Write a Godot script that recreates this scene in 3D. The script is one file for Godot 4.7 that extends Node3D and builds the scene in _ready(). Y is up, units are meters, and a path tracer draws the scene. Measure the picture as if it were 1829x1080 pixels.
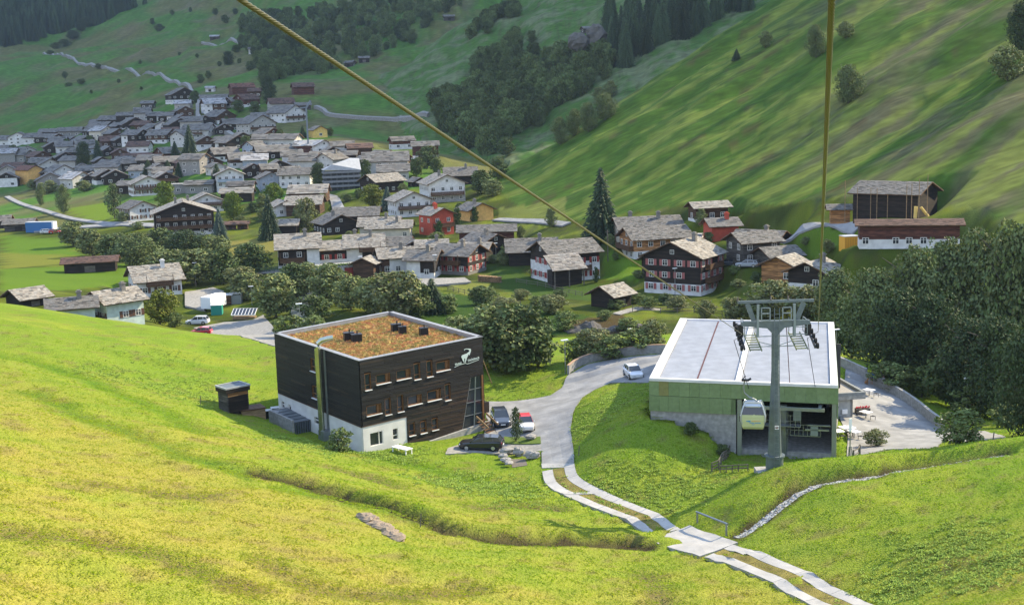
extends Node3D

# ---------------------------------------------------------------- shapes
class Geo:
	var v := PackedVector3Array()
	var n := PackedVector3Array()
	var c := PackedColorArray()
	var col := Color.WHITE
	func tri(a: Vector3, b: Vector3, d: Vector3) -> void:      # counter-clockwise seen from outside
		var m := (b - a).cross(d - a).normalized()
		v.append(a); v.append(d); v.append(b)
		for i in 3:
			n.append(m); c.append(col)
	func tri_n(a: Vector3, b: Vector3, d: Vector3, na: Vector3, nb: Vector3, nd: Vector3) -> void:
		v.append(a); v.append(d); v.append(b)
		n.append(na); n.append(nd); n.append(nb)
		for i in 3:
			c.append(col)
	func quad(a: Vector3, b: Vector3, d: Vector3, e: Vector3) -> void:
		tri(a, b, d); tri(a, d, e)
	func quad_n(a: Vector3, b: Vector3, d: Vector3, e: Vector3, na: Vector3, nb: Vector3, nd: Vector3, ne: Vector3) -> void:
		tri_n(a, b, d, na, nb, nd); tri_n(a, d, e, na, nd, ne)
	func box8(p: Array) -> void:      # 0-3 bottom, counter-clockwise from above; 4-7 top
		quad(p[3], p[2], p[1], p[0]); quad(p[4], p[5], p[6], p[7])
		for i in 4:
			var j := (i + 1) % 4
			quad(p[i], p[j], p[j + 4], p[i + 4])
	func box(x0: float, y0: float, z0: float, x1: float, y1: float, z1: float, t := Transform3D()) -> void:
		box8([t * Vector3(x0, y0, z1), t * Vector3(x1, y0, z1), t * Vector3(x1, y0, z0), t * Vector3(x0, y0, z0), t * Vector3(x0, y1, z1), t * Vector3(x1, y1, z1), t * Vector3(x1, y1, z0), t * Vector3(x0, y1, z0)])
	func beam(a: Vector3, b: Vector3, w: float, h: float, up := Vector3.UP) -> void:   # a bar from a to b
		var f := (b - a).normalized()
		if absf(f.dot(up)) > 0.98:
			up = Vector3.RIGHT
		var s := f.cross(up).normalized() * w * 0.5
		var u := s.cross(f).normalized() * h * 0.5
		box8([a - s - u, a + s - u, b + s - u, b - s - u, a - s + u, a + s + u, b + s + u, b - s + u])
	func tube(p: Array, r0: float, r1: float, sides := 8, caps := true) -> void:
		var rings := []
		for i in p.size():
			var f: Vector3 = (p[mini(i + 1, p.size() - 1)] - p[maxi(i - 1, 0)]).normalized()
			var s := f.cross(Vector3.UP if absf(f.y) < 0.95 else Vector3.RIGHT).normalized()
			var u := s.cross(f)
			var r := lerpf(r0, r1, float(i) / maxf(1.0, p.size() - 1))
			var ring := []
			for k in sides:
				var a := TAU * k / sides
				var o := s * cos(a) + u * sin(a)
				ring.append([p[i] + o * r, o])
			rings.append(ring)
		for i in rings.size() - 1:
			for k in sides:
				var q: Array = rings[i][k]; var w: Array = rings[i][(k + 1) % sides]
				var e: Array = rings[i + 1][(k + 1) % sides]; var g: Array = rings[i + 1][k]
				quad_n(w[0], q[0], g[0], e[0], w[1], q[1], g[1], e[1])
		if caps:
			for k in range(1, sides - 1):
				tri(rings[0][0][0], rings[0][k][0], rings[0][k + 1][0])
				var l: Array = rings[-1]
				tri(l[0][0], l[k + 1][0], l[k][0])
	func ball(at: Vector3, r: Vector3, rows := 6, sides := 8) -> void:
		for i in rows:
			for k in sides:
				var q := []
				for w in [[i, k], [i, k + 1], [i + 1, k + 1], [i + 1, k]]:
					var la: float = PI * w[0] / rows - PI / 2; var lo: float = -TAU * w[1] / sides
					q.append(Vector3(cos(la) * cos(lo), sin(la), cos(la) * sin(lo)))
				quad_n(at + q[0] * r, at + q[1] * r, at + q[2] * r, at + q[3] * r, q[0], q[1], q[2], q[3])
	func prism(pts: PackedVector2Array, y0: float, y1: float, t := Transform3D()) -> void:  # outline in x,z
		var poly := pts
		if Geometry2D.is_polygon_clockwise(poly):
			poly = poly.duplicate(); poly.reverse()
		var m := poly.size()       # now counter-clockwise in (x, z) = clockwise seen from above
		for i in m:
			var a := poly[i]; var b := poly[(i + 1) % m]
			quad(t * Vector3(b.x, y0, b.y), t * Vector3(a.x, y0, a.y), t * Vector3(a.x, y1, a.y), t * Vector3(b.x, y1, b.y))
		var ix := Geometry2D.triangulate_polygon(poly)
		for i in range(0, ix.size(), 3):
			var a := poly[ix[i]]; var b := poly[ix[i + 1]]; var d := poly[ix[i + 2]]
			if (b - a).cross(d - a) > 0:
				var s := b; b = d; d = s
			tri(t * Vector3(a.x, y1, a.y), t * Vector3(b.x, y1, b.y), t * Vector3(d.x, y1, d.y))
			tri(t * Vector3(a.x, y0, a.y), t * Vector3(d.x, y0, d.y), t * Vector3(b.x, y0, b.y))
	func mesh(into: ArrayMesh = null, m: Material = null) -> ArrayMesh:
		var am := into if into else ArrayMesh.new()
		var a := []
		a.resize(Mesh.ARRAY_MAX)
		a[Mesh.ARRAY_VERTEX] = v; a[Mesh.ARRAY_NORMAL] = n; a[Mesh.ARRAY_COLOR] = c
		am.add_surface_from_arrays(Mesh.PRIMITIVE_TRIANGLES, a)
		if m:
			am.surface_set_material(am.get_surface_count() - 1, m)
		return am

# ---------------------------------------------------------------- naming and grouping
var used := {}
func numbered(s: String) -> String:
	used[s] = used.get(s, 0) + 1
	return s if used[s] == 1 else "%s_%03d" % [s, used[s] - 1]

func tag(o: Node, label := "", category := "", group := "", kind := "") -> Node:
	if label: o.set_meta("label", label)
	if category: o.set_meta("category", category)
	if group: o.set_meta("group", group)
	if kind: o.set_meta("kind", kind)
	return o

func thing(called: String, label: String, category: String, at := Vector3.ZERO, turn := 0.0, group := "") -> Node3D:
	var o := Node3D.new()
	o.name = numbered(called)
	add_child(o)
	o.position = at
	o.rotation.y = turn
	tag(o, label, category, group)
	return o

func put(called: String, g: Geo, m: Material, parent: Node = self) -> MeshInstance3D:
	var o := MeshInstance3D.new()
	o.mesh = g.mesh()
	o.material_override = m
	return hang(called, o, parent)

func hang(called: String, o: Node3D, parent: Node) -> Node3D:
	if parent == self:
		o.name = numbered(called)
		add_child(o)
	else:
		var key := str(parent.get_instance_id()) + called
		used[key] = used.get(key, 0) + 1
		o.name = called if used[key] == 1 else "%s_%03d" % [called, used[key] - 1]
		parent.add_child(o)
	return o

func share(called: String, mesh: Mesh, m: Material, parent: Node, t := Transform3D()) -> MeshInstance3D:
	var o := MeshInstance3D.new()
	o.mesh = mesh
	if m: o.material_override = m
	o.transform = t
	return hang(called, o, parent)

func copy(o: Node3D, label: String, at: Vector3, turn := 0.0, size := Vector3.ONE, group := "") -> Node3D:
	var r: Node3D = o.duplicate()
	r.name = numbered(str(o.name).rstrip("0123456789").trim_suffix("_"))
	add_child(r)
	r.position = at
	r.rotation.y = turn
	r.scale = size
	r.set_meta("label", label)
	if group: r.set_meta("group", group)
	return r

# ---------------------------------------------------------------- materials
var tx := {}
func noise_tex(key: String, freq: float, size := 256, lo := 0.6, hi := 1.0, oct := 4, kind := FastNoiseLite.TYPE_SIMPLEX_SMOOTH, nm := false, strength := 4.0) -> NoiseTexture2D:
	if tx.has(key): return tx[key]
	var t := NoiseTexture2D.new()
	t.width = size; t.height = size; t.seamless = true; t.generate_mipmaps = false
	var f := FastNoiseLite.new()
	f.seed = tx.size() * 7 + 3; f.noise_type = kind; f.frequency = freq; f.fractal_octaves = oct
	t.noise = f
	if nm:
		t.as_normal_map = true; t.bump_strength = strength
	else:
		var g := Gradient.new()
		g.set_color(0, Color(lo, lo, lo)); g.set_color(1, Color(hi, hi, hi))
		t.color_ramp = g
	tx[key] = t
	return t

func lin(r: float, g: float, b: float) -> Color:
	return Color(r, g, b).linear_to_srgb()

func mat(c: Color, rough := 0.85, tex: Texture2D = null, scale := 0.2, nmap: Texture2D = null, vc := false, metal := 0.0) -> StandardMaterial3D:
	var m := StandardMaterial3D.new()
	m.albedo_color = c; m.roughness = rough; m.metallic = metal
	m.vertex_color_use_as_albedo = vc
	m.metallic_specular = 0.4
	if tex or nmap:
		m.uv1_triplanar = true; m.uv1_scale = Vector3.ONE * scale
		if tex: m.albedo_texture = tex
		if nmap:
			m.normal_enabled = true; m.normal_texture = nmap
	return m

func plank_tex(key: String, rows: int, lo: float, hi: float, sd: int) -> ImageTexture:   # long horizontal grain, one tone per board
	if tx.has(key): return tx[key]
	var r := RandomNumberGenerator.new(); r.seed = sd
	var f := FastNoiseLite.new(); f.seed = sd; f.frequency = 0.02; f.fractal_octaves = 4
	var im := Image.create(256, 256, false, Image.FORMAT_RGB8)
	var tone := []
	for k in rows: tone.append(r.randf())
	for y in 256:
		var k := y * rows / 256
		var edge := 1.0 if (y * rows) % 256 >= rows else 0.45
		for x in 256:
			var w: float = lerpf(tone[k], 0.5 + 0.9 * f.get_noise_2d(x * 0.25, y * 3.0 + k * 40.0), 0.6)
			w = clampf(w, 0.0, 1.0)
			var t := lerpf(lo, hi, w) * edge
			im.set_pixel(x, y, Color(t, t, t))
	tx[key] = ImageTexture.create_from_image(im)
	return tx[key]

# ---------------------------------------------------------------- terrain

const CAM_Y := 37.0
const TERRAIN := """-0.6 4.3 76;-0.6 3 92;-0.5 2 103;-7.1 1.4 123;-11.1 3.2 105;-11.2 4.7 92;-14.1 8.2 68;-18.1 6.9 90;-22.2 5.1 112;-27.6 2.1 140;-15.9 1.9 120;-11.6 1.8 122;-25.9 12.8 58;-33.2 12.2 76;-41.4 11.2 96;-49.2 10.5 115;-63.5 9.6 150;-74.9 9.1 178;-22.1 10.6 63;-28.5 9.6 83;-41.5 8.1 124;-55.5 6.6 168;-45.1 5.5 168;-60 5.5 182;-69.1 6.6 184;-38.3 3.8 170;-35.6 2 176;-36.1 4.5 150;-38.4 4.1 140;-36.7 1.8 162;-17 5.3 99;5.6 1.2 117.5;2.6 1.1 118;3.7 1.1 105;1.4 0.1 146;-3.7 0.6 126;14.2 3.5 144;10.4 2.6 157;6.9 1.7 154;18 4.4 152;47.3 -0.1 131;44.5 0.3 140;44.3 0.4 148;44.8 0.5 164;14.1 1.3 96;22.7 4.1 104;25.8 4 104;19.4 1.6 112;18.3 1.6 98;10.6 0.6 100;14.1 1.9 108;13.8 4.5 114;9.7 5.7 117;12.3 5.3 125;9.4 4.8 126;7.8 4.4 118.5;7 3.4 116;8.9 3.8 135;7.4 2.2 138;6 2.3 127;13.2 5.7 117.4;17 4.8 115.3;20.2 3.7 113.6;12.3 4.8 131;14.7 4.1 136;6.9 1.3 124;24.2 1.8 80;30.3 5.9 70;36.5 5.7 85;44 5.6 103;38.1 4.5 104;32.6 4 102;26.3 4.4 100;29.2 3.8 91;41 3.7 112;47.8 4.3 112;28.1 1.2 120;21 1.9 93;-52.1 -5.7 232;-64 -7 245;-53.9 -4.7 226;-44 -4.7 218;-39.4 -3.8 215;-43.7 -3.6 228;-2.7 1.3 150;2.9 0.9 151;-19.5 6.1 165;-17.9 4.9 180;-37.5 0.5 220;-10.6 -1.9 196;-1.5 -3.3 188;6.9 -3.1 180;15.5 -0.6 182;21.7 -0.6 178;51.4 -5.3 190;62.3 -4.1 183;71.5 -7.6 168;75.5 -3.5 178;18.9 -2.8 222;11.8 -2.5 205;20.2 -3.1 236;35.6 -5.2 253;11.4 -4.7 258;-4.1 -4.3 262;-24.4 -3.2 275;-46.9 -2 290;-70.8 -5.5 320;-100 -4.5 330;-122.6 -3.8 330;-137.7 -3.4 330;-174.3 -4.7 420;-106.7 -1.6 290;-138.9 -5.4 400;-108.6 -3.3 390;-98.6 2.8 235;-108.8 1.6 260;48.2 -2.4 240;57.7 0.5 234;69.9 6.1 225;64.8 3.7 218;77.6 8.7 215;66.8 8.4 248;57 5.6 255;46.6 1.5 262;38.3 4.8 290;20.2 0.9 318;-1.8 -3.5 335;-23.5 -1.9 340;-44.6 -2.2 335;-21.4 3.4 395;-59 3.3 420;-93.5 5.9 450;-129.7 4.4 470;-192.3 1.8 560;-246.7 0.5 600;-3.4 -0 370;-8.8 2.6 390;-281.4 10.6 720;-334.5 14.7 820;-228.3 23.6 720;-200.6 33.7 740;-143.5 19.4 630;-129.8 27.8 680;-161.1 42.4 760;-115.5 41.7 720;-87.1 22.6 560;-67.1 19.5 560;-45.4 16.7 540;-94.3 31.2 690;-438.8 85.2 1200;-225.3 51.4 880;-291.1 62.7 1000;-424.4 48 1050;-541.4 95.5 1350;-518.2 137.5 1500;-416.6 161.7 1500;-230 99.2 1150;-165 135.7 1250;-154.4 60.8 930;-108.6 63.5 930;-72 -4 224;-78 -1.5 216;-86 0.6 224;-62 -5 222;-66 -4.5 238;-110 20 60;-60 18 30;0 9 45;50 7 50;70 8 60;90 9 100;110 0 150;-160 12 170;-200 -4 260;150 10 260;170 5 200;160 18 330;-330 0 420;-500 40 700;-800 120 1000;-900 330 1700;-300 360 2200;300 380 1800;0 200 1300;250 -10 560;330 0 900;60 -22 640;120 -22 600;200 40 700"""      # surveyed points: across, height, away
var t_u := PackedFloat64Array(); var t_v := PackedFloat64Array(); var t_w := PackedFloat64Array()
var t_grid := PackedFloat64Array()
const GU := 61
const GV := 122
const HB := [0.48368,0.20680,-77.27801,-7.58876,450.00000,97.59386,488.00000]        # the right-hand slope: three plane terms, then the two ends of its ridge
const HC := [0.36388,0.30017,-157.95095,-108.62695,800.00000,-19.30155,900.00000]
var fn_a := FastNoiseLite.new(); var fn_b := FastNoiseLite.new(); var fn_c := FastNoiseLite.new()

func kern(r2: float) -> float:
	return 0.5 * r2 * log(r2 + 1e-9)

func solve_terrain() -> void:
	fn_a.seed = 11; fn_a.frequency = 1.0; fn_a.fractal_octaves = 3
	fn_b.seed = 29; fn_b.frequency = 1.0; fn_b.fractal_octaves = 2
	fn_c.seed = 47; fn_c.frequency = 1.0; fn_c.fractal_octaves = 5
	var rows := TERRAIN.split(";", false)
	var n := rows.size()
	var h := PackedFloat64Array()
	for r in rows:
		var p := r.split_floats(" ", false)
		t_u.append(p[0] / p[2] * 100.0); t_v.append(log(p[2] / 100.0) * 100.0); h.append((p[1] - CAM_Y) / p[2] * 100.0)
	var a := []
	for i in n + 3:
		var row := PackedFloat64Array(); row.resize(n + 4)
		if i < n:
			for j in n:
				row[j] = kern((t_u[i] - t_u[j]) ** 2 + (t_v[i] - t_v[j]) ** 2) + (32.0 if i == j else 0.0)
			row[n] = 1.0; row[n + 1] = t_u[i]; row[n + 2] = t_v[i]; row[n + 3] = h[i]
		else:
			for j in n:
				row[j] = 1.0 if i == n else (t_u[j] if i == n + 1 else t_v[j])
		a.append(row)
	var m := n + 3
	for k in m:
		var best := k
		for i in range(k + 1, m):
			if absf(a[i][k]) > absf(a[best][k]): best = i
		var sw = a[k]; a[k] = a[best]; a[best] = sw
		var pr: PackedFloat64Array = a[k]
		for i in range(k + 1, m):
			var f: float = a[i][k] / pr[k]
			if f != 0.0:
				var ri: PackedFloat64Array = a[i]
				for j in range(k, m + 1):
					ri[j] -= f * pr[j]
				a[i] = ri
	t_w.resize(m)
	for k in range(m - 1, -1, -1):
		var s: float = a[k][m]
		for j in range(k + 1, m):
			s -= a[k][j] * t_w[j]
		t_w[k] = s / a[k][k]
	t_grid.resize(GU * GV)
	for i in GU:
		for j in GV:
			var u := -120.0 + 4.0 * i; var v := -120.0 + 4.0 * j
			var s := t_w[n] + t_w[n + 1] * u + t_w[n + 2] * v
			for k in n:
				s += t_w[k] * kern((u - t_u[k]) ** 2 + (v - t_v[k]) ** 2)
			t_grid[i * GV + j] = s

func floor_height(x: float, d: float) -> float:
	d = maxf(d, 10.0)
	var fu := clampf((x / d * 100.0 + 120.0) / 4.0, 1.0, GU - 3.001)
	var fv := clampf((log(d / 100.0) * 100.0 + 120.0) / 4.0, 1.0, GV - 3.001)
	var i := int(fu); var j := int(fv)
	var a := fu - i; var b := fv - j
	var s := 0.0
	var k := (i - 1) * GV + j - 1
	var b0 := b * (-0.5 + b - 0.5 * b * b); var b1 := 1.0 - 2.5 * b * b + 1.5 * b * b * b
	var b2 := b * (0.5 + 2.0 * b - 1.5 * b * b); var b3 := b * b * (b - 1.0) * 0.5
	var w := [a * (-0.5 + a - 0.5 * a * a), 1.0 - 2.5 * a * a + 1.5 * a * a * a, a * (0.5 + 2.0 * a - 1.5 * a * a), a * a * (a - 1.0) * 0.5]
	for q in 4:
		s += w[q] * (b0 * t_grid[k] + b1 * t_grid[k + 1] + b2 * t_grid[k + 2] + b3 * t_grid[k + 3])
		k += GV
	return CAM_Y + s * d / 100.0

func hill(p: Array, x: float, d: float, soft: float) -> float:
	var tx_: float = p[5] - p[3]; var td: float = p[6] - p[4]
	var l := sqrt(tx_ * tx_ + td * td)
	var s: float = (-(x - p[3]) * td + (d - p[4]) * tx_) / l
	return p[0] * x + p[1] * d + p[2] - 1.05 * 0.5 * (s + sqrt(s * s + soft * soft))

func smax(a: float, b: float, k: float) -> float:
	return 0.5 * (a + b + sqrt((a - b) * (a - b) + k * k))

var over := 0.0
var layer := 0     # which slope the last height belongs to
func smooth_height(x: float, d: float) -> float:
	var v := floor_height(x, d)
	layer = 0
	if d < 150.0 or x < -120.0 and d < 240.0: return v
	var b := hill(HB, x, d, 14.0)
	var c := hill(HC, x, d, 24.0)
	over = b - v
	if b > v: layer = 1
	if c > maxf(b, v): layer = 2
	return smax(smax(v, b, 6.0), c, 8.0)

var paved: Array[PackedVector2Array] = []     # outlines (x, away) of everything surfaced
var paved_box: Array[Rect2] = []
func pave(poly: PackedVector2Array) -> void:
	paved.append(poly)
	var r := Rect2(poly[0], Vector2.ZERO)
	for p in poly: r = r.expand(p)
	paved_box.append(r.grow(2.0))
func is_paved(x: float, d: float) -> bool:
	var p := Vector2(x, d)
	for i in paved.size():
		if paved_box[i].has_point(p) and Geometry2D.is_point_in_polygon(p, paved[i]): return true
	return false

var brook := PackedVector2Array()       # the two small water courses in the meadow
var ditch := PackedVector2Array()
func line_gap(line: PackedVector2Array, p: Vector2) -> float:
	var best := 1e9
	for i in line.size() - 1:
		best = minf(best, p.distance_squared_to(Geometry2D.get_closest_point_to_segment(p, line[i], line[i + 1])))
	return sqrt(best)

func relief(x: float, d: float) -> float:      # hummocks, ribs and terracettes on top of the smooth survey
	if d < 240.0 and layer == 0:
		var k := clampf((200.0 - d) / 40.0, 0.15, 1.0)
		var e := fn_a.get_noise_2d(x / 17.0, d / 12.0) * 0.34 + fn_b.get_noise_2d(x / 4.2, d / 3.4) * 0.09
		# cattle treads: small steps that run along the slope
		var q := fn_b.get_noise_2d(x / 30.0 + d / 60.0, d / 14.0 - x / 40.0)
		e += 0.22 * smoothstep(0.05, 0.12, q) + 0.15 * smoothstep(-0.22, -0.17, q)
		return e * k
	var far := smoothstep(240.0, 420.0, d)
	if layer == 1:
		var t := (0.4 * x - 0.92 * d); var s := (0.92 * x + 0.4 * d)
		return (fn_a.get_noise_2d(t / 30.0, s / 75.0) * 3.6 + fn_b.get_noise_2d(t / 11.0, s / 60.0) * 0.7 + fn_c.get_noise_2d(x / 16.0, d / 16.0) * 0.2) * smoothstep(0.0, 14.0, over)
	if layer == 2:
		return fn_a.get_noise_2d(x / 60.0, d / 90.0) * 6.0 + fn_c.get_noise_2d(x / 16.0, d / 22.0) * 1.4
	return far * smoothstep(760.0, 1000.0, d) * (fn_a.get_noise_2d(x / 70.0, d / 110.0) * 8.0 + fn_c.get_noise_2d(x / 18.0, d / 30.0) * 2.2)

var plots := {}      # levelled house plots by 16 m cell
func add_plot(x: float, d: float, L: float, W: float, psi: float) -> void:
	var a := deg_to_rad(psi); var dir := Vector2(x, d).normalized()
	var c := Vector2(x, d) + dir * (absf(L * sin(a)) + absf(W * cos(a))) * 0.5
	var row := [c.x, c.y, cos(a), sin(a), L / 2, W / 2, natural(x, d)]
	var r := (L + W) / 2 + 6.0
	for i in range(int(floor((c.x - r) / 16.0)), int(floor((c.x + r) / 16.0)) + 1):
		for j in range(int(floor((c.y - r) / 16.0)), int(floor((c.y + r) / 16.0)) + 1):
			var k := Vector2i(i, j)
			if not plots.has(k): plots[k] = []
			plots[k].append(row)

var hollows: Array = []      # levelled cuts in front of walls: frame, from, to, depth, slope width, level, box
func ground(x: float, d: float) -> float:
	var h := natural(x, d)
	var cell := Vector2i(int(floor(x / 16.0)), int(floor(d / 16.0)))
	if plots.has(cell):
		for q in plots[cell]:
			var e := Vector2(x - q[0], d - q[1])
			var u: float = absf(e.x * q[2] + e.y * q[3]) - q[4]; var v: float = absf(-e.x * q[3] + e.y * q[2]) - q[5]
			var g: float = maxf(u, v)
			if g < 6.0: h = lerpf(q[6], h, smoothstep(0.8, 6.0, g))
	for q in hollows:
		if q[6].has_point(Vector2(x, d)):
			var p: Vector3 = q[0] * Vector3(x, 0, -d)
			var gap := maxf(maxf(q[1] - p.x, p.x - q[2]), maxf(-p.z - 3.0, p.z - q[3]))
			h = lerpf(minf(h, q[5]), h, smoothstep(0.0, q[4], gap))
	return h

func brook_bank(p: Vector2) -> float:      # the cut of the brook and the grassy bank beyond it
	var best := 1e9; var far := 0.0
	for i in brook.size() - 1:
		var q := Geometry2D.get_closest_point_to_segment(p, brook[i], brook[i + 1])
		var g := p.distance_to(q)
		if g < best:
			best = g; far = p.y - q.y
	var cut := -0.3 * (1.0 - smoothstep(0.3, 0.9, best))
	var clear := smoothstep(3.2, 6.5, p.distance_to(Vector2(13.8, 94.8)))
	if far > 0.0: cut += 0.95 * clear * smoothstep(0.45, 1.7, best) * (1.0 - smoothstep(2.6, 8.0, best))
	return cut

func ditch_cut(p: Vector2) -> float:      # a shallow step: cut on the near side, small overhanging bank beyond
	var best := 1e9; var far := 0.0
	for i in ditch.size() - 1:
		var q := Geometry2D.get_closest_point_to_segment(p, ditch[i], ditch[i + 1])
		var g := p.distance_to(q)
		if g < best:
			best = g; far = p.y - q.y
	var h := -0.35 * (1.0 - smoothstep(0.2, 1.2, best))
	if far > 0.0: h += 0.5 * smoothstep(0.3, 0.9, best) * (1.0 - smoothstep(1.6, 5.0, best))
	return h

func natural(x: float, d: float) -> float:
	var h := smooth_height(x, d)
	return h + relief(x, d) * (1.0 if d > 240.0 or layer == 1 else tame(x, d))

var calm: Array[Rect2] = []       # x, away rectangles that stay even: building plots, roads
func tame(x: float, d: float) -> float:
	var k := 1.0
	for r in calm:
		var q := Vector2(maxf(maxf(r.position.x - x, x - r.end.x), 0.0), maxf(maxf(r.position.y - d, d - r.end.y), 0.0)).length()
		k = minf(k, smoothstep(0.0, 8.0, q))
	return k

func spot(x: float, d: float, up := 0.0) -> Vector3:
	return Vector3(x, ground(x, d) + up, -d)

func steps(marks: Array) -> PackedFloat64Array:     # [start, [end, step], [end, step] ...]
	var out := PackedFloat64Array([marks[0]])
	for k in range(1, marks.size()):
		var m: int = int(round((marks[k][0] - out[-1]) / marks[k][1]))
		var a := out[-1]
		for i in m:
			out.append(a + (marks[k][0] - a) * (i + 1) / m)
	return out

func c3(r: float, g: float, b: float) -> Color:
	return Color(r, g, b)

var fields: Array = []      # [outline, colour]: mown or dry plots, plus slopes painted as sunlit or shaded
func soil(x: float, d: float, lay: int, slope: float) -> Color:
	var a := fn_c.get_noise_2d(x / 26.0, d / 15.0 + 40.0)
	var b := fn_c.get_noise_2d(x / 5.0 + 90.0, d / 3.6)
	var e := fn_b.get_noise_2d(x / 1.3, d / 1.1)
	if lay == 1:
		var t := 0.4 * x - 0.92 * d; var s := 0.92 * x + 0.4 * d
		var rib := fn_c.get_noise_2d(t / 26.0, s / 130.0)
		var fine := fn_b.get_noise_2d(t / 10.0 + 30.0, s / 110.0)
		var q := c3(0.085, 0.17, 0.022).lerp(c3(0.175, 0.165, 0.085), clampf(smoothstep(-0.25, 0.35, a * 0.6 + rib) * smoothstep(60.0, 120.0, x + 0.25 * (330.0 - d) + 30.0 * rib), 0.0, 0.9))
		q = q.lerp(c3(0.24, 0.30, 0.055), smoothstep(0.12, 0.3, fine + 0.4 * rib) * 0.75)
		q = q.lerp(c3(0.13, 0.085, 0.045), smoothstep(0.36, 0.5, fn_c.get_noise_2d(t / 12.0 - 60.0, s / 70.0 + 9.0)) * 0.6)
		return q * 0.8 * (1.0 + 0.12 * b)
	if lay == 2:
		var q := c3(0.08, 0.165, 0.035).lerp(c3(0.17, 0.21, 0.10), smoothstep(-0.1, 0.3, a + 0.4 * fn_a.get_noise_2d(x / 60.0, d / 90.0)))
		return q.lerp(c3(0.10, 0.09, 0.05), smoothstep(0.2, 0.4, b) * 0.5)
	if d > 430.0:
		var q := c3(0.085, 0.19, 0.03).lerp(c3(0.15, 0.155, 0.05), smoothstep(-0.2, 0.25, fn_c.get_noise_2d(x / 90.0, d / 130.0)))
		q = q.lerp(c3(0.18, 0.15, 0.085), smoothstep(0.1, 0.4, fn_c.get_noise_2d(x / 40.0 + 5.0, d / 60.0)) * 0.6)
		return q * (1.0 + 0.35 * fn_c.get_noise_2d(x / 14.0, d / 22.0))
	var dry := smoothstep(120.0, 62.0, d + 0.55 * x + 26.0 * a)
	if d > 200.0: dry = 0.12
	var g := c3(0.118, 0.172, 0.018).lerp(c3(0.205, 0.190, 0.034), dry)
	g = g.lerp(c3(0.175, 0.198, 0.024), smoothstep(-0.05, 0.3, a) * 0.6)
	g = g.lerp(c3(0.070, 0.130, 0.016), smoothstep(0.08, 0.4, b + 0.25 * a) * 0.4 * (1.0 - 0.45 * dry))
	g = g.lerp(c3(0.215, 0.175, 0.045), smoothstep(0.1, 0.45, -b + 0.15 * e) * 0.5 * dry)
	g = g.lerp(c3(0.11, 0.085, 0.04), smoothstep(0.30, 0.42, e * 0.6 - b * 0.8) * 0.5)
	if d > 200.0:
		g = g.lerp(c3(0.07, 0.09, 0.035), smoothstep(-0.2, 0.35, fn_c.get_noise_2d(x / 9.0, d / 9.0)) * 0.6)
		return g * (0.62 + 0.5 * smoothstep(-0.1, 0.3, a)) * (1.0 + 0.2 * e)
	return g * 1.75 * (1.0 + 0.06 * e)

var treads: Array = []      # old terrace edges and worn lines in the meadow
func tread_at(x: float, d: float) -> Array:       # [drop, weight, tone]
	var best := [0.0, 0.0, ""]
	var p := Vector2(x, d)
	for t in treads:
		var g: float = line_gap(t[0], p) / t[1] + 0.35 * fn_b.get_noise_2d(x / 1.5, d / 1.5)
		if g < 1.0 and 1.0 - g > best[1]: best = [t[2] * (1.0 - g), 1.0 - g, t[3]]
	return best

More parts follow.
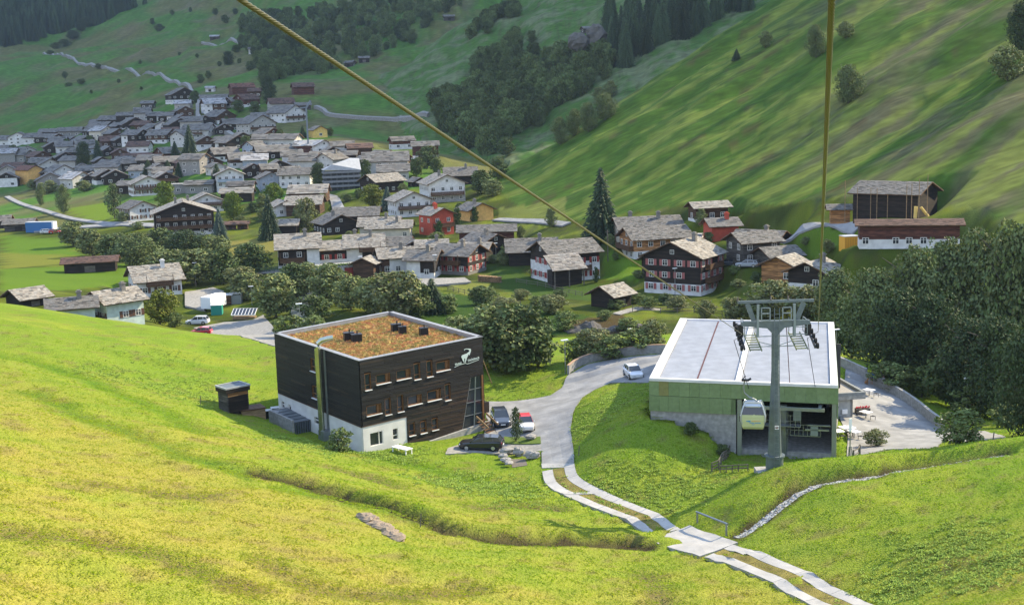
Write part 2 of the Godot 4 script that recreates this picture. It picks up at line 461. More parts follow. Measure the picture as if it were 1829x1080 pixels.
func build_ground(grass_mat: Material) -> void:
	var xs := steps([-1100.0, [-350.0, 11.0], [-130.0, 4.4], [-62.0, 1.6], [62.0, 0.8], [130.0, 1.6], [350.0, 4.4], [700.0, 14.0]])
	var ds := steps([22.0, [205.0, 0.8], [300.0, 1.8], [600.0, 3.6], [1000.0, 5.0], [2000.0, 12.0]])
	var nx := xs.size(); var nd := ds.size()
	var pos := PackedVector3Array(); pos.resize(nx * nd)
	var lay := PackedByteArray(); lay.resize(nx * nd)
	var near_brook := Rect2(-90, 50, 170, 110)
	for j in nd:
		var d := ds[j]
		for i in nx:
			var x := xs[i]
			var k := j * nx + i
			if absf(x) > d * 0.8 + 60.0:
				lay[k] = 9
				continue
			var h := ground(x, d)
			lay[k] = layer if d > 150.0 else 0
			if d < 470.0 and is_paved(x, d): h -= 0.3
			if d > 111.0 and d < 152.0 and absf(x) < 40.0 and inside_plot(x, d): h = minf(h, 1.2)
			if near_brook.has_point(Vector2(x, d)):
				var p := Vector2(x, d)
				h -= tread_at(x, d)[0]
				h += brook_bank(p)
				h += ditch_cut(p)
			pos[k] = Vector3(x, h, -d)
	var nor := PackedVector3Array(); nor.resize(nx * nd)
	var col := PackedColorArray(); col.resize(nx * nd)
	for j in nd:
		for i in nx:
			var k := j * nx + i
			if lay[k] == 9: continue
			var l := pos[j * nx + maxi(i - 1, 0)]; var r := pos[j * nx + mini(i + 1, nx - 1)]
			var u := pos[maxi(j - 1, 0) * nx + i]; var w := pos[mini(j + 1, nd - 1) * nx + i]
			if l == Vector3.ZERO or r == Vector3.ZERO or u == Vector3.ZERO or w == Vector3.ZERO:
				nor[k] = Vector3.UP
			else:
				nor[k] = (r - l).cross(w - u).normalized()
				if nor[k].y < 0.0: nor[k] = -nor[k]
			var q := pos[k]
			var c := soil(q.x, -q.z, lay[k], nor[k].y)
			if ds[j] < 470.0:
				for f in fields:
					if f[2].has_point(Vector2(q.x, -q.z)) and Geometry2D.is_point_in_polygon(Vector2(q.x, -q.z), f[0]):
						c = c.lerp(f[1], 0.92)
				if near_brook.has_point(Vector2(q.x, -q.z)):
					var tr := tread_at(q.x, -q.z)
					if tr[1] > 0.0: c = c.lerp(c3(0.10, 0.21, 0.018) if tr[2] == "green" else c3(0.17, 0.13, 0.07), tr[1] * 0.8)
					var g := minf(line_gap(brook, Vector2(q.x, -q.z)), line_gap(ditch, Vector2(q.x, -q.z)))
					c = c.lerp(c3(0.07, 0.055, 0.03), 1.0 - smoothstep(0.45, 1.0, g + 0.35 * fn_b.get_noise_2d(q.x * 1.3, q.z * 1.3)))
			col[k] = c
	# one sheet, handed out as the valley floor and the slopes that rise from it
	var parts := {"ground": PackedInt32Array(), "right_hillside": PackedInt32Array(), "wooded_hillside": PackedInt32Array(), "far_hillside": PackedInt32Array()}
	var a := PackedInt32Array(); var b := PackedInt32Array(); var e := PackedInt32Array(); var f := PackedInt32Array()
	for j in nd - 1:
		for i in nx - 1:
			var k := j * nx + i
			if lay[k] == 9 or lay[k + 1] == 9 or lay[k + nx] == 9 or lay[k + nx + 1] == 9: continue
			var m := lay[k]
			var o := PackedInt32Array([k, k + nx + 1, k + 1, k, k + nx, k + nx + 1])
			o = PackedInt32Array([k, k + nx + 1, k + 1, k, k + nx, k + nx + 1])
			if m == 1: b.append_array(o)
			elif m == 2: e.append_array(o)
			elif ds[j] > 560.0: f.append_array(o)
			else: a.append_array(o)
	for w in [["ground", a], ["right_hillside", b], ["wooded_hillside", e], ["far_hillside", f]]:
		var map := {}
		var v2 := PackedVector3Array(); var n2 := PackedVector3Array(); var c2 := PackedColorArray(); var i2 := PackedInt32Array()
		for k in w[1]:
			if not map.has(k):
				map[k] = v2.size()
				v2.append(pos[k]); n2.append(nor[k]); c2.append(col[k])
			i2.append(map[k])
		var arr := []
		arr.resize(Mesh.ARRAY_MAX)
		arr[Mesh.ARRAY_VERTEX] = v2; arr[Mesh.ARRAY_NORMAL] = n2; arr[Mesh.ARRAY_COLOR] = c2; arr[Mesh.ARRAY_INDEX] = i2
		var am := ArrayMesh.new()
		am.add_surface_from_arrays(Mesh.PRIMITIVE_TRIANGLES, arr)
		var o := share(w[0], am, grass_mat, self)
		tag(o, {"ground": "green and yellow mountain meadow sloping down to the river and village", "right_hillside": "steep mown hillside rising on the right behind the village", "wooded_hillside": "green slope and wooded gully behind the right hillside", "far_hillside": "shaded green mountain slope above the far village"}[w[0]], "", "", "structure")

# a surface laid on the ground: clipped to its outline, following the relief, with a small edge
func sheet(g: Geo, poly: PackedVector2Array, up := 0.03, cell := 1.0, edge := 0.2) -> void:
	var r := Rect2(poly[0], Vector2.ZERO)
	for p in poly: r = r.expand(p)
	var x := r.position.x
	while x < r.end.x:
		var d := r.position.y
		while d < r.end.y:
			var q := PackedVector2Array([Vector2(x, d), Vector2(x + cell, d), Vector2(x + cell, d + cell), Vector2(x, d + cell)])
			for piece in Geometry2D.intersect_polygons(q, poly):
				var p3 := []
				for w in piece: p3.append(Vector3(w.x, ground(w.x, w.y) + up, -w.y))
				var ix := Geometry2D.triangulate_polygon(piece)
				for i in range(0, ix.size(), 3):
					var a: Vector3 = p3[ix[i]]; var b: Vector3 = p3[ix[i + 1]]; var e: Vector3 = p3[ix[i + 2]]
					if (b - a).cross(e - a).y < 0: g.tri(a, e, b)
					else: g.tri(a, b, e)
			d += cell
		x += cell
	if edge > 0.0:
		var ccw := Geometry2D.is_polygon_clockwise(poly)
		for i in poly.size():
			var a := poly[i]; var b := poly[(i + 1) % poly.size()]
			var m := maxi(1, int(a.distance_to(b) / cell))
			for k in m:
				var s := a.lerp(b, float(k) / m); var t := a.lerp(b, float(k + 1) / m)
				if not ccw:
					var w := s; s = t; t = w
				var hs := Vector3(s.x, ground(s.x, s.y) + up, -s.y); var ht := Vector3(t.x, ground(t.x, t.y) + up, -t.y)
				g.quad(ht + Vector3.DOWN * edge, hs + Vector3.DOWN * edge, hs, ht)

func ribbon(line: PackedVector2Array, width: float) -> PackedVector2Array:
	var fine := PackedVector2Array()
	for i in line.size() - 1:      # rounded through its points
		var p0 := line[maxi(i - 1, 0)]; var p3 := line[mini(i + 2, line.size() - 1)]
		for k in 4: fine.append(line[i].cubic_interpolate(line[i + 1], p0, p3, k / 4.0))
	fine.append(line[-1])
	var l := PackedVector2Array(); var r := PackedVector2Array()
	for i in fine.size():
		var t := (fine[mini(i + 1, fine.size() - 1)] - fine[maxi(i - 1, 0)]).normalized().orthogonal() * width * 0.5
		l.append(fine[i] + t); r.append(fine[i] - t)
	r.reverse()
	l.append_array(r)
	return l

func pts(s: String) -> PackedVector2Array:
	var f := s.split_floats(" ", false)
	var o := PackedVector2Array()
	for i in range(0, f.size() - 1, 2): o.append(Vector2(f[i], f[i + 1]))
	return o

# ---------------------------------------------------------------- houses
var M := {}
var rng := RandomNumberGenerator.new()
var mesh_of := {}

func make_materials() -> void:
	var mot := noise_tex("mottle", 0.02, 256, 0.72, 1.0, 5)
	var soft := noise_tex("soft", 0.012, 256, 0.84, 1.0, 5)
	var bump := noise_tex("bump", 0.05, 256, 0, 1, 4, FastNoiseLite.TYPE_SIMPLEX_SMOOTH, true, 3.0)
	var boards := plank_tex("boards", 16, 0.35, 1.0, 5)
	var grain := plank_tex("grain", 5, 0.55, 1.0, 8)
	M.dk = mat(lin(0.038, 0.025, 0.018), 0.8, boards, 0.25)
	M.br = mat(lin(0.135, 0.068, 0.036), 0.8, boards, 0.25)
	M.or = mat(lin(0.62, 0.30, 0.11), 0.75, boards, 0.25)
	M.gt = mat(lin(0.13, 0.115, 0.10), 0.85, boards, 0.25)
	M.wh = mat(lin(0.66, 0.65, 0.62), 0.9, soft, 0.15)
	M.far_white = [M.wh, mat(lin(0.50, 0.49, 0.46), 0.9, soft, 0.15), mat(lin(0.40, 0.385, 0.35), 0.9, soft, 0.15)]
	M.cr = mat(lin(0.58, 0.53, 0.42), 0.9, soft, 0.15)
	M.gy = mat(lin(0.30, 0.29, 0.27), 0.9, mot, 0.35, bump)
	M.st = mat(lin(0.24, 0.225, 0.20), 0.9, mot, 0.6, bump)
	M.rd = mat(lin(0.46, 0.08, 0.045), 0.85, soft, 0.2)
	M.rr = mat(lin(0.17, 0.06, 0.04), 0.8, boards, 0.25)
	M.ye = mat(lin(0.72, 0.50, 0.15), 0.85, soft, 0.2)
	M.oc = mat(lin(0.72, 0.42, 0.13), 0.85, soft, 0.2)
	M.bl = mat(lin(0.34, 0.39, 0.45), 0.85, soft, 0.2)
	M.gn = mat(lin(0.50, 0.60, 0.54), 0.85, soft, 0.2)
	M.slate = mat(Color.WHITE, 0.75, mot, 0.9, null, true)
	M.metal = mat(lin(0.52, 0.54, 0.56), 0.45, soft, 0.2, null, false, 0.3)
	M.rust = mat(lin(0.14, 0.075, 0.055), 0.7, mot, 0.4)
	M.glass = mat(lin(0.025, 0.03, 0.035), 0.12)
	M.glass.metallic_specular = 0.6
	M.frame = mat(lin(0.62, 0.60, 0.55), 0.7)
	M.shut_r = mat(lin(0.24, 0.035, 0.03), 0.7)
	M.shut_b = mat(lin(0.10, 0.05, 0.03), 0.7)
	M.shut_p = mat(lin(0.30, 0.10, 0.09), 0.7)
	M.wood = mat(lin(0.17, 0.085, 0.04), 0.75, grain, 0.5)
	M.pale_wood = mat(lin(0.40, 0.27, 0.14), 0.75, grain, 0.5)
	M.old_wood = mat(lin(0.22, 0.19, 0.155), 0.85, grain, 0.5)
	M.concrete = mat(lin(0.36, 0.355, 0.335), 0.88, mot, 0.3, bump)
	M.concrete.normal_scale = 0.3
	M.dark = mat(lin(0.02, 0.02, 0.022), 0.7)
	M.flower = mat(lin(0.45, 0.03, 0.05), 0.8)
	M.steel = mat(lin(0.30, 0.33, 0.34), 0.42, soft, 0.3, null, false, 0.75)
	M.white = mat(lin(0.75, 0.75, 0.74), 0.5)
	M.black = mat(lin(0.012, 0.012, 0.013), 0.45)
	M.rubber = mat(lin(0.016, 0.016, 0.016), 0.9)

func window_mesh() -> ArrayMesh:      # 1 x 1 m, facing +z
	if mesh_of.has("window"): return mesh_of.window
	var g := Geo.new()
	g.box(-0.5, -0.5, 0, -0.42, 0.5, 0.07); g.box(0.42, -0.5, 0, 0.5, 0.5, 0.07)
	g.box(-0.42, 0.42, 0, 0.42, 0.5, 0.07); g.box(-0.42, -0.5, 0, 0.42, -0.42, 0.09)
	g.box(-0.035, -0.42, 0, 0.035, 0.42, 0.06); g.box(-0.42, 0.12, 0, -0.035, 0.17, 0.05); g.box(0.035, 0.12, 0, 0.42, 0.17, 0.05)
	var p := Geo.new()
	p.box(-0.425, -0.425, -0.02, 0.425, 0.425, 0.03)
	mesh_of.pane = p.mesh()
	var s := Geo.new()
	s.box(-0.25, -0.5, 0, 0.25, 0.5, 0.06)
	for i in 6: s.box(-0.2, -0.42 + i * 0.15, 0.06, 0.2, -0.34 + i * 0.15, 0.075)
	mesh_of.shutter = s.mesh()
	var f := Geo.new()
	f.box(-0.5, -0.5, 0, 0.5, 0.5, 0.05)
	var far := f.mesh(null, M.frame)
	var h := Geo.new()
	h.box(-0.4, -0.4, 0.01, -0.03, 0.4, 0.06); h.box(0.03, -0.4, 0.01, 0.4, 0.4, 0.06)
	h.mesh(far, M.glass)
	mesh_of.far_window = far
	mesh_of.window = g.mesh()
	return mesh_of.window

func slates(g: Geo, t: Transform3D, length: float, slope: float, size: float, tone: Color, warm: float) -> void:
	# t: x along the eave, y up from the slope, z down the slope from the ridge
	var v := 0.0
	while v < slope:
		var e := minf(size * rng.randf_range(0.75, 1.0), slope - v + 0.02)
		var u := -length / 2 - rng.randf() * size * 0.6
		while u < length / 2:
			var w := size * rng.randf_range(0.8, 1.9)
			var a := maxf(u, -length / 2 + rng.randf_range(-0.05, 0.05)); var b := minf(u + w - 0.02, length / 2 + rng.randf_range(-0.05, 0.05))
			if b - a > 0.08:
				var k := rng.randf()
				var s := rng.randf_range(0.72, 1.22) if k > 0.14 else rng.randf_range(0.35, 0.6)
				var wm := rng.randf_range(-1.0, 1.0) * 0.05 + warm
				g.col = Color(tone.r * s * (1.0 + wm), tone.g * s, tone.b * s * (1.0 - wm))
				var th := size * rng.randf_range(0.07, 0.15); var lo := rng.randf_range(0.0, 0.03)
				var z1 := v + e + size * rng.randf_range(0.02, 0.14)
				var q := [t * Vector3(a, lo, v), t * Vector3(b, lo, v), t * Vector3(b, th + lo, z1), t * Vector3(a, th + lo, z1), t * Vector3(a, 0, z1), t * Vector3(b, 0, z1), t * Vector3(b, 0, v), t * Vector3(a, 0, v)]
				g.quad(q[3], q[2], q[1], q[0]); g.quad(q[4], q[5], q[2], q[3])
				g.quad(q[5], q[6], q[1], q[2]); g.quad(q[7], q[4], q[3], q[0])
			u += w
		v += e

func gable_body(g: Geo, x0: float, x1: float, w: float, y0: float, y1: float, rise: float) -> void:
	var a := w / 2
	var l := [Vector3(x0, y0, a), Vector3(x0, y0, -a), Vector3(x0, y1, -a), Vector3(x0, y1 + rise, 0), Vector3(x0, y1, a)]
	var r := []
	for p in l: r.append(Vector3(x1, p.y, p.z))
	g.quad(l[0], r[0], r[4], l[4]); g.quad(r[1], l[1], l[2], r[2])
	g.quad(l[1], l[0], l[4], l[2]); g.tri(l[2], l[4], l[3])
	g.quad(r[0], r[1], r[2], r[4]); g.tri(r[4], r[2], r[3])

func set_window(o: Node3D, at: Vector3, turn: float, w: float, h: float, near: bool, shutter: Material) -> void:
	var t := Transform3D(Basis(Vector3.UP, turn).scaled_local(Vector3(w, h, 1)), at)
	window_mesh()
	if not near:
		share("window", mesh_of.far_window, null, o, t)
		return
	var win := share("window", mesh_of.window, M.frame, o, t)
	share("pane", mesh_of.pane, M.glass, win)
	if shutter:
		for s in [-1, 1]:
			share("shutter", mesh_of.shutter, shutter, win, Transform3D(Basis().scaled(Vector3(1.05, 1.04, 1)), Vector3(s * 0.80, 0, 0)))

# one chalet; style words are read from its row
func house(x: float, d: float, L: float, W: float, H: float, psi: float, style: String, label: String) -> Node3D:
	var s := style.split(" ", false)
	var near: bool = s.has("n")
	var ang := deg_to_rad(psi)
	var dir := Vector2(x, d).normalized()
	var half := (absf(L * sin(ang)) + absf(W * cos(ang))) * 0.5
	var y0 := ground(x, d)
	var c := Vector2(x, d) + dir * half
	var kind := "barn" if s.has("barn") else ("hut" if s.has("hut") else "chalet")
	if s[0] in ["wh", "gy", "ye", "oc", "bl", "cr", "rd", "gn"]: kind = "house" if kind == "chalet" else kind
	var o := thing(kind, label, kind if kind != "chalet" else "house", Vector3(c.x, y0, -c.y), ang)
	var wall: Material = M[s[0]]
	if not near and s[0] == "wh" and H < 7.5: wall = M.far_white[rng.randi() % 3]
	var roof: String = s[1]
	var bh := 0.0; var bm: Material = M.wh
	var shutter: Material = null
	var chim := 0; var gal := 0; var eav := 0; var part := 0.0; var side := 1
	var pitch := 0.44 if near else 0.5
	var rail: Material = M.wood
	for k in s.slice(2):
		if k.begins_with("bw"): bh = float(k.substr(2)); bm = M.wh
		elif k.begins_with("bs"): bh = float(k.substr(2)); bm = M.st
		elif k.begins_with("br_"): bh = float(k.substr(3)); bm = M.rd
		elif k.begins_with("bc"): bh = float(k.substr(2)); bm = M.concrete
		elif k == "sr": shutter = M.shut_r
		elif k == "sb": shutter = M.shut_b
		elif k == "sp": shutter = M.shut_p
		elif k.begins_with("kg"): gal = int(k.substr(2))
		elif k.begins_with("ke"): eav = int(k.substr(2))
		elif k.begins_with("c") and k.length() == 2: chim = int(k.substr(1))
		elif k.begins_with("hl"): part = float(k.substr(2)); side = -1
		elif k.begins_with("hr"): part = float(k.substr(2)); side = 1
		elif k.begins_with("p"): pitch = float(k.substr(1))
		elif k == "rg": rail = M.bl
	var flat := roof == "fl"
	var rise := 0.0 if flat else pitch * W / 2
	var g := Geo.new()
	if bh > 0.0:
		var b := Geo.new()
		b.box(-L / 2 - 0.04, -4.5, -W / 2 - 0.04, L / 2 + 0.04, bh, W / 2 + 0.04)
		put("base", b, bm, o)
	gable_body(g, -L / 2, L / 2, W, bh - 0.05 if bh > 0.0 else -4.5, H, rise)
	put("wall", g, wall, o)
	if part > 0.0:      # the masonry end of a timber house
		var q := Geo.new()
		var w0 := L * part
		q.box(-0.05 if side > 0 else 0.0, -4.5, -W / 2 + 0.3, w0, H - 0.12, W / 2 + 0.07, Transform3D(Basis(), Vector3(L / 2 - w0 + 0.06 if side > 0 else -L / 2 - 0.06, 0, 0)))
		put("masonry_wall", q, M.wh, o)
	# roof
	var tone := {"sl": Color(0.19, 0.185, 0.172), "lt": Color(0.335, 0.318, 0.28), "dr": Color(0.12, 0.115, 0.11), "rb": Color(0.14, 0.085, 0.065), "mt": Color(0.42, 0.43, 0.44), "rr": Color(0.2, 0.09, 0.06), "fl": Color(0.3, 0.3, 0.29), "ws": Color(0.40, 0.39, 0.37)}.get(roof, Color(0.2, 0.2, 0.19)) as Color  # lt is slate with sunlight mixed into its tone
	var over := 0.9 if near else 0.7
	if flat:
		var f := Geo.new()
		f.box(-L / 2 - 0.25, H, -W / 2 - 0.25, L / 2 + 0.25, H + 0.3, W / 2 + 0.25)
		put("roof", f, M.concrete if not s.has("mtf") else M.metal, o)
	else:
		var th := atan(pitch)
		var slope := (W / 2 + over) / cos(th)
		var rf := Geo.new(); var sl := Geo.new()
		for z in [1, -1]:
			var bz := Basis(Vector3(z, 0, 0), Vector3(0, cos(th), sin(th) * z), Vector3(0, -sin(th), cos(th) * z))
			var t := Transform3D(bz, Vector3(0, H + rise, 0))
			var ln := L + 2 * over
			# deck
			var q := []
			for k in [[-1, -0.02, slope], [1, -0.02, slope], [1, -0.02, 0], [-1, -0.02, 0], [-1, 0.16, slope], [1, 0.16, slope], [1, 0.16, 0.0], [-1, 0.16, 0.0]]:
				q.append(t * Vector3(k[0] * ln / 2, k[1], k[2]))
			rf.box8(q)
			slates(sl, t * Transform3D(Basis(), Vector3(0, 0.165, 0)), ln, slope, 0.46 if near else 1.0, tone, 0.04)
		var r := put("roof", rf, M.shut_b if not near else M.wood, o)
		tag(put("slates", sl, M.slate, r), "", "", "", "stuff")
	for k in chim:
		var q := Geo.new()
		var cx := L * (0.18 if k == 0 else -0.25); var cz := W * (0.12 if k == 0 else -0.1)
		q.box(cx - 0.4, H, cz - 0.4, cx + 0.4, H + rise + 1.0, cz + 0.4); q.box(cx - 0.55, H + rise + 1.0, cz - 0.55, cx + 0.55, H + rise + 1.12, cz + 0.55)
		q.box(cx - 0.3, H + rise + 1.12, cz - 0.3, cx + 0.3, H + rise + 1.4, cz + 0.3)
		put("chimney", q, M.rd if s[0] == "rd" else (M.wh if s.has("wc") else M.st), o)
	# openings on the sides that are seen
	var nf := maxi(1, int(round((H - 0.5) / 2.7)))
	if s.has("barn") or s.has("hut"):
		var q := Geo.new()
		var w := minf(2.4, L * 0.3); var hh := minf(2.2, H * 0.6)
		q.box(-w / 2, 0.1, W / 2, w / 2, hh, W / 2 + 0.07)
		for k in 4: q.box(-w / 2 + k * w / 3 - 0.05, 0.1, W / 2 + 0.07, -w / 2 + k * w / 3 + 0.05, hh, W / 2 + 0.1)
		put("door", q, M.dk if s[0] != "dk" else M.old_wood, o)
	var fw := 1.15 if near else 1.45
	if not s.has("blind"):
		for fl in nf:
			var y := 1.45 + fl * (H - 0.4) / nf
			if y > H - 0.7: continue
			var n := maxi(1, int(L / (2.4 if near else 3.6)))
			if s.has("barn") or s.has("hut"): n = 0
			for i in n:
				var px := -L / 2 + L * (i + 0.5) / n + rng.randf_range(-0.2, 0.2)
				var proud := 0.05 if y < bh + 0.4 else 0.01
				if part > 0.0 and ((side > 0 and px > L / 2 - L * part - 0.4) or (side < 0 and px < -L / 2 + L * part + 0.4)): proud = 0.08
				if rng.randf() < 0.85: set_window(o, Vector3(px, y, W / 2 + proud), 0, fw, 1.2, near, shutter)
			var gx := -1.0 if psi > 0 else 1.0
			var m := maxi(1, int(W / (2.5 if near else 3.6)))
			if s.has("barn"): m = 0
			for i in m:
				var pz := -W / 2 + W * (i + 0.5) / m + rng.randf_range(-0.15, 0.15)
				if rng.randf() < 0.9: set_window(o, Vector3(gx * (L / 2 + (0.05 if y < bh + 0.4 else 0.01)), y, pz), gx * PI / 2, fw, 1.2, near, shutter)
		if rise > 1.6: set_window(o, Vector3((-1.0 if psi > 0 else 1.0) * (L / 2 + 0.01), H + rise * 0.3, 0), (-1.0 if psi > 0 else 1.0) * PI / 2, 0.9, 0.9, near, null)
	for k in gal:
		var y := 2.4 + k * 2.7
		if y > H - 0.2: break
		var gx := -1.0 if psi > 0 else 1.0
		var b := balcony(W * 0.92 if y < H else W * 0.5, rail == M.bl)
		b.name = "x"
		share("balcony", b.mesh, rail, o, Transform3D(Basis(Vector3.UP, gx * PI / 2), Vector3(gx * L / 2, y, 0)))
		b.free()
	for k in eav:
		if 2.4 + k * 2.7 > H - 1.2: break
		var b := balcony(L * 0.6, rail == M.bl)
		share("balcony", b.mesh, rail, o, Transform3D(Basis(), Vector3(0 if part == 0.0 else -side * L * 0.16, 2.4 + k * 2.7, W / 2)))
		b.free()
	return o

func balcony(w: float, solid: bool) -> MeshInstance3D:
	var key := "balcony%.1f%s" % [w, solid]
	if not mesh_of.has(key):
		var g := Geo.new()
		g.box(-w / 2, -0.12, -0.05, w / 2, 0.0, 1.15)
		g.box(-w / 2, 0.95, 1.05, w / 2, 1.03, 1.17)
		if solid: g.box(-w / 2, 0.05, 1.08, w / 2, 0.95, 1.13)
		else:
			var n := int(w / 0.24)
			for i in n:
				var x := -w / 2 + (i + 0.5) * w / n
				g.box(x - 0.1, 0.05, 1.09, x + 0.1, 0.95, 1.13)
		for x in [-w / 2, w / 2 - 0.12]: g.box(x, -0.12, 1.03, x + 0.12, 2.3, 1.15)
		for x in [-w / 2, w / 2 - 0.08]: g.box(x, 0.05, 0.0, x + 0.05, 1.0, 1.05)
		mesh_of[key] = g.mesh()
	var o := MeshInstance3D.new()
	o.mesh = mesh_of[key]
	return o

# ---------------------------------------------------------------- trees
func leaf_mat(c: Color, back := 0.5) -> StandardMaterial3D:
	var m := mat(c, 0.7, null, 1.0, null, true)
	m.metallic_specular = 0.25
	m.backlight_enabled = true
	m.backlight = Color(back * 0.9, back, back * 0.35)
	m.cull_mode = BaseMaterial3D.CULL_DISABLED
	return m

func leaf(g: Geo, p: Vector3, out: Vector3, size: float, r: RandomNumberGenerator) -> void:
	var m := (out + Vector3(r.randf_range(-1, 1), r.randf_range(-0.6, 1.0), r.randf_range(-1, 1)) * 0.9).normalized()
	var s := m.cross(Vector3(r.randf_range(-1, 1), r.randf_range(-1, 1), r.randf_range(-1, 1))).normalized() * size
	var u := m.cross(s).normalized() * size * 0.75
	var k := m * size * 0.3
	g.tri(p - s, p - u * 0.7 - k, p + u - k)
	g.tri(p + s, p + u - k, p - u * 0.7 - k)

func limbs(g: Geo, h: float, spread: float, n: int, r: RandomNumberGenerator, base := 0.0) -> void:
	g.tube([Vector3(0, -1.0, 0), Vector3(0.02 * h, h * 0.3, 0.01 * h), Vector3(-0.01 * h, h * 0.62, 0.02 * h), Vector3(0, h * 0.9, 0)], h * 0.028, h * 0.006, 7)
	for i in n:
		var y := h * r.randf_range(0.18 + base, 0.7); var a := r.randf() * TAU
		var e := Vector3(cos(a) * spread * r.randf_range(0.5, 0.85), h * r.randf_range(0.12, 0.3), sin(a) * spread * r.randf_range(0.5, 0.85))
		var p := Vector3(0, y, 0)
		g.tube([p, p + e * 0.5 + Vector3(0, h * 0.03, 0), p + e], h * 0.011, h * 0.003, 5)

# a broad-leaved tree of height 1 and unit width: lumps of leaves with gaps between
func broad_crown(sd: int, lumps: int, per: int, size: float, low: float, shape := 0.0) -> Geo:
	var r := RandomNumberGenerator.new(); r.seed = sd
	var g := Geo.new()
	var centres := []
	for i in lumps:
		var t := (i + 0.5) / lumps
		var y := lerpf(low, 0.93, t)
		var w := 0.5 * sin(PI * clampf(0.12 + 0.80 * (y - low) / (0.97 - low), 0.0, 1.0)) * (1.0 - shape * y)
		var a := i * 2.4 + r.randf() * 0.8
		var q := sqrt(r.randf()) * w * 0.85
		centres.append([Vector3(cos(a) * q, y, sin(a) * q), r.randf_range(0.11, 0.2) * (1.0 - 0.35 * y)])
	for c in centres:
		var tone := r.randf_range(0.62, 1.25)
		for k in per:
			var dd := Vector3(r.randfn(), r.randfn(), r.randfn()).normalized()
			var p: Vector3 = c[0] + dd * c[1] * (0.55 + 0.55 * sqrt(r.randf())) * Vector3(1.15, 0.85, 1.15)
			var s := tone * r.randf_range(0.7, 1.3)
			g.col = Color(s * r.randf_range(0.85, 1.2), s, s * r.randf_range(0.7, 1.1))
			leaf(g, p, (dd + Vector3(0, 0.35, 0)).normalized(), size * r.randf_range(0.6, 1.25), r)
	return g

func fir_crown(sd: int, tiers: int, per: int, droop: float, size: float) -> Geo:
	var r := RandomNumberGenerator.new(); r.seed = sd
	var g := Geo.new()
	for i in tiers:
		var t := float(i) / (tiers - 1)
		var y := lerpf(0.06, 0.985, t)
		var w := 0.5 * pow(1.0 - t, 0.82) + 0.012
		var n := maxi(4, int(per * (1.0 - 0.75 * t)))
		var a0 := r.randf() * TAU
		for k in n:
			var a := a0 + TAU * k / n + r.randf_range(-0.2, 0.2)
			var l := w * r.randf_range(0.7, 1.12)
			var dir := Vector3(cos(a), 0, sin(a)); var sd_ := Vector3(-sin(a), 0, cos(a))
			var s := r.randf_range(0.6, 1.25)
			var m := maxi(2, int(l / size * 1.6))
			for q in m:
				var f := (q + r.randf() * 0.6 + 0.4) / m
				var p := dir * l * f + Vector3(0, y - droop * l * f * f + 0.006 * r.randfn(), 0)
				g.col = Color(s, s * r.randf_range(0.9, 1.1), s)
				var hw := size * r.randf_range(0.55, 1.0) * (1.15 - 0.6 * f)
				var tip := p + dir * size * 0.95 + Vector3(0, -droop * size * 0.6, 0)
				g.tri(p - sd_ * hw - Vector3(0, hw * 0.5, 0), tip, p + Vector3(0, size * 0.16, 0))
				g.tri(p + sd_ * hw - Vector3(0, hw * 0.5, 0), p + Vector3(0, size * 0.16, 0), tip)
	return g

var tree_kinds := {}
func make_trees() -> void:
	var r := RandomNumberGenerator.new(); r.seed = 5
	var bark := mat(lin(0.10, 0.085, 0.07), 0.9, tx.mottle, 1.0)
	var greens := {"alder": Color(0.16, 0.19, 0.078), "dusky": Color(0.088, 0.122, 0.046), "bright": Color(0.115, 0.165, 0.024), "olive": Color(0.17, 0.185, 0.085), "fir": Color(0.034, 0.056, 0.026), "blue": Color(0.055, 0.085, 0.065), "thuja": Color(0.040, 0.075, 0.022), "shrub": Color(0.13, 0.17, 0.06), "pine": Color(0.075, 0.105, 0.045), "golden": Color(0.13, 0.15, 0.024), "wood": Color(0.125, 0.16, 0.066), "wood_dark": Color(0.052, 0.078, 0.034)}  # wood_dark holds the deep shade of the wood in its colour
	for kind in greens:
		var vars := []
		for i in (3 if kind in ["alder", "dusky", "shrub", "fir", "wood", "wood_dark"] else 1):
			var tr := Geo.new(); var cr: Geo
			var sd: int = hash(kind) % 1000 + i * 17
			match kind:
				"fir", "blue":
					tr.tube([Vector3(0, -0.08, 0), Vector3(0, 0.5, 0), Vector3(0, 0.97, 0)], 0.022, 0.003, 6)
					cr = fir_crown(sd, 32, 18, 0.5, 0.07)
				"pine":
					limbs(tr, 1.0, 0.4, 7, r, 0.1)
					cr = broad_crown(sd, 30, 50, 0.03, 0.16, 0.6)
				"thuja":
					tr.tube([Vector3(0, -0.08, 0), Vector3(0, 0.8, 0)], 0.03, 0.006, 6)
					cr = broad_crown(sd, 24, 80, 0.04, 0.04, 0.4)
				"wood", "wood_dark":
					limbs(tr, 1.0, 0.5, 10, r)
					cr = broad_crown(sd, 64, 120, 0.021, 0.1, 0.15 * i)
				"shrub":
					for k in 5: tr.tube([Vector3(0, -0.1, 0), Vector3(0.12 * cos(k * 1.3), 0.35, 0.12 * sin(k * 1.3)), Vector3(0.28 * cos(k * 1.3), 0.75, 0.28 * sin(k * 1.3))], 0.02, 0.006, 5)
					cr = broad_crown(sd, 20, 70, 0.045, 0.12)
				_:
					limbs(tr, 1.0, 0.5, 8, r)
					cr = broad_crown(sd, 34, 85, 0.036, 0.14, 0.1 * i)
			vars.append([tr.mesh(), cr.mesh()])
		var gc: Color = greens[kind]
		tree_kinds[kind] = [vars, leaf_mat(gc.linear_to_srgb(), 0.45 if kind not in ["fir", "blue", "pine"] else 0.15), bark]

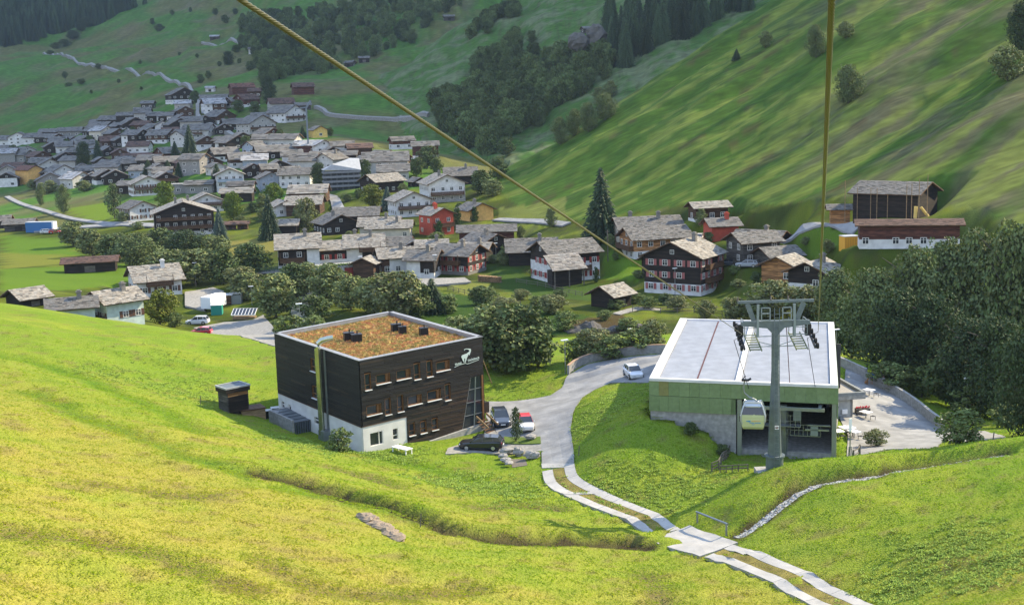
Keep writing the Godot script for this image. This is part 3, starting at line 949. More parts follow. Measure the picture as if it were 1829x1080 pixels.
func tree(kind: String, label: String, x: float, d: float, h: float, w: float, group := "", sink := 0.0) -> Node3D:
	var k: Array = tree_kinds[kind]
	var v: Array = k[0][rng.randi() % k[0].size()]
	var called: String = {"alder": "alder_tree", "dusky": "dark_tree", "bright": "green_tree", "olive": "olive_tree", "fir": "spruce_tree", "blue": "blue_spruce", "thuja": "thuja_tree", "shrub": "shrub", "pine": "pine_tree", "golden": "golden_tree", "wood": "alder_tree", "wood_dark": "dark_tree"}[kind]
	var o := thing(called, label, "shrub" if kind == "shrub" else "tree", spot(x, d, -sink), rng.randf() * TAU, group)
	var t := Transform3D(Basis().scaled(Vector3(w, h, w)), Vector3.ZERO)
	share("trunk", v[0], k[2], o, t)
	share("crown", v[1], k[1], o, t)
	return o

func forest(called: String, label: String, kind: String, list: PackedVector3Array, w: float) -> void:    # a wood that reads as one mass
	var k: Array = tree_kinds[kind]
	var v: Array = k[0][0]
	var mm := MultiMesh.new()
	mm.transform_format = MultiMesh.TRANSFORM_3D; mm.use_colors = true
	mm.mesh = v[1]
	mm.instance_count = list.size()
	for i in list.size():
		var p := list[i]
		var h := p.z
		var b := Basis(Vector3.UP, rng.randf() * TAU).scaled(Vector3(h * w * rng.randf_range(0.8, 1.2), h, h * w * rng.randf_range(0.8, 1.2)))
		mm.set_instance_transform(i, Transform3D(b, spot(p.x, p.y, -0.08 * h)))
		var s := rng.randf_range(0.6, 1.7)
		mm.set_instance_color(i, Color(s, s, s * 0.95))
	var o := MultiMeshInstance3D.new()
	o.multimesh = mm; o.material_override = k[1]
	hang(called, o, self)
	tag(o, label, "trees", "", "stuff")

# ---------------------------------------------------------------- vehicles
func car(called: String, label: String, at: Vector3, turn: float, paint: Color, kind := "estate", top: Color = Color(0, 0, 0, 0)) -> Node3D:
	# x forward; built from cross-sections along the length
	var o := thing(called, label, "car", at, turn, "")
	var pm := mat(paint, 0.3)
	pm.clearcoat_enabled = true; pm.clearcoat = 0.8; pm.clearcoat_roughness = 0.08
	var L := 4.65; var W := 0.9
	if kind == "hatch": L = 3.95; W = 0.85
	if kind == "suv": L = 4.55; W = 0.93
	var up := 0.1 if kind == "suv" else 0.0
	var hood := 0.86 + up; var belt := 0.93 + up; var roof := 1.46 + up * 2.0
	# lower body: [x along length 0..1 from nose, y bottom, y top, half width]
	var lo := [[0.0, 0.42, 0.66, 0.70], [0.03, 0.24, 0.76, 0.84], [0.10, 0.2, 0.83, 0.95], [0.26, 0.2, hood + 0.03, 1.0], [0.5, 0.2, belt - 0.01, 1.0], [0.8, 0.2, belt + 0.03, 1.0], [0.94, 0.24, belt + 0.03, 0.95], [0.985, 0.3, belt - 0.02, 0.88], [1.0, 0.42, 0.8, 0.78]]
	var g := Geo.new()
	var rings := []
	for s in lo:
		var x: float = L * (0.5 - s[0]); var w: float = W * s[3]
		rings.append([Vector3(x, s[1], -w * 0.92), Vector3(x, s[1] + 0.18, -w), Vector3(x, s[2] - 0.10, -w), Vector3(x, s[2], -w * 0.86), Vector3(x, s[2] + 0.02, 0), Vector3(x, s[2], w * 0.86), Vector3(x, s[2] - 0.10, w), Vector3(x, s[1] + 0.18, w), Vector3(x, s[1], w * 0.92)])
	loft(g, rings)
	# roof and pillars
	var back := 0.965 if kind == "estate" else (0.95 if kind == "hatch" else 0.96)
	var cab := [[0.27, hood + 0.03, 0.80], [0.42, roof - 0.03, 0.72], [0.55, roof, 0.73], [0.78, roof - 0.03, 0.72], [back - 0.07, roof - 0.08, 0.70], [back, belt + 0.04, 0.80]]
	var gl := Geo.new(); var rf := Geo.new()
	var side := []
	for s in cab: side.append(Vector3(L * (0.5 - s[0]), s[1], W * s[2]))
	for z in [1, -1]:
		var q := []
		for p in side: q.append(Vector3(p.x, p.y, p.z * z))
		var b0 := Vector3(q[0].x, belt - 0.03, W * 0.9 * z); var b1 := Vector3(q[5].x, belt + 0.02, W * 0.9 * z)
		var fan := [b0, q[0], q[1], q[2], q[3], q[4], q[5], b1]
		var n := 8
		for i in range(1, n - 1):
			if z > 0: gl.tri(fan[0], fan[i], fan[i + 1])
			else: gl.tri(fan[0], fan[i + 1], fan[i])
		# painted pillars over the glass
		for pr in [[b0, q[1]], [Vector3(q[2].x, belt, W * 0.91 * z), q[2] + Vector3(0.02, 0, 0)], [Vector3(q[3].x - 0.05, belt, W * 0.91 * z), q[3]], [b1, q[4]]]:
			rf.beam(pr[0] + Vector3(0, 0, 0.012 * z), pr[1] + Vector3(0, 0.0, 0.012 * z), 0.075, 0.03, Vector3(0, 0, z))
	for i in 5:
		var a: Vector3 = side[i]; var b: Vector3 = side[i + 1]
		var m: Geo = gl if i == 0 or i == 4 else rf
		m.quad(Vector3(a.x, a.y, a.z), Vector3(a.x, a.y, -a.z), Vector3(b.x, b.y, -b.z), Vector3(b.x, b.y, b.z))
	for z in [1, -1]: rf.beam(side[1] * Vector3(1, 1, z), side[4] * Vector3(1, 1, z), 0.06, 0.05)
	put("body", g, pm, o)
	put("windows", gl, M.glass, o)
	var rm := pm
	if top.a > 0.0: rm = mat(top, 0.3)
	put("roof", rf, rm, o)
	var wr := 0.33 + up * 0.3
	if not mesh_of.has("tyre"):
		var t := Geo.new()
		t.tube([Vector3(0, 0, -0.11), Vector3(0, 0, -0.08), Vector3(0, 0, 0.08), Vector3(0, 0, 0.11)], 1.0, 1.0, 16)
		mesh_of.tyre = t.mesh()
		var d := Geo.new()
		d.tube([Vector3(0, 0, 0.10), Vector3(0, 0, 0.125)], 0.66, 0.6, 14)
		for k in 5:
			var a := TAU * k / 5
			d.beam(Vector3(cos(a) * 0.1, sin(a) * 0.1, 0.13), Vector3(cos(a) * 0.6, sin(a) * 0.6, 0.13), 0.12, 0.02, Vector3(0, 0, 1))
		mesh_of.rim = d.mesh()
	var rim := mat(lin(0.5, 0.5, 0.52), 0.35, null, 1.0, null, false, 0.8)
	for x in [L * 0.31, -L * 0.29]:
		for z in [1, -1]:
			var wh := share("wheel", mesh_of.tyre, M.rubber, o, Transform3D(Basis(Vector3.UP, 0.0 if z > 0 else PI).scaled_local(Vector3(wr, wr, 1)), Vector3(x, wr, z * (W - 0.08))))
			share("rim", mesh_of.rim, rim, wh)
	for z in [1, -1]:
		var h := Geo.new(); h.ball(Vector3(L * 0.465, 0.66 + up, z * W * 0.72), Vector3(0.1, 0.08, 0.16), 5, 8)
		put("headlight", h, mat(lin(0.7, 0.72, 0.75), 0.15), o)
		var t := Geo.new(); t.box(-L * 0.49, 0.70 + up, z * W * 0.74 - 0.12, -L * 0.47, 0.90 + up, z * W * 0.74 + 0.10)
		put("tail_light", t, mat(lin(0.4, 0.02, 0.02), 0.3), o)
		var mi := Geo.new(); mi.box(L * 0.2, belt, z * (W + 0.02) - 0.02, L * 0.2 + 0.1, belt + 0.14, z * (W + 0.14) + 0.02)
		put("mirror", mi, pm, o)
	var p := Geo.new(); p.box(-L * 0.505, 0.5, -0.26, -L * 0.495, 0.61, 0.26); p.box(L * 0.493, 0.42, -0.26, L * 0.503, 0.53, 0.26)
	put("number_plate", p, M.white, o)
	return o

func loft(g: Geo, rings: Array) -> void:       # rings run from +x to -x, each from -z over the top to +z
	var m: int = rings[0].size()
	for i in rings.size() - 1:
		for k in m - 1:
			g.quad(rings[i][k], rings[i + 1][k], rings[i + 1][k + 1], rings[i][k + 1])
		g.quad(rings[i][m - 1], rings[i + 1][m - 1], rings[i + 1][0], rings[i][0])
	var a: Array = rings[0]; var b: Array = rings[-1]
	for k in range(1, m - 1):
		g.tri(a[0], a[k], a[k + 1]); g.tri(b[0], b[k + 1], b[k])

# ---------------------------------------------------------------- the hotel with the planted roof
func wall_frame(p: Vector2, q: Vector2) -> Transform3D:     # (x, away) ends, left to right as seen from outside
	var u := Vector3(q.x - p.x, 0, -(q.y - p.y)).normalized()
	return Transform3D(Basis(u, Vector3.UP, u.cross(Vector3.UP)), Vector3(p.x, 0, -p.y))

func clad(g: Geo, t: Transform3D, u0: float, u1: float, y0: float, y1: float, holes: Array, r: RandomNumberGenerator, edge: Callable) -> void:
	var y := y0
	while y < y1 - 0.02:
		var h := minf(0.175, y1 - y)
		var cuts := []
		for o in holes:
			if o[1] < y + h - 0.03 and o[3] > y + 0.03: cuts.append([o[0], o[2]])
		cuts.sort_custom(func(a, b): return a[0] < b[0])
		var lim: float = edge.call(y + h * 0.5, u1)
		var runs := []; var a := u0
		for c in cuts:
			if c[0] > a: runs.append([a, minf(c[0], lim)])
			a = maxf(a, c[1])
		if a < lim: runs.append([a, lim])
		for run in runs:
			var s: float = run[0]
			while s < run[1] - 0.01:
				var e: float = minf(s + r.randf_range(2.2, 4.6), run[1])
				if run[1] - e < 0.5: e = run[1]
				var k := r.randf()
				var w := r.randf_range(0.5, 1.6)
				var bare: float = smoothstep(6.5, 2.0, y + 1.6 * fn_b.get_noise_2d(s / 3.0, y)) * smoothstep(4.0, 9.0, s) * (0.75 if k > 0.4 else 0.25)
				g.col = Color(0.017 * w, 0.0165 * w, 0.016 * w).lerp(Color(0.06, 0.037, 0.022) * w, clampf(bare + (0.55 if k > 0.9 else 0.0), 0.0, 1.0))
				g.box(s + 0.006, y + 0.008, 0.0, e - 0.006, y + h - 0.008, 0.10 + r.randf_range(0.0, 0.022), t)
				s = e
		y += h

func build_hotel() -> void:
	var r := RandomNumberGenerator.new(); r.seed = 77
	var top := 11.02
	var P := [Vector2(-15.66, 122.0), Vector2(-27.2, 138.4), Vector2(-15.09, 150.78), Vector2(-3.46, 132.76)]
	var o := thing("hotel", "dark timber hotel with rusty planted flat roof and white base in the meadow", "hotel")
	# inner walls, a little behind the boards
	var c: Vector2 = (P[0] + P[1] + P[2] + P[3]) * 0.25
	var inset := PackedVector2Array()
	for p in P: inset.append(Vector2(p.x, -p.y).lerp(Vector2(c.x, -c.y), 0.035))
	var g := Geo.new()
	g.prism(inset, -2.5, 10.35)
	put("wall", g, mat(lin(0.02, 0.018, 0.016), 0.9), o)
	var fr := wall_frame(P[0], P[3]); var lf := wall_frame(P[1], P[0]); var bk := wall_frame(P[3], P[2]); var rr := wall_frame(P[2], P[1])
	var fl: float = P[0].distance_to(P[3]); var ll: float = P[1].distance_to(P[0])
	# openings: left, bottom, right, top
	var front := [[0.51, 7.9, 1.3, 9.62], [1.9, 8.25, 3.7, 9.25], [4.5, 8.25, 6.35, 9.25], [6.78, 7.9, 7.62, 9.62], [8.46, 7.9, 9.26, 9.62], [9.73, 8.25, 11.6, 9.27], [0.55, 5.2, 2.42, 6.22], [2.86, 4.85, 3.64, 6.56], [4.45, 4.85, 5.24, 6.62], [5.8, 5.25, 7.66, 6.28], [8.4, 5.25, 10.25, 6.32], [10.78, 4.9, 11.58, 6.66], [5.8, 2.0, 6.62, 3.34], [7.3, 1.95, 8.15, 3.26], [8.85, 1.98, 9.7, 3.27]]
	var side := [[9.0, 8.25, 10.3, 9.65], [9.0, 5.25, 10.3, 6.6]]
	var cut := func(y: float, u1: float) -> float: return u1 if y > 6.85 else lerpf(13.0, 14.46, clampf((y - 1.2) / 5.6, 0.0, 1.0))
	var whole := func(_y: float, u1: float) -> float: return u1
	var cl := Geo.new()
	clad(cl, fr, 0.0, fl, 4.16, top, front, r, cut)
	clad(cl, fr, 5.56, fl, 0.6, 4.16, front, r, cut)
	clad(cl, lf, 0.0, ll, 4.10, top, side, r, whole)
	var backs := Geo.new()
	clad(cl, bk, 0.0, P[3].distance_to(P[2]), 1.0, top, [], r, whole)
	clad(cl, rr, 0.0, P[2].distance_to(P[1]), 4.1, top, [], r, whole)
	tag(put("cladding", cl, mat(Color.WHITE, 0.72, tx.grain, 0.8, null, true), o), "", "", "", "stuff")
	# white plinth
	var w := Geo.new()
	var wf := [[0.79, 1.88, 2.49, 3.36], [3.67, 1.97, 4.43, 3.24]]; var wl := [[0.68, 2.45, 1.57, 3.35], [2.49, 2.6, 3.32, 3.32], [9.05, 2.3, 10.27, 3.21]]
	for q in [[fr, 0.0, 5.54, 4.14, wf], [lf, -0.05, ll, 4.08, wl]]:
		masonry(w, q[0], q[1], q[2], -2.5, q[3], q[4], 0.07)
	w.box(0, -2.5, -0.02, P[2].distance_to(P[1]), 4.08, 0.07, rr)
	put("white_base", w, M.wh, o)
	var rust := Geo.new()
	rust.box(0, 4.085, 0.0, ll, 4.15, 0.13, lf); rust.box(0, 4.14, 0.0, 5.6, 4.2, 0.135, fr)
	put("rusty_drip_edge", rust, M.rust, o)
	# windows
	var wood := mat(lin(0.26, 0.12, 0.04), 0.6, tx.grain, 1.0)
	var sill := mat(lin(0.55, 0.57, 0.58), 0.4)
	for s in [[fr, front, true], [lf, side, true], [fr, wf, false], [lf, wl, false]]:
		for q in s[1]:
			var t: Transform3D = s[0]
			var f := Geo.new()
			var z := -0.16; var e := 0.07
			var x0: float = q[0]; var y0: float = q[1]; var x1: float = q[2]; var y1: float = q[3]
			f.box(x0, y0, z, x0 + e, y1, 0.06, t); f.box(x1 - e, y0, z, x1, y1, 0.06, t)
			f.box(x0 + e, y1 - e, z, x1 - e, y1, 0.06, t); f.box(x0 + e, y0, z, x1 - e, y0 + e, 0.06, t)
			if x1 - x0 > 1.4: f.box(x1 - 0.5, y0 + e, z + 0.01, x1 - 0.42, y1 - e, -0.02, t)
			else: f.box(x0 + e, y0 + 0.45, z + 0.01, x1 - e, y0 + 0.52, -0.02, t)
			var win := put("window", f, wood if s[2] else M.frame, o)
			var p := Geo.new()
			p.box(x0 + e, y0 + e, z - 0.03, x1 - e, y1 - e, z + 0.03, t)
			put("pane", p, M.glass, win)
			if s[2]:
				var b := Geo.new()
				b.box(x0 - 0.03, y0 - 0.07, -0.1, x1 + 0.03, y0 - 0.005, 0.24, t)
				put("sill", b, sill, win)
				if x1 - x0 > 1.4 and r.randf() < 0.8:
					var q2 := Geo.new()
					q2.box(x1 - 0.4, y0 + e, z + 0.03, x1 - e - 0.02, y1 - e, z + 0.06, t)
					put("casement", q2, wood, win)
	# the corner glazing under the overhang
	var gz := Geo.new()
	var quad := [Vector3(13.05, 1.1, 0), Vector3(16.0, 1.1, 0), Vector3(16.0, 6.85, 0), Vector3(14.5, 6.85, 0)]
	gz.quad(fr * (quad[0] + Vector3(0, 0, -0.05)), fr * (quad[1] + Vector3(0, 0, -0.05)), fr * (quad[2] + Vector3(0, 0, -0.05)), fr * (quad[3] + Vector3(0, 0, -0.05)))
	var clear := mat(Color(0.35, 0.4, 0.4), 0.08)
	clear.metallic_specular = 0.8
	put("corner_glazing", gz, mat(lin(0.03, 0.036, 0.036), 0.06), o)
	for k in 4:
		var y := 1.15 + k * 1.42
		var b := Geo.new()
		var x := lerpf(13.05, 14.46, (y - 1.1) / 5.7)
		b.box(x, y, -0.05, 16.02, y + 0.07, 0.05, fr)
		put("mullion", b, M.steel, o)
	for q in [[Vector3(13.05, 1.1, 0), Vector3(14.5, 6.85, 0)], [Vector3(14.75, 1.1, 0.02), Vector3(15.2, 6.85, 0.02)]]:
		var b := Geo.new(); b.beam(fr * q[0], fr * q[1], 0.08, 0.12); put("mullion", b, M.steel, o)
	var post := Geo.new(); post.box(15.98, 0.8, -0.15, 16.2, 6.85, 0.12, fr)
	put("corner_post", post, wood, o)
	var stay := Geo.new(); stay.tube([fr * Vector3(16.25, 9.0, -0.2), fr * Vector3(19.2, 5.0, -2.0)], 0.07, 0.07, 6)
	put("stay", stay, M.pale_wood, o)
	# roof: metal edge, bed of sedum, five ventilators
	var ed := Geo.new()
	for q in [[fr, fl], [lf, ll], [bk, P[3].distance_to(P[2])], [rr, P[2].distance_to(P[1])]]:
		ed.box(0.05, 10.3, -0.42, q[1] - 0.05, top + 0.06, -0.02, q[0])
		ed.box(-0.14, top + 0.06, -0.44, q[1] + 0.14, top + 0.12, 0.14, q[0])
	put("roof_edge", ed, mat(lin(0.33, 0.335, 0.34), 0.5, tx.soft, 0.3, null, false, 0.4), o)
	var bed := Geo.new()
	var roof := PackedVector2Array()
	for p in P: roof.append(Vector2(p.x, p.y).lerp(c, 0.032))
	var x := -28.0
	var cell := 0.45
	while x < -2.0:
		var d := 121.0
		while d < 152.0:
			for piece in Geometry2D.intersect_polygons(PackedVector2Array([Vector2(x, d), Vector2(x + cell, d), Vector2(x + cell, d + cell), Vector2(x, d + cell)]), roof):
				var ix := Geometry2D.triangulate_polygon(piece)
				bed.col = sedum(x, d)
				for i in range(0, ix.size(), 3):
					var v := []
					for k in 3: v.append(Vector3(piece[ix[i + k]].x, 10.62 + 0.07 * fn_b.get_noise_2d(piece[ix[i + k]].x, piece[ix[i + k]].y), -piece[ix[i + k]].y))
					if (v[1] - v[0]).cross(v[2] - v[0]).y < 0: bed.tri(v[0], v[2], v[1])
					else: bed.tri(v[0], v[1], v[2])
			d += cell
		x += cell
	put("planted_roof", bed, mat(Color.WHITE, 0.95, tx.mottle, 0.9, null, true), o)
	var tuft := Geo.new()
	for k in 9:
		var a := r.randf() * TAU; var q := Vector3(cos(a), 0, sin(a)) * r.randf_range(0.02, 0.12)
		tuft.tri(q + Vector3(0.03, 0, 0), q + Vector3(r.randf_range(-0.06, 0.06), r.randf_range(0.1, 0.24), r.randf_range(-0.06, 0.06)), q - Vector3(0.03, 0, 0.02))
	var mm := MultiMesh.new(); mm.transform_format = MultiMesh.TRANSFORM_3D; mm.use_colors = true; mm.mesh = tuft.mesh()
	var spots := []
	while spots.size() < 9000:
		var q := Vector2(r.randf_range(-27.5, -3.2), r.randf_range(122, 151))
		if Geometry2D.is_point_in_polygon(q, roof): spots.append(q)
	mm.instance_count = spots.size()
	for i in spots.size():
		mm.set_instance_transform(i, Transform3D(Basis(Vector3.UP, r.randf() * TAU).scaled(Vector3(1.3, r.randf_range(0.6, 1.3), 1.3)), Vector3(spots[i].x, 10.6, -spots[i].y)))
		mm.set_instance_color(i, sedum(spots[i].x, spots[i].y) * r.randf_range(0.8, 1.4))
	var mi := MultiMeshInstance3D.new(); mi.multimesh = mm; mi.material_override = leaf_mat(Color.WHITE, 0.25)
	hang("sedum", mi, o); tag(mi, "", "", "", "stuff")
	var vent := Geo.new(); vent.box(-0.55, 0, -0.4, 0.55, 0.95, 0.4); vent.box(-0.6, 0.95, -0.45, 0.6, 1.0, 0.45)
	for k in 6: vent.box(-0.5 + k * 0.18, 0.1, 0.4, -0.42 + k * 0.18, 0.85, 0.43)
	var pipe := Geo.new(); pipe.tube([Vector3(0.1, 1.0, 0), Vector3(0.1, 1.28, 0)], 0.07, 0.07, 8); pipe.tube([Vector3(0.1, 1.28, 0), Vector3(0.1, 1.34, 0)], 0.11, 0.09, 8)
	var vm := vent.mesh(); var pm := pipe.mesh()
	for q in [[-18.37, 135.25, 1.0], [-17.37, 134.15, 1.0], [-13.44, 139.69, 1.0], [-12.59, 138.04, 0.75], [-10.09, 136.78, 0.85]]:
		var v := share("roof_ventilator", vm, M.black, o, Transform3D(Basis(Vector3.UP, 0.35).scaled_local(Vector3(q[2], 1, q[2])), Vector3(q[0], 10.55, -q[1])))
		share("vent_pipe", pm, M.black, v)
	# stainless flue up the left wall, its top bent over
	var fp := Geo.new()
	var line := []
	for q in [[12.0, 1.8, 0.62], [12.0, 11.2, 0.62], [12.05, 11.75, 0.5], [12.2, 12.05, 0.2], [12.5, 12.2, -0.4], [12.75, 12.25, -0.9]]: line.append(lf * Vector3(q[0], q[1], q[2]))
	fp.tube(line, 0.33, 0.31, 14)
	for k in 6:
		var y := 2.6 + k * 1.7
		fp.tube([lf * Vector3(12.0, y, 0.62), lf * Vector3(12.0, y + 0.06, 0.62)], 0.35, 0.35, 14)
	put("flue", fp, mat(lin(0.50, 0.52, 0.40), 0.22, tx.soft, 0.3, null, false, 0.9), o)
	var fb := Geo.new(); fb.box(11.6, 1.0, 0.07, 12.9, 2.3, 0.9, lf); fb.box(12.35, 2.3, 0.07, 12.75, 11.0, 0.16, lf)
	put("flue_box", fb, M.steel, o)
	# logo: the ibex, its mountain line, and the name
	var logo := mat(lin(0.42, 0.50, 0.47), 0.6)
	var out := []
	for s in "578,500 590,470 640,445 700,425 745,390 770,370 772,340 745,318 700,308 668,318 655,345 648,335 660,305 700,292 760,296 800,300 812,335 800,390 785,420 775,465 758,455 745,440 735,480 705,540 690,600 668,650 655,650 668,590 668,548 655,540 640,560 645,650 630,640 600,575".split(" "):
		var f: PackedFloat64Array = s.split_floats(",")
		var px := f[0] / 13.5; var py := f[1] / 13.5        # drawn flat on the wall, leaning as the print does
		out.append(Vector2(13.15 + (px - 42.2) * 0.08, 10.05 - (py - 21.7) * 0.0578 - (px - 59.8) * 0.011))
	var body := PackedVector2Array(out)
	var lg := Geo.new()
	var up := fr * Transform3D(Basis(Vector3(1, 0, 0), Vector3(0, 0, 1), Vector3(0, -1, 0)), Vector3(0, 0, 0.13))
	var flip := PackedVector2Array()
	for p in body: flip.append(Vector2(p.x, -p.y))
	lg.prism(flip, 0.0, 0.03, up)
	var li := PackedVector2Array([Vector2(12.2, 8.36), Vector2(12.9, 8.5), Vector2(13.75, 8.55), Vector2(14.0, 8.42), Vector2(14.4, 8.46), Vector2(15.65, 8.62)])
	for i in li.size() - 1:
		lg.beam(fr * Vector3(li[i].x, li[i].y, 0.145), fr * Vector3(li[i + 1].x, li[i + 1].y, 0.145), 0.045, 0.03, fr.basis.z)
	put("ibex_emblem", lg, logo, o)
	for q in [["Hotel", 12.72, 8.66, 0.04], ["Steinbock", 14.9, 8.82, 0.05]]:
		var tm := TextMesh.new()
		var sf := SystemFont.new(); sf.font_names = PackedStringArray(["Droid Sans"]); sf.font_weight = 700
		tm.text = q[0]; tm.font = sf; tm.font_size = 40; tm.pixel_size = 0.0088; tm.depth = 0.03
		share("lettering", tm, logo, o, fr * Transform3D(Basis(Vector3(0, 0, 1), q[3]), Vector3(q[1], q[2], 0.15)))
	# outside: ramp wall, bin house, balcony box
	var ramp := Geo.new()
	ramp.box8([fr * Vector3(8.2, -1.0, 0.5), fr * Vector3(16.6, -1.0, 0.5), fr * Vector3(16.6, -1.0, 0.2), fr * Vector3(8.2, -1.0, 0.2), fr * Vector3(8.2, 1.0, 0.5), fr * Vector3(16.6, 1.55, 0.5), fr * Vector3(16.6, 1.55, 0.2), fr * Vector3(8.2, 1.0, 0.2)])
	put("ramp_wall", ramp, M.concrete, o)
	var bal := Geo.new(); bal.box(16.2, 2.3, -2.6, 17.3, 3.5, -0.3, fr)
	put("side_balcony", bal, M.dk, o)
	var bin := thing("bin_house", "low concrete enclosure with dark ribbed metal lid against the white hotel base", "enclosure", lf.origin)
	var b1 := Geo.new(); b1.box(2.2, -1.5, 2.1, 8.3, 2.9, 2.35, lf); b1.box(2.2, -1.5, 0.1, 2.45, 2.85, 2.1, lf)
	for p in [b1]:
		shift(p, -lf.origin)
	put("concrete_wall", b1, M.concrete, bin)
	var zinc := mat(lin(0.13, 0.15, 0.17), 0.45, tx.soft, 0.3, null, false, 0.4)
	for k in 5:
		var b := Geo.new(); b.box(2.5 + k * 1.16, 2.72 - k * 0.05, 0.12, 3.6 + k * 1.16, 2.80 - k * 0.05, 2.08, lf)
		shift(b, -lf.origin); put("lid_panel", b, zinc, bin)
	for k in 7:
		var b := Geo.new(); b.box(8.1, 0.2, 0.14 + k * 0.28, 8.22, 2.46, 0.32 + k * 0.28, lf)
		shift(b, -lf.origin); put("slat", b, zinc, bin)

func shift(g: Geo, by: Vector3) -> void:
	for i in g.v.size(): g.v[i] += by

func masonry(g: Geo, t: Transform3D, u0: float, u1: float, y0: float, y1: float, holes: Array, depth: float) -> void:   # a wall with real openings
	var xs := [u0, u1]; var ys := [y0, y1]
	for h in holes: xs.append_array([h[0], h[2]]); ys.append_array([h[1], h[3]])
	xs.sort(); ys.sort()
	for i in xs.size() - 1:
		for j in ys.size() - 1:
			if xs[i + 1] - xs[i] < 0.001 or ys[j + 1] - ys[j] < 0.001: continue
			var m := Vector2((xs[i] + xs[i + 1]) / 2, (ys[j] + ys[j + 1]) / 2); var open := false
			for h in holes: open = open or (m.x > h[0] and m.x < h[2] and m.y > h[1] and m.y < h[3])
			if not open: g.quad(t * Vector3(xs[i], ys[j], depth), t * Vector3(xs[i + 1], ys[j], depth), t * Vector3(xs[i + 1], ys[j + 1], depth), t * Vector3(xs[i], ys[j + 1], depth))
	for h in holes:
		var a := Vector3(h[0], h[1], 0); var b := Vector3(h[2], h[3], 0); var z := Vector3(0, 0, depth); var k := Vector3(0, 0, -0.3)
		g.quad(t * (a + k), t * (Vector3(b.x, a.y, 0) + k), t * (Vector3(b.x, a.y, 0) + z), t * (a + z))
		g.quad(t * (Vector3(a.x, b.y, 0) + z), t * (b + z), t * (b + k), t * (Vector3(a.x, b.y, 0) + k))
		g.quad(t * (a + k), t * (a + z), t * (Vector3(a.x, b.y, 0) + z), t * (Vector3(a.x, b.y, 0) + k))
		g.quad(t * (Vector3(b.x, a.y, 0) + z), t * (Vector3(b.x, a.y, 0) + k), t * (b + k), t * (b + z))
	g.quad(t * Vector3(u0, y0, -0.3), t * Vector3(u0, y0, depth), t * Vector3(u0, y1, depth), t * Vector3(u0, y1, -0.3))
	g.quad(t * Vector3(u1, y0, depth), t * Vector3(u1, y0, -0.3), t * Vector3(u1, y1, -0.3), t * Vector3(u1, y1, depth))
	g.quad(t * Vector3(u0, y1, depth), t * Vector3(u1, y1, depth), t * Vector3(u1, y1, -0.3), t * Vector3(u0, y1, -0.3))

func sedum(x: float, d: float) -> Color:
	var a := fn_c.get_noise_2d(x / 2.6, d / 2.6); var b := fn_b.get_noise_2d(x / 0.9 + 7.0, d / 0.9)
	var c := Color(0.235, 0.148, 0.06).lerp(Color(0.245, 0.115, 0.055), smoothstep(-0.1, 0.3, a)).lerp(Color(0.27, 0.22, 0.075), smoothstep(0.0, 0.35, b))
	return c.lerp(Color(0.09, 0.10, 0.03), smoothstep(0.25, 0.45, b - a) * 0.7) * 1.7

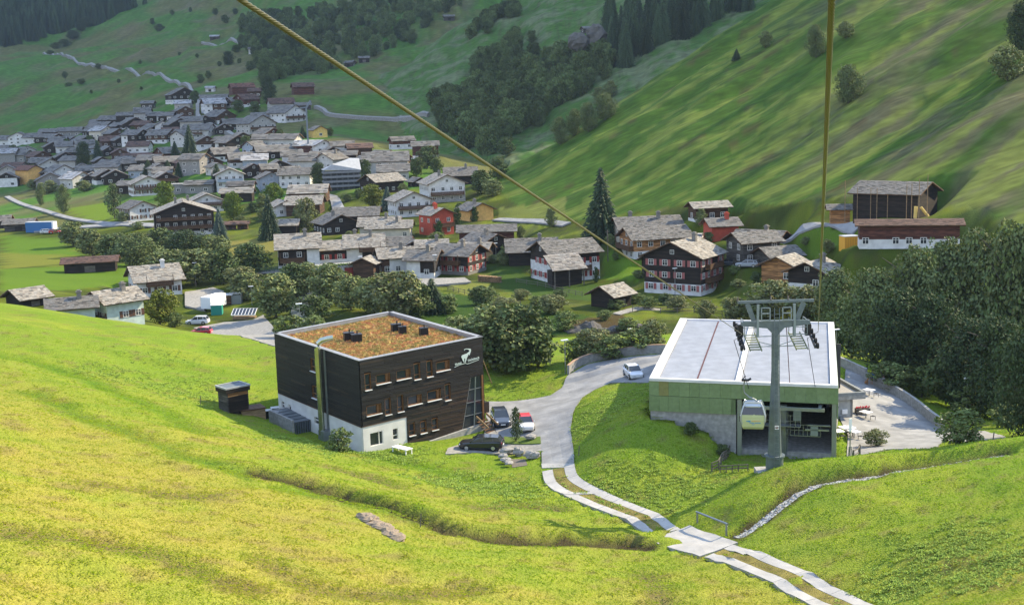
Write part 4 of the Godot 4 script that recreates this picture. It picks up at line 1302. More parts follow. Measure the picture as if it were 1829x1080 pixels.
# ---------------------------------------------------------------- valley station, tower and ropes
func build_station() -> void:
	var r := RandomNumberGenerator.new(); r.seed = 31
	var Q := [Vector2(13.27, 118.0), Vector2(30.41, 112.73), Vector2(38.31, 144.19), Vector2(20.73, 149.73)]
	var top := 9.21
	var o := thing("cable_car_station", "valley station of the gondola lift with pale metal roof and green panelled front", "station")
	var fr := wall_frame(Q[0], Q[1]); var rt := wall_frame(Q[1], Q[2]); var bk := wall_frame(Q[2], Q[3]); var lt := wall_frame(Q[3], Q[0])
	var w: float = Q[0].distance_to(Q[1]); var dl: float = Q[3].distance_to(Q[0]); var dr: float = Q[1].distance_to(Q[2])
	# concrete: left part of the front, the sides, the back
	var c := Geo.new()
	c.box(0.1, -2, -0.4, 8.44, 6.04, -0.05, fr)
	c.box(0.1, 0, -0.4, dl - 0.1, 6.04, -0.06, lt)
	c.box(0.3, 0, -0.4, dr - 0.1, 8.9, -0.06, rt)
	c.box(0.1, 0, -0.4, bk.origin.distance_to(lt.origin), 8.9, -0.06, bk)
	put("concrete_wall", c, M.concrete, o)
	# the open mouth: floor, inner walls
	var f := Geo.new()
	f.box(8.5, 0.5, -22.0, 17.4, 2.55, -0.3, fr)
	put("station_floor", f, M.concrete, o)
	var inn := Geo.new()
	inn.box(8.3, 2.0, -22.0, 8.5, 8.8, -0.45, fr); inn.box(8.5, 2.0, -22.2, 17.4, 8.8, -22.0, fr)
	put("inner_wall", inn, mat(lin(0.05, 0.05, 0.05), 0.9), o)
	for x in [8.55, 17.42]:
		var col := Geo.new(); col.box(x, 0, -0.45, x + 0.42, 7.55, -0.02, fr)
		put("column", col, mat(lin(0.2, 0.22, 0.16), 0.6), o)
	# green panels, each tinted a little differently
	var tones := [Color(0.19, 0.265, 0.125), Color(0.2, 0.275, 0.135), Color(0.18, 0.255, 0.12), Color(0.215, 0.25, 0.105), Color(0.225, 0.22, 0.085)]
	var pm := []
	var rib := plank_tex("rib", 32, 0.72, 1.0, 12)
	for t in tones:
		var m := mat(t.linear_to_srgb(), 0.35, tx.soft, 0.5)
		pm.append(m)
	var xs := [0.0, 1.9, 3.95, 5.9, 7.95, 10.0, 12.0, 14.0, 16.0, w]
	for row in 2:
		for k in xs.size() - 1:
			if row == 1 and xs[k] > 8.0: continue
			var x1: float = xs[k + 1]
			if row == 1 and x1 > 8.44 or (row == 1 and k == 3): x1 = 8.44
			var n := 2
			for h in n:       # a panel is two sheets side by side
				var a: float = lerpf(xs[k], x1, float(h) / n); var b: float = lerpf(xs[k], x1, float(h + 1) / n)
				var g := Geo.new()
				var y0: float = 7.62 if row == 0 else 6.06; var y1: float = 9.06 if row == 0 else 7.58
				if row == 0 and xs[k] >= 8.0: y0 = 7.5
				g.box(a + 0.006, y0, -0.05, b - 0.006, y1, 0.05, fr)
				var m := int((b - a) / 0.16)
				for q in m: g.box(a + 0.03 + q * (b - a) / m, y0 + 0.02, 0.05, a + 0.06 + q * (b - a) / m, y1 - 0.02, 0.062, fr)
				var pick := r.randi() % 3
				if r.randf() < 0.14: pick = 3 + r.randi() % 2
				put("panel", g, pm[pick], o)
	for q in [[lt, dl], [rt, dr]]:
		for k in 8:
			for row in 2:
				var g := Geo.new()
				g.box(q[1] * k / 8 + 0.02, 7.62 if row == 0 else 6.06, -0.05, q[1] * (k + 1) / 8 - 0.02, 9.06 if row == 0 else 7.58, 0.05, q[0])
				put("panel", g, pm[r.randi() % 4], o)
	# roof: sheet bays, white upstands, one dark gutter line
	var deck := mat(lin(0.40, 0.415, 0.44), 0.55, tx.soft, 0.15)
	var wh := mat(lin(0.62, 0.62, 0.62), 0.5, tx.soft, 0.2)
	var at := func(u: float, v: float, y: float) -> Vector3:     # u across the front, v into the depth, both 0..1
		var a: Vector2 = Q[0].lerp(Q[1], u); var b: Vector2 = Q[3].lerp(Q[2], u)
		var p := a.lerp(b, v)
		return Vector3(p.x, y, -p.y)
	var bay := func(called: String, u0: float, u1: float, v0: float, v1: float, y0: float, y1: float, m: Material) -> void:
		var g := Geo.new()
		g.box8([at.call(u0, v0, y0), at.call(u1, v0, y0), at.call(u1, v1, y0), at.call(u0, v1, y0), at.call(u0, v0, y1), at.call(u1, v0, y1), at.call(u1, v1, y1), at.call(u0, v1, y1)])
		put(called, g, m, o)
	bay.call("roof", 0.002, 0.998, 0.001, 0.999, 8.9, 9.08, deck)
	var ub := [0.05, 0.253, 0.262, 0.462, 0.498, 0.958]
	for k in 3:
		var n := 12
		for i in n:
			bay.call("roof_sheet", ub[k * 2], ub[k * 2 + 1], 0.015 + 0.97 * i / n, 0.0146 + 0.97 * (i + 1) / n, 9.082, 9.16, deck)
	var seams := Geo.new()
	for i in 96:
		var v := 0.018 + 0.965 * i / 96
		for k in 3:
			seams.box8([at.call(ub[k * 2], v, 9.15), at.call(ub[k * 2 + 1], v, 9.15), at.call(ub[k * 2 + 1], v + 0.0014, 9.15), at.call(ub[k * 2], v + 0.0014, 9.15), at.call(ub[k * 2], v, 9.185), at.call(ub[k * 2 + 1], v, 9.185), at.call(ub[k * 2 + 1], v + 0.0014, 9.185), at.call(ub[k * 2], v + 0.0014, 9.185)])
	tag(put("roof_seams", seams, deck, o), "", "", "", "stuff")
	for u in [[0.0, 0.046], [0.466, 0.494], [0.962, 1.0]]: bay.call("upstand", u[0], u[1], 0.0, 1.0, 9.085, 9.36, wh)
	bay.call("roof_edge", 0.0, 1.0, -0.004, 0.012, 9.07, 9.34, wh)
	bay.call("roof_edge", 0.0, 1.0, 0.988, 1.0, 9.085, 9.34, wh)
	bay.call("gutter", 0.2545, 0.2605, 0.012, 0.985, 9.083, 9.2, mat(lin(0.09, 0.03, 0.03), 0.7))
	# low annex on the right with flat roof
	var an := thing("station_annex", "small flat roofed concrete annex with glass door beside the gondola station", "annex", Vector3(33.0, 0, -130.4))
	var ax := Transform3D(Basis(Vector3.UP, 0.13), Vector3.ZERO)
	var g1 := Geo.new(); masonry(g1, ax, 0.2, 4.0, -1.0, 3.35, [[0.35, 1.3, 1.1, 2.95], [1.35, 0.9, 2.35, 3.0]], 0.0)
	masonry(g1, ax * Transform3D(Basis(Vector3.UP, PI / 2), Vector3(4.0, 0, 0)), 0.0, 9.5, -1.0, 3.35, [[1.4, 1.2, 3.4, 2.8]], 0.0)
	put("wall", g1, mat(lin(0.38, 0.39, 0.38), 0.85, tx.soft, 0.3), an)
	var dg := Geo.new(); dg.box(1.4, 0.9, -0.2, 2.3, 2.98, -0.14, ax); put("glass_door", dg, M.glass, an)
	var df := Geo.new()
	for x in [1.35, 2.27]: df.box(x, 0.9, -0.22, x + 0.09, 3.0, 0.02, ax)
	put("door_frame", df, M.white, an)
	var wg := Geo.new(); wg.box(0.35, 1.3, -0.2, 1.1, 2.95, -0.14, ax); put("window", wg, M.glass, an)
	var wg2 := Geo.new(); wg2.box(3.86, 1.2, -3.4, 3.9, 2.8, -1.4, ax); put("window", wg2, M.glass, an)
	var box := Geo.new(); box.box(2.75, 1.7, 0.0, 3.35, 2.2, 0.18, ax); put("notice_box", box, M.white, an)
	var rf := Geo.new(); rf.box(-1.0, 3.352, -10.0, 5.25, 3.75, 0.5, ax); put("roof", rf, M.concrete, an)
	var pa := Geo.new()
	for q in [[-1.0, 0.2, 5.25, 0.5], [-1.0, -10.0, 5.25, -9.7], [4.95, -9.7, 5.25, 0.2]]: pa.box(q[0], 3.75, q[1], q[2], 4.12, q[3], ax)
	put("parapet", pa, mat(lin(0.22, 0.235, 0.24), 0.7, tx.soft, 0.4), an)
	var gr := Geo.new(); gr.box(-0.9, 3.752, -9.6, 4.9, 3.80, 0.15, ax); put("gravel_layer", gr, mat(lin(0.36, 0.34, 0.32), 0.95, tx.mottle, 1.2), an)
	# drive machinery and a second cabin inside the mouth
	var mc := thing("lift_machinery", "grey steel drive frame and catwalk of the gondola in the station mouth", "machinery", fr.origin)
	var f0 := Transform3D(fr.basis, Vector3.ZERO)
	var beam := Geo.new()
	beam.box(10.2, 7.05, -6.0, 17.0, 7.35, -5.6, f0); beam.box(10.2, 7.05, 1.2, 16.8, 7.35, 1.5, f0); beam.box(10.4, 7.05, -6.0, 10.7, 7.35, 1.2, f0); beam.box(16.2, 7.05, -6.0, 16.5, 7.35, 1.2, f0)
	put("frame", beam, M.steel, mc)
	var wheel := Geo.new()
	var ring := []
	for k in 25: ring.append(f0 * Vector3(13.5 + 2.7 * cos(TAU * k / 24), 6.3, -9.0 + 2.7 * sin(TAU * k / 24)))
	wheel.tube(ring, 0.16, 0.16, 6)
	for k in 6: wheel.beam(f0 * Vector3(13.5, 6.3, -9.0), f0 * Vector3(13.5 + 2.7 * cos(TAU * k / 6), 6.3, -9.0 + 2.7 * sin(TAU * k / 6)), 0.14, 0.14)
	put("bull_wheel", wheel, M.steel, mc)
	var col2 := Geo.new(); col2.tube([f0 * Vector3(12.9, 0.0, -0.5), f0 * Vector3(12.9, 7.1, -0.5)], 0.42, 0.36, 14); put("pillar", col2, M.steel, mc)
	for q in [[11.2, 5.3, 0.0, 14.6], [13.6, 4.3, -0.6, 16.4]]:
		var cw := Geo.new()
		cw.box(q[0], q[1], q[2], q[3], q[1] + 0.06, q[2] + 0.9, f0)
		for x in 8:
			var px := lerpf(q[0], q[3], x / 7.0)
			cw.box(px - 0.02, q[1] + 0.06, q[2] + 0.86, px + 0.02, q[1] + 1.1, q[2] + 0.9, f0)
		for y in [0.55, 1.1]: cw.box(q[0], q[1] + y, q[2] + 0.86, q[3], q[1] + y + 0.04, q[2] + 0.9, f0)
		put("catwalk", cw, M.steel, mc)
	var cage := Geo.new()
	for y in 9: cage.box(12.4, 3.2 + y * 0.4, 0.1, 13.4, 3.24 + y * 0.4, 0.14, f0)
	for x in 5: cage.box(12.4 + x * 0.24, 2.6, 0.1, 12.43 + x * 0.24, 7.0, 0.14, f0)
	put("safety_cage", cage, M.steel, mc)
	for k in 2:
		var bx := Geo.new(); bx.box(13.9 + k * 1.6, 5.9 - k * 1.4, 0.2, 14.6 + k * 1.6, 6.8 - k * 1.4, 0.7, f0); put("control_cabinet", bx, mat(lin(0.16, 0.19, 0.17), 0.5), mc)
	var arm := Geo.new(); arm.box(15.0, 5.0, 0.4, 17.2, 5.15, 0.7, f0); arm.box(15.2, 5.45, 0.4, 17.3, 5.55, 0.7, f0); put("guide_rail", arm, M.steel, mc)

func rope(called: String, label: String, p: Array, r: float, m: Material, sag := 0.0) -> void:
	var g := Geo.new()
	for i in p.size() - 1:
		var l := []
		var n := 48
		for k in n + 1:
			var t := pow(float(k) / n, 1.6) if i == 0 else float(k) / n
			l.append((p[i] as Vector3).lerp(p[i + 1], t) - Vector3(0, sag * 4.0 * t * (1.0 - t), 0))
		g.tube(l, r, r, 10, true)
	tag(put(called, g, m), label, "cable")

func strand_rope(called: String, label: String, a: Vector3, b: Vector3, c: Vector3, r: float, m: Material) -> void:     # six strands laid round each other near the camera, plain rope beyond
	var g := Geo.new()
	var f := (b - a).normalized(); var s := f.cross(Vector3.UP).normalized(); var u := s.cross(f)
	var len := minf(26.0, a.distance_to(b) * 0.4)
	for k in 6:
		var l := []
		var n := 330
		for i in n + 1:
			var d := len * i / n
			var an := TAU * (k / 6.0 + d / 0.42)
			l.append(a + f * d + (s * cos(an) + u * sin(an)) * r * 0.60)
		g.tube(l, r * 0.42, r * 0.42, 5, false)
	g.tube([a + f * len, b, c], r, r, 9)
	tag(put(called, g, m), label, "cable")

func build_tower() -> void:
	var base := Vector3(23.0, ground(23.0, 105.9), -105.9)
	var o := thing("lift_tower", "grey steel lift tower with cross arm, ladder and wheel batteries before the station", "tower", base)
	var y0 := base.y
	var st := mat(lin(0.15, 0.185, 0.2), 0.45, tx.soft, 0.4, null, false, 0.35)
	var lt := mat(lin(0.22, 0.26, 0.27), 0.45, null, 1.0, null, false, 0.4)
	var g := Geo.new()
	var R := func(y: float) -> Vector3: return Vector3(0, y - y0, 0)
	g.tube([R.call(y0 + 1.4), R.call(12.6)], 0.62, 0.33, 18)
	g.tube([R.call(12.6), R.call(16.3)], 0.33, 0.33, 18)
	put("shaft", g, st, o)
	var ft := Geo.new(); ft.tube([R.call(y0 - 1.0), R.call(y0 + 1.35)], 0.80, 0.76, 18); ft.tube([R.call(y0 + 1.35), R.call(y0 + 1.5)], 0.92, 0.92, 18)
	put("flange", ft, st, o)
	var slab := Geo.new(); slab.box(-1.6, -1.0, -1.2, 1.3, 0.06, 1.2); put("footing", slab, M.concrete, o)
	# ladder with cage hoops on the near side
	var ld := Geo.new()
	for x in [-0.22, 0.22]: ld.beam(Vector3(x, 0.8, 1.0), Vector3(x, 18.2 - y0, 0.62), 0.05, 0.05)
	for k in 38: ld.beam(Vector3(-0.22, 1.0 + k * 0.36, 0.99 - k * 0.0098), Vector3(0.22, 1.0 + k * 0.36, 0.99 - k * 0.0098), 0.035, 0.035)
	put("ladder", ld, st, o)
	var pl := Geo.new(); pl.box(-0.18, 4.0, 0.66, 0.22, 4.32, 0.70); put("number_plate", pl, M.white, o)
	var tm := TextMesh.new(); var sf := SystemFont.new(); sf.font_names = PackedStringArray(["Droid Sans"]); sf.font_weight = 700
	tm.text = "48"; tm.font = sf; tm.font_size = 30; tm.pixel_size = 0.008; tm.depth = 0.01
	share("numeral", tm, M.shut_r, o, Transform3D(Basis(), Vector3(0.02, 4.16, 0.715)))
	# haunched cross beam
	var hb := Geo.new()
	for s in [-1, 1]:
		hb.box8([Vector3(0, 15.55 - y0, 0.25), Vector3(s * 0.75, 16.35 - y0, 0.25), Vector3(s * 0.75, 16.35 - y0, -0.25), Vector3(0, 15.55 - y0, -0.25), Vector3(0, 17.0 - y0, 0.25), Vector3(s * 0.75, 17.0 - y0, 0.25), Vector3(s * 0.75, 17.0 - y0, -0.25), Vector3(0, 17.0 - y0, -0.25)])
		hb.box8([Vector3(s * 0.75, 16.35 - y0, 0.25), Vector3(s * 3.0, 16.62 - y0, 0.25), Vector3(s * 3.0, 16.62 - y0, -0.25), Vector3(s * 0.75, 16.35 - y0, -0.25), Vector3(s * 0.75, 17.0 - y0, 0.25), Vector3(s * 3.0, 16.95 - y0, 0.25), Vector3(s * 3.0, 16.95 - y0, -0.25), Vector3(s * 0.75, 17.0 - y0, -0.25)])
	put("cross_arm", hb, st, o)
	# the upper lifting frame
	var uf := Geo.new()
	uf.box(-3.3, 18.58 - y0, -0.12, 3.35, 18.80 - y0, 0.12)
	put("upper_beam", uf, st, o)
	for s in [-1, 1]:
		var a := Geo.new(); a.beam(Vector3(s * 2.45, 18.5 - y0, 0), Vector3(s * 1.85, 16.9 - y0, 0), 0.16, 0.42, Vector3(s, 0, 0)); put("strut", a, st, o)
		var p := Geo.new(); p.beam(Vector3(s * 1.58, 18.5 - y0, 0.3), Vector3(s * 1.62, 15.6 - y0, 0.3), 0.2, 0.2); put("post", p, lt, o)
		var fm := Geo.new()
		for q in [[0.55, 18.2, 1.3, 18.2], [0.55, 17.7, 1.3, 17.7], [0.55, 17.1, 1.3, 17.1], [0.55, 17.1, 0.55, 18.2], [1.3, 17.1, 1.3, 18.2]]:
			fm.beam(Vector3(s * q[0], q[1] - y0, 0.4), Vector3(s * q[2], q[3] - y0, 0.4), 0.09, 0.09)
		put("guard_frame", fm, lt, o)
		# platform with stepped grating
		var pf := Geo.new()
		for k in 7: pf.box(s * 2.0 - 0.45, 14.72 + k * 0.13 - y0, 1.3 - k * 0.42, s * 2.0 + 0.45, 14.77 + k * 0.13 - y0, 1.6 - k * 0.42)
		pf.beam(Vector3(s * 1.5, 14.68 - y0, 1.6), Vector3(s * 1.5, 15.6 - y0, -1.6), 0.07, 0.16); pf.beam(Vector3(s * 2.5, 14.68 - y0, 1.6), Vector3(s * 2.5, 15.6 - y0, -1.6), 0.07, 0.1)
		put("platform", pf, mat(lin(0.12, 0.14, 0.06), 0.6), o)
		var rl := Geo.new()
		for q in [[1.5, 0.2], [2.75, 0.2], [2.75, -1.4], [1.5, -1.4]]: rl.beam(Vector3(s * q[0], 15.7 - y0, q[1]), Vector3(s * q[0], 17.0 - y0, q[1]), 0.06, 0.06)
		for y in [15.75, 16.4, 17.0]: rl.beam(Vector3(s * 1.5, y - y0, 0.2), Vector3(s * 2.75, y - y0, 0.2), 0.06, 0.06); rl.beam(Vector3(s * 2.75, y - y0, 0.2), Vector3(s * 2.75, y - y0, -1.4), 0.06, 0.06)
		put("railing", rl, lt, o)
		# wheel battery: a rocker beam with six sheaves
		var wb := Geo.new(); wb.beam(Vector3(s * 3.05, 14.9 - y0, 1.9), Vector3(s * 3.05, 16.4 - y0, -1.9), 0.14, 0.22); wb.box(s * 2.95 - 0.35, 15.6 - y0, -0.2, s * 2.95 + 0.1, 16.7 - y0, 0.2)
		put("rocker_beam", wb, M.black, o)
		for k in 6:
			var t := (k - 2.5) / 2.5
			var wm := Geo.new()
			var cp := Vector3(s * 3.28, 15.72 - t * 0.72 - y0, t * 1.75)
			wm.tube([cp - Vector3(0.09, 0, 0), cp + Vector3(0.09, 0, 0)], 0.26, 0.26, 14); put("sheave", wm, M.rubber, o)
	var br := Geo.new()
	for y in [15.62, 14.72]: br.beam(Vector3(-1.7, y - y0, 0.1), Vector3(1.7, y - y0, 0.1), 0.07, 0.07)
	for s in [-1, 1]: br.beam(Vector3(s * 1.6, 15.2 - y0, 0.1), Vector3(s * 0.3, 14.8 - y0, 0.1), 0.06, 0.06)
	put("brace", br, lt, o)
	for q in [[-3.3, 18.8], [-0.4, 18.82], [1.1, 18.82]]:
		var k := Geo.new(); k.tube([Vector3(q[0], q[1] - y0, 0), Vector3(q[0], q[1] + 0.32 - y0, 0)], 0.1, 0.06, 6); put("fitting", k, M.old_wood, o)
	# ropes: up towards the camera side, and down into the station
	var rm := mat(lin(0.11, 0.108, 0.06), 0.38, null, 1.0, null, false, 0.5)
	var le := base + Vector3(-3.28, 16.25 - y0, 1.9); var ri := base + Vector3(3.28, 16.25 - y0, 1.9)
	strand_rope("haul_rope", "thick steel rope sweeping down from top left to the tower", Vector3(-2.426, 38.341, -5.738), le, base + Vector3(-3.28, 14.9 - y0, -1.9), 0.022, rm)
	strand_rope("haul_rope", "thick twisted steel rope hanging close by at upper right", Vector3(1.088, 38.110, -4.090), ri, base + Vector3(3.28, 14.9 - y0, -1.9), 0.022, rm)
	var dk := mat(lin(0.05, 0.05, 0.045), 0.5, null, 1.0, null, false, 0.5)
	rope("station_rope", "thin rope running from left wheel battery down past the cabin into the station", [base + Vector3(-3.28, 14.95 - y0, -1.9), Vector3(23.4, 6.6, -117.6)], 0.03, dk)
	rope("station_rope", "thin rope running from right wheel battery down into the station", [base + Vector3(3.28, 14.95 - y0, -1.9), Vector3(29.3, 6.6, -115.6)], 0.03, dk)
	rope("signal_cable", "dark red signal cable hanging over pale roof behind the tower", [base + Vector3(1.0, 16.6 - y0, -0.2), Vector3(26.2, 9.4, -114.2)], 0.035, mat(lin(0.10, 0.03, 0.035), 0.7))

func build_cabin(at: Vector3) -> void:
	var o := thing("gondola_cabin", "silver and pale yellow gondola cabin hanging left of the grey tower", "gondola", at)
	o.rotation.y = -0.2
	var shell := mat(lin(0.42, 0.45, 0.46), 0.3, null, 1.0, null, false, 0.5)
	var yel := mat(lin(0.44, 0.47, 0.24), 0.5)
	var grn := mat(lin(0.25, 0.27, 0.10), 0.5)
	# side outline, narrower at top and bottom
	var prof := [[0.0, 0.72], [0.12, 0.92], [0.75, 1.02], [1.25, 1.0], [1.95, 0.80], [2.15, 0.66]]
	var lower := Geo.new(); var glass := Geo.new(); var upper := Geo.new()
	for i in prof.size() - 1:
		var a: Array = prof[i]; var b: Array = prof[i + 1]
		var g: Geo = upper if i == 4 else (glass if i == 3 else lower)
		var q0 := [Vector3(-a[1], a[0], a[1] * 0.9), Vector3(a[1], a[0], a[1] * 0.9), Vector3(a[1], a[0], -a[1] * 0.9), Vector3(-a[1], a[0], -a[1] * 0.9)]
		var q1 := [Vector3(-b[1], b[0], b[1] * 0.9), Vector3(b[1], b[0], b[1] * 0.9), Vector3(b[1], b[0], -b[1] * 0.9), Vector3(-b[1], b[0], -b[1] * 0.9)]
		for k in 4: g.quad(q0[k], q0[(k + 1) % 4], q1[(k + 1) % 4], q1[k])
	upper.quad(Vector3(-0.66, 2.15, 0.6), Vector3(0.66, 2.15, 0.6), Vector3(0.66, 2.15, -0.6), Vector3(-0.66, 2.15, -0.6))
	lower.quad(Vector3(-0.72, 0, -0.65), Vector3(0.72, 0, -0.65), Vector3(0.72, 0, 0.65), Vector3(-0.72, 0, 0.65))
	put("lower_shell", lower, yel, o); put("glazing", glass, M.glass, o); put("roof", upper, shell, o)
	var fl := Geo.new(); fl.box(-0.88, -0.02, -0.8, 0.88, 0.16, 0.84); put("floor_rim", fl, grn, o)
	for sx in [-1, 1]:
		for sz in [-1, 1]:
			var p := Geo.new(); p.tube([Vector3(sx * 0.74, 0.02, sz * 0.66), Vector3(sx * 1.03, 0.75, sz * 0.93), Vector3(sx * 1.02, 1.25, sz * 0.91), Vector3(sx * 0.82, 1.95, sz * 0.74), Vector3(sx * 0.66, 2.2, sz * 0.6)], 0.075, 0.075, 7)
			put("corner_frame", p, shell, o)
		var rk := Geo.new(); rk.box(sx * 1.08 - 0.08, 0.55, -0.5, sx * 1.08 + 0.08, 1.0, 0.5); put("ski_rack", rk, M.black, o)
	var top := Geo.new(); top.box(-0.62, 1.92, 0.76, 0.62, 2.0, 0.83); top.box(-0.66, 2.15, -0.5, 0.66, 2.24, 0.5); put("roof_rail", top, shell, o)
	# the print: white mountain line, blue and orange strokes, lettering
	var mt := Geo.new()
	var ys := [1.08, 1.2, 1.12, 1.22, 1.10, 1.16, 1.32, 1.2, 1.26, 1.13, 1.2, 1.1]
	for i in ys.size() - 1:
		var x := -0.86 + i * 1.72 / (ys.size() - 1); var x2 := x + 1.72 / (ys.size() - 1)
		mt.quad(Vector3(x, 1.0, 0.935), Vector3(x2, 1.0, 0.935), Vector3(x2, ys[i + 1], 0.935 - (ys[i + 1] - 1.0) * 0.14 + 0.01), Vector3(x, ys[i], 0.935 - (ys[i] - 1.0) * 0.14 + 0.01))
	put("mountain_print", mt, yel, o)
	var bl := mat(lin(0.05, 0.22, 0.42), 0.6); var og := mat(lin(0.55, 0.28, 0.10), 0.6)
	var s1 := Geo.new(); s1.box8([Vector3(-0.62, 0.66, 0.92), Vector3(-0.25, 0.62, 0.92), Vector3(-0.22, 0.62, 0.90), Vector3(-0.62, 0.66, 0.90), Vector3(-0.55, 0.72, 0.935), Vector3(-0.2, 0.76, 0.935), Vector3(-0.2, 0.76, 0.90), Vector3(-0.55, 0.72, 0.90)]); put("blue_emblem", s1, bl, o)
	var s2 := Geo.new(); s2.box(-0.12, 0.70, 0.90, 0.62, 0.75, 0.935); put("orange_stripe", s2, og, o)
	var s3 := Geo.new(); s3.box(-0.3, 0.52, 0.88, 0.1, 0.57, 0.925); s3.box(0.16, 0.52, 0.88, 0.66, 0.57, 0.925); s3.box(-0.1, 0.38, 0.86, 0.14, 0.42, 0.91); put("blue_print", s3, bl, o)
	# hanger and grip
	var h := Geo.new(); h.tube([Vector3(0.45, 2.2, 0), Vector3(0.1, 2.45, 0), Vector3(-0.35, 2.62, 0), Vector3(-0.75, 3.0, 0), Vector3(-0.82, 3.5, 0), Vector3(-0.72, 4.1, 0)], 0.075, 0.06, 8)
	put("hanger_arm", h, M.steel, o)
	var gp := Geo.new(); gp.box(-1.0, 4.05, -0.2, -0.35, 4.2, 0.2); gp.beam(Vector3(-0.9, 4.2, 0), Vector3(-0.65, 4.5, 0), 0.08, 0.08); gp.beam(Vector3(-0.5, 4.1, 0.1), Vector3(-0.2, 4.25, -0.1), 0.12, 0.16)
	put("rope_grip", gp, M.black, o)

func lamp_post(label: String, x: float, d: float, h: float, group := "") -> void:
	var o := thing("street_lamp", label, "lamp post", spot(x, d), 0.4, group)
	var g := Geo.new(); g.tube([Vector3(0, -0.5, 0), Vector3(0, h, 0)], 0.075, 0.05, 8); put("pole", g, M.steel, o)
	var l := Geo.new(); l.box(-0.5, h, -0.16, 0.45, h + 0.12, 0.16); put("lamp_head", l, M.white, o)

func person(label: String, x: float, d: float, turn: float, shirt: Color, shorts: Color, lean: float) -> void:
	# one skin of rings round the trunk, limbs blended in; a few pixels tall in the picture
	var o := thing("person", label, "person", spot(x, d), turn)
	var skin := mat(lin(0.35, 0.2, 0.13), 0.7)
	var b := Geo.new()
	for s in [-1, 1]:
		b.tube([Vector3(s * 0.10, 0.86, 0), Vector3(s * 0.11, 0.48, 0.03), Vector3(s * 0.11, 0.06, -0.02)], 0.085, 0.045, 8)
		b.ball(Vector3(s * 0.11, 0.05, 0.06), Vector3(0.05, 0.05, 0.13), 4, 8)
		b.tube([Vector3(s * 0.20, 1.42, lean * 0.3), Vector3(s * 0.27, 1.18, 0.12 + lean * 0.3), Vector3(s * 0.18, 1.08, 0.36 + lean * 0.3)], 0.05, 0.035, 7)
		for f in 5: b.tube([Vector3(s * 0.18 + (f - 2) * 0.018, 1.08, 0.36 + lean * 0.3), Vector3(s * 0.18 + (f - 2) * 0.02, 1.06, 0.45 + lean * 0.3)], 0.010, 0.008, 4)
	b.tube([Vector3(0, 0.82, 0), Vector3(0, 1.05, lean * 0.1), Vector3(0, 1.44, lean * 0.3), Vector3(0, 1.52, lean * 0.3), Vector3(0, 1.6, lean * 0.32)], 0.15, 0.055, 10)
	b.ball(Vector3(0, 1.66, lean * 0.34), Vector3(0.082, 0.115, 0.1), 8, 10)
	b.ball(Vector3(0, 1.64, lean * 0.34 + 0.10), Vector3(0.015, 0.022, 0.02), 3, 5)
	put("body", b, skin, o)
	var t := Geo.new()
	t.tube([Vector3(0, 0.88, 0), Vector3(0, 1.1, lean * 0.1), Vector3(0, 1.34, lean * 0.27), Vector3(0, 1.47, lean * 0.3)], 0.19, 0.16, 12)
	for s in [-1, 1]: t.tube([Vector3(s * 0.16, 1.42, lean * 0.3), Vector3(s * 0.25, 1.25, 0.07 + lean * 0.3)], 0.085, 0.07, 8)
	put("shirt", t, mat(shirt, 0.85), o)
	var p := Geo.new()
	for s in [-1, 1]: p.tube([Vector3(s * 0.09, 0.92, 0), Vector3(s * 0.105, 0.55, 0.02)], 0.115, 0.10, 9)
	put("shorts", p, mat(shorts, 0.85), o)
	var h := Geo.new(); h.ball(Vector3(0, 1.71, lean * 0.34 - 0.02), Vector3(0.088, 0.085, 0.1), 5, 9); put("hair", h, mat(lin(0.05, 0.03, 0.02), 0.8), o)

func rock(called: String, label: String, at: Vector3, size: Vector3, sd: int, m: Material, parent: Node = self, cat := "rock", group := "") -> void:
	var g := Geo.new()
	g.ball(Vector3.ZERO, Vector3.ONE, 9, 14)
	var f := FastNoiseLite.new(); f.seed = sd; f.frequency = 0.9; f.fractal_octaves = 3
	var c := FastNoiseLite.new(); c.seed = sd + 5; c.noise_type = FastNoiseLite.TYPE_CELLULAR; c.frequency = 0.6
	for i in g.v.size():
		var p := g.v[i]
		var k := 1.0 + 0.35 * f.get_noise_3dv(p * 1.5) + 0.35 * c.get_noise_3dv(p * 2.0)
		g.v[i] = p * k * size
	for i in range(0, g.v.size(), 3):
		var n := (g.v[i + 2] - g.v[i]).cross(g.v[i + 1] - g.v[i]).normalized()
		for q in 3: g.n[i + q] = n
	var o := put(called, g, m, parent)
	o.position = at
	if parent == self: tag(o, label, cat, group)

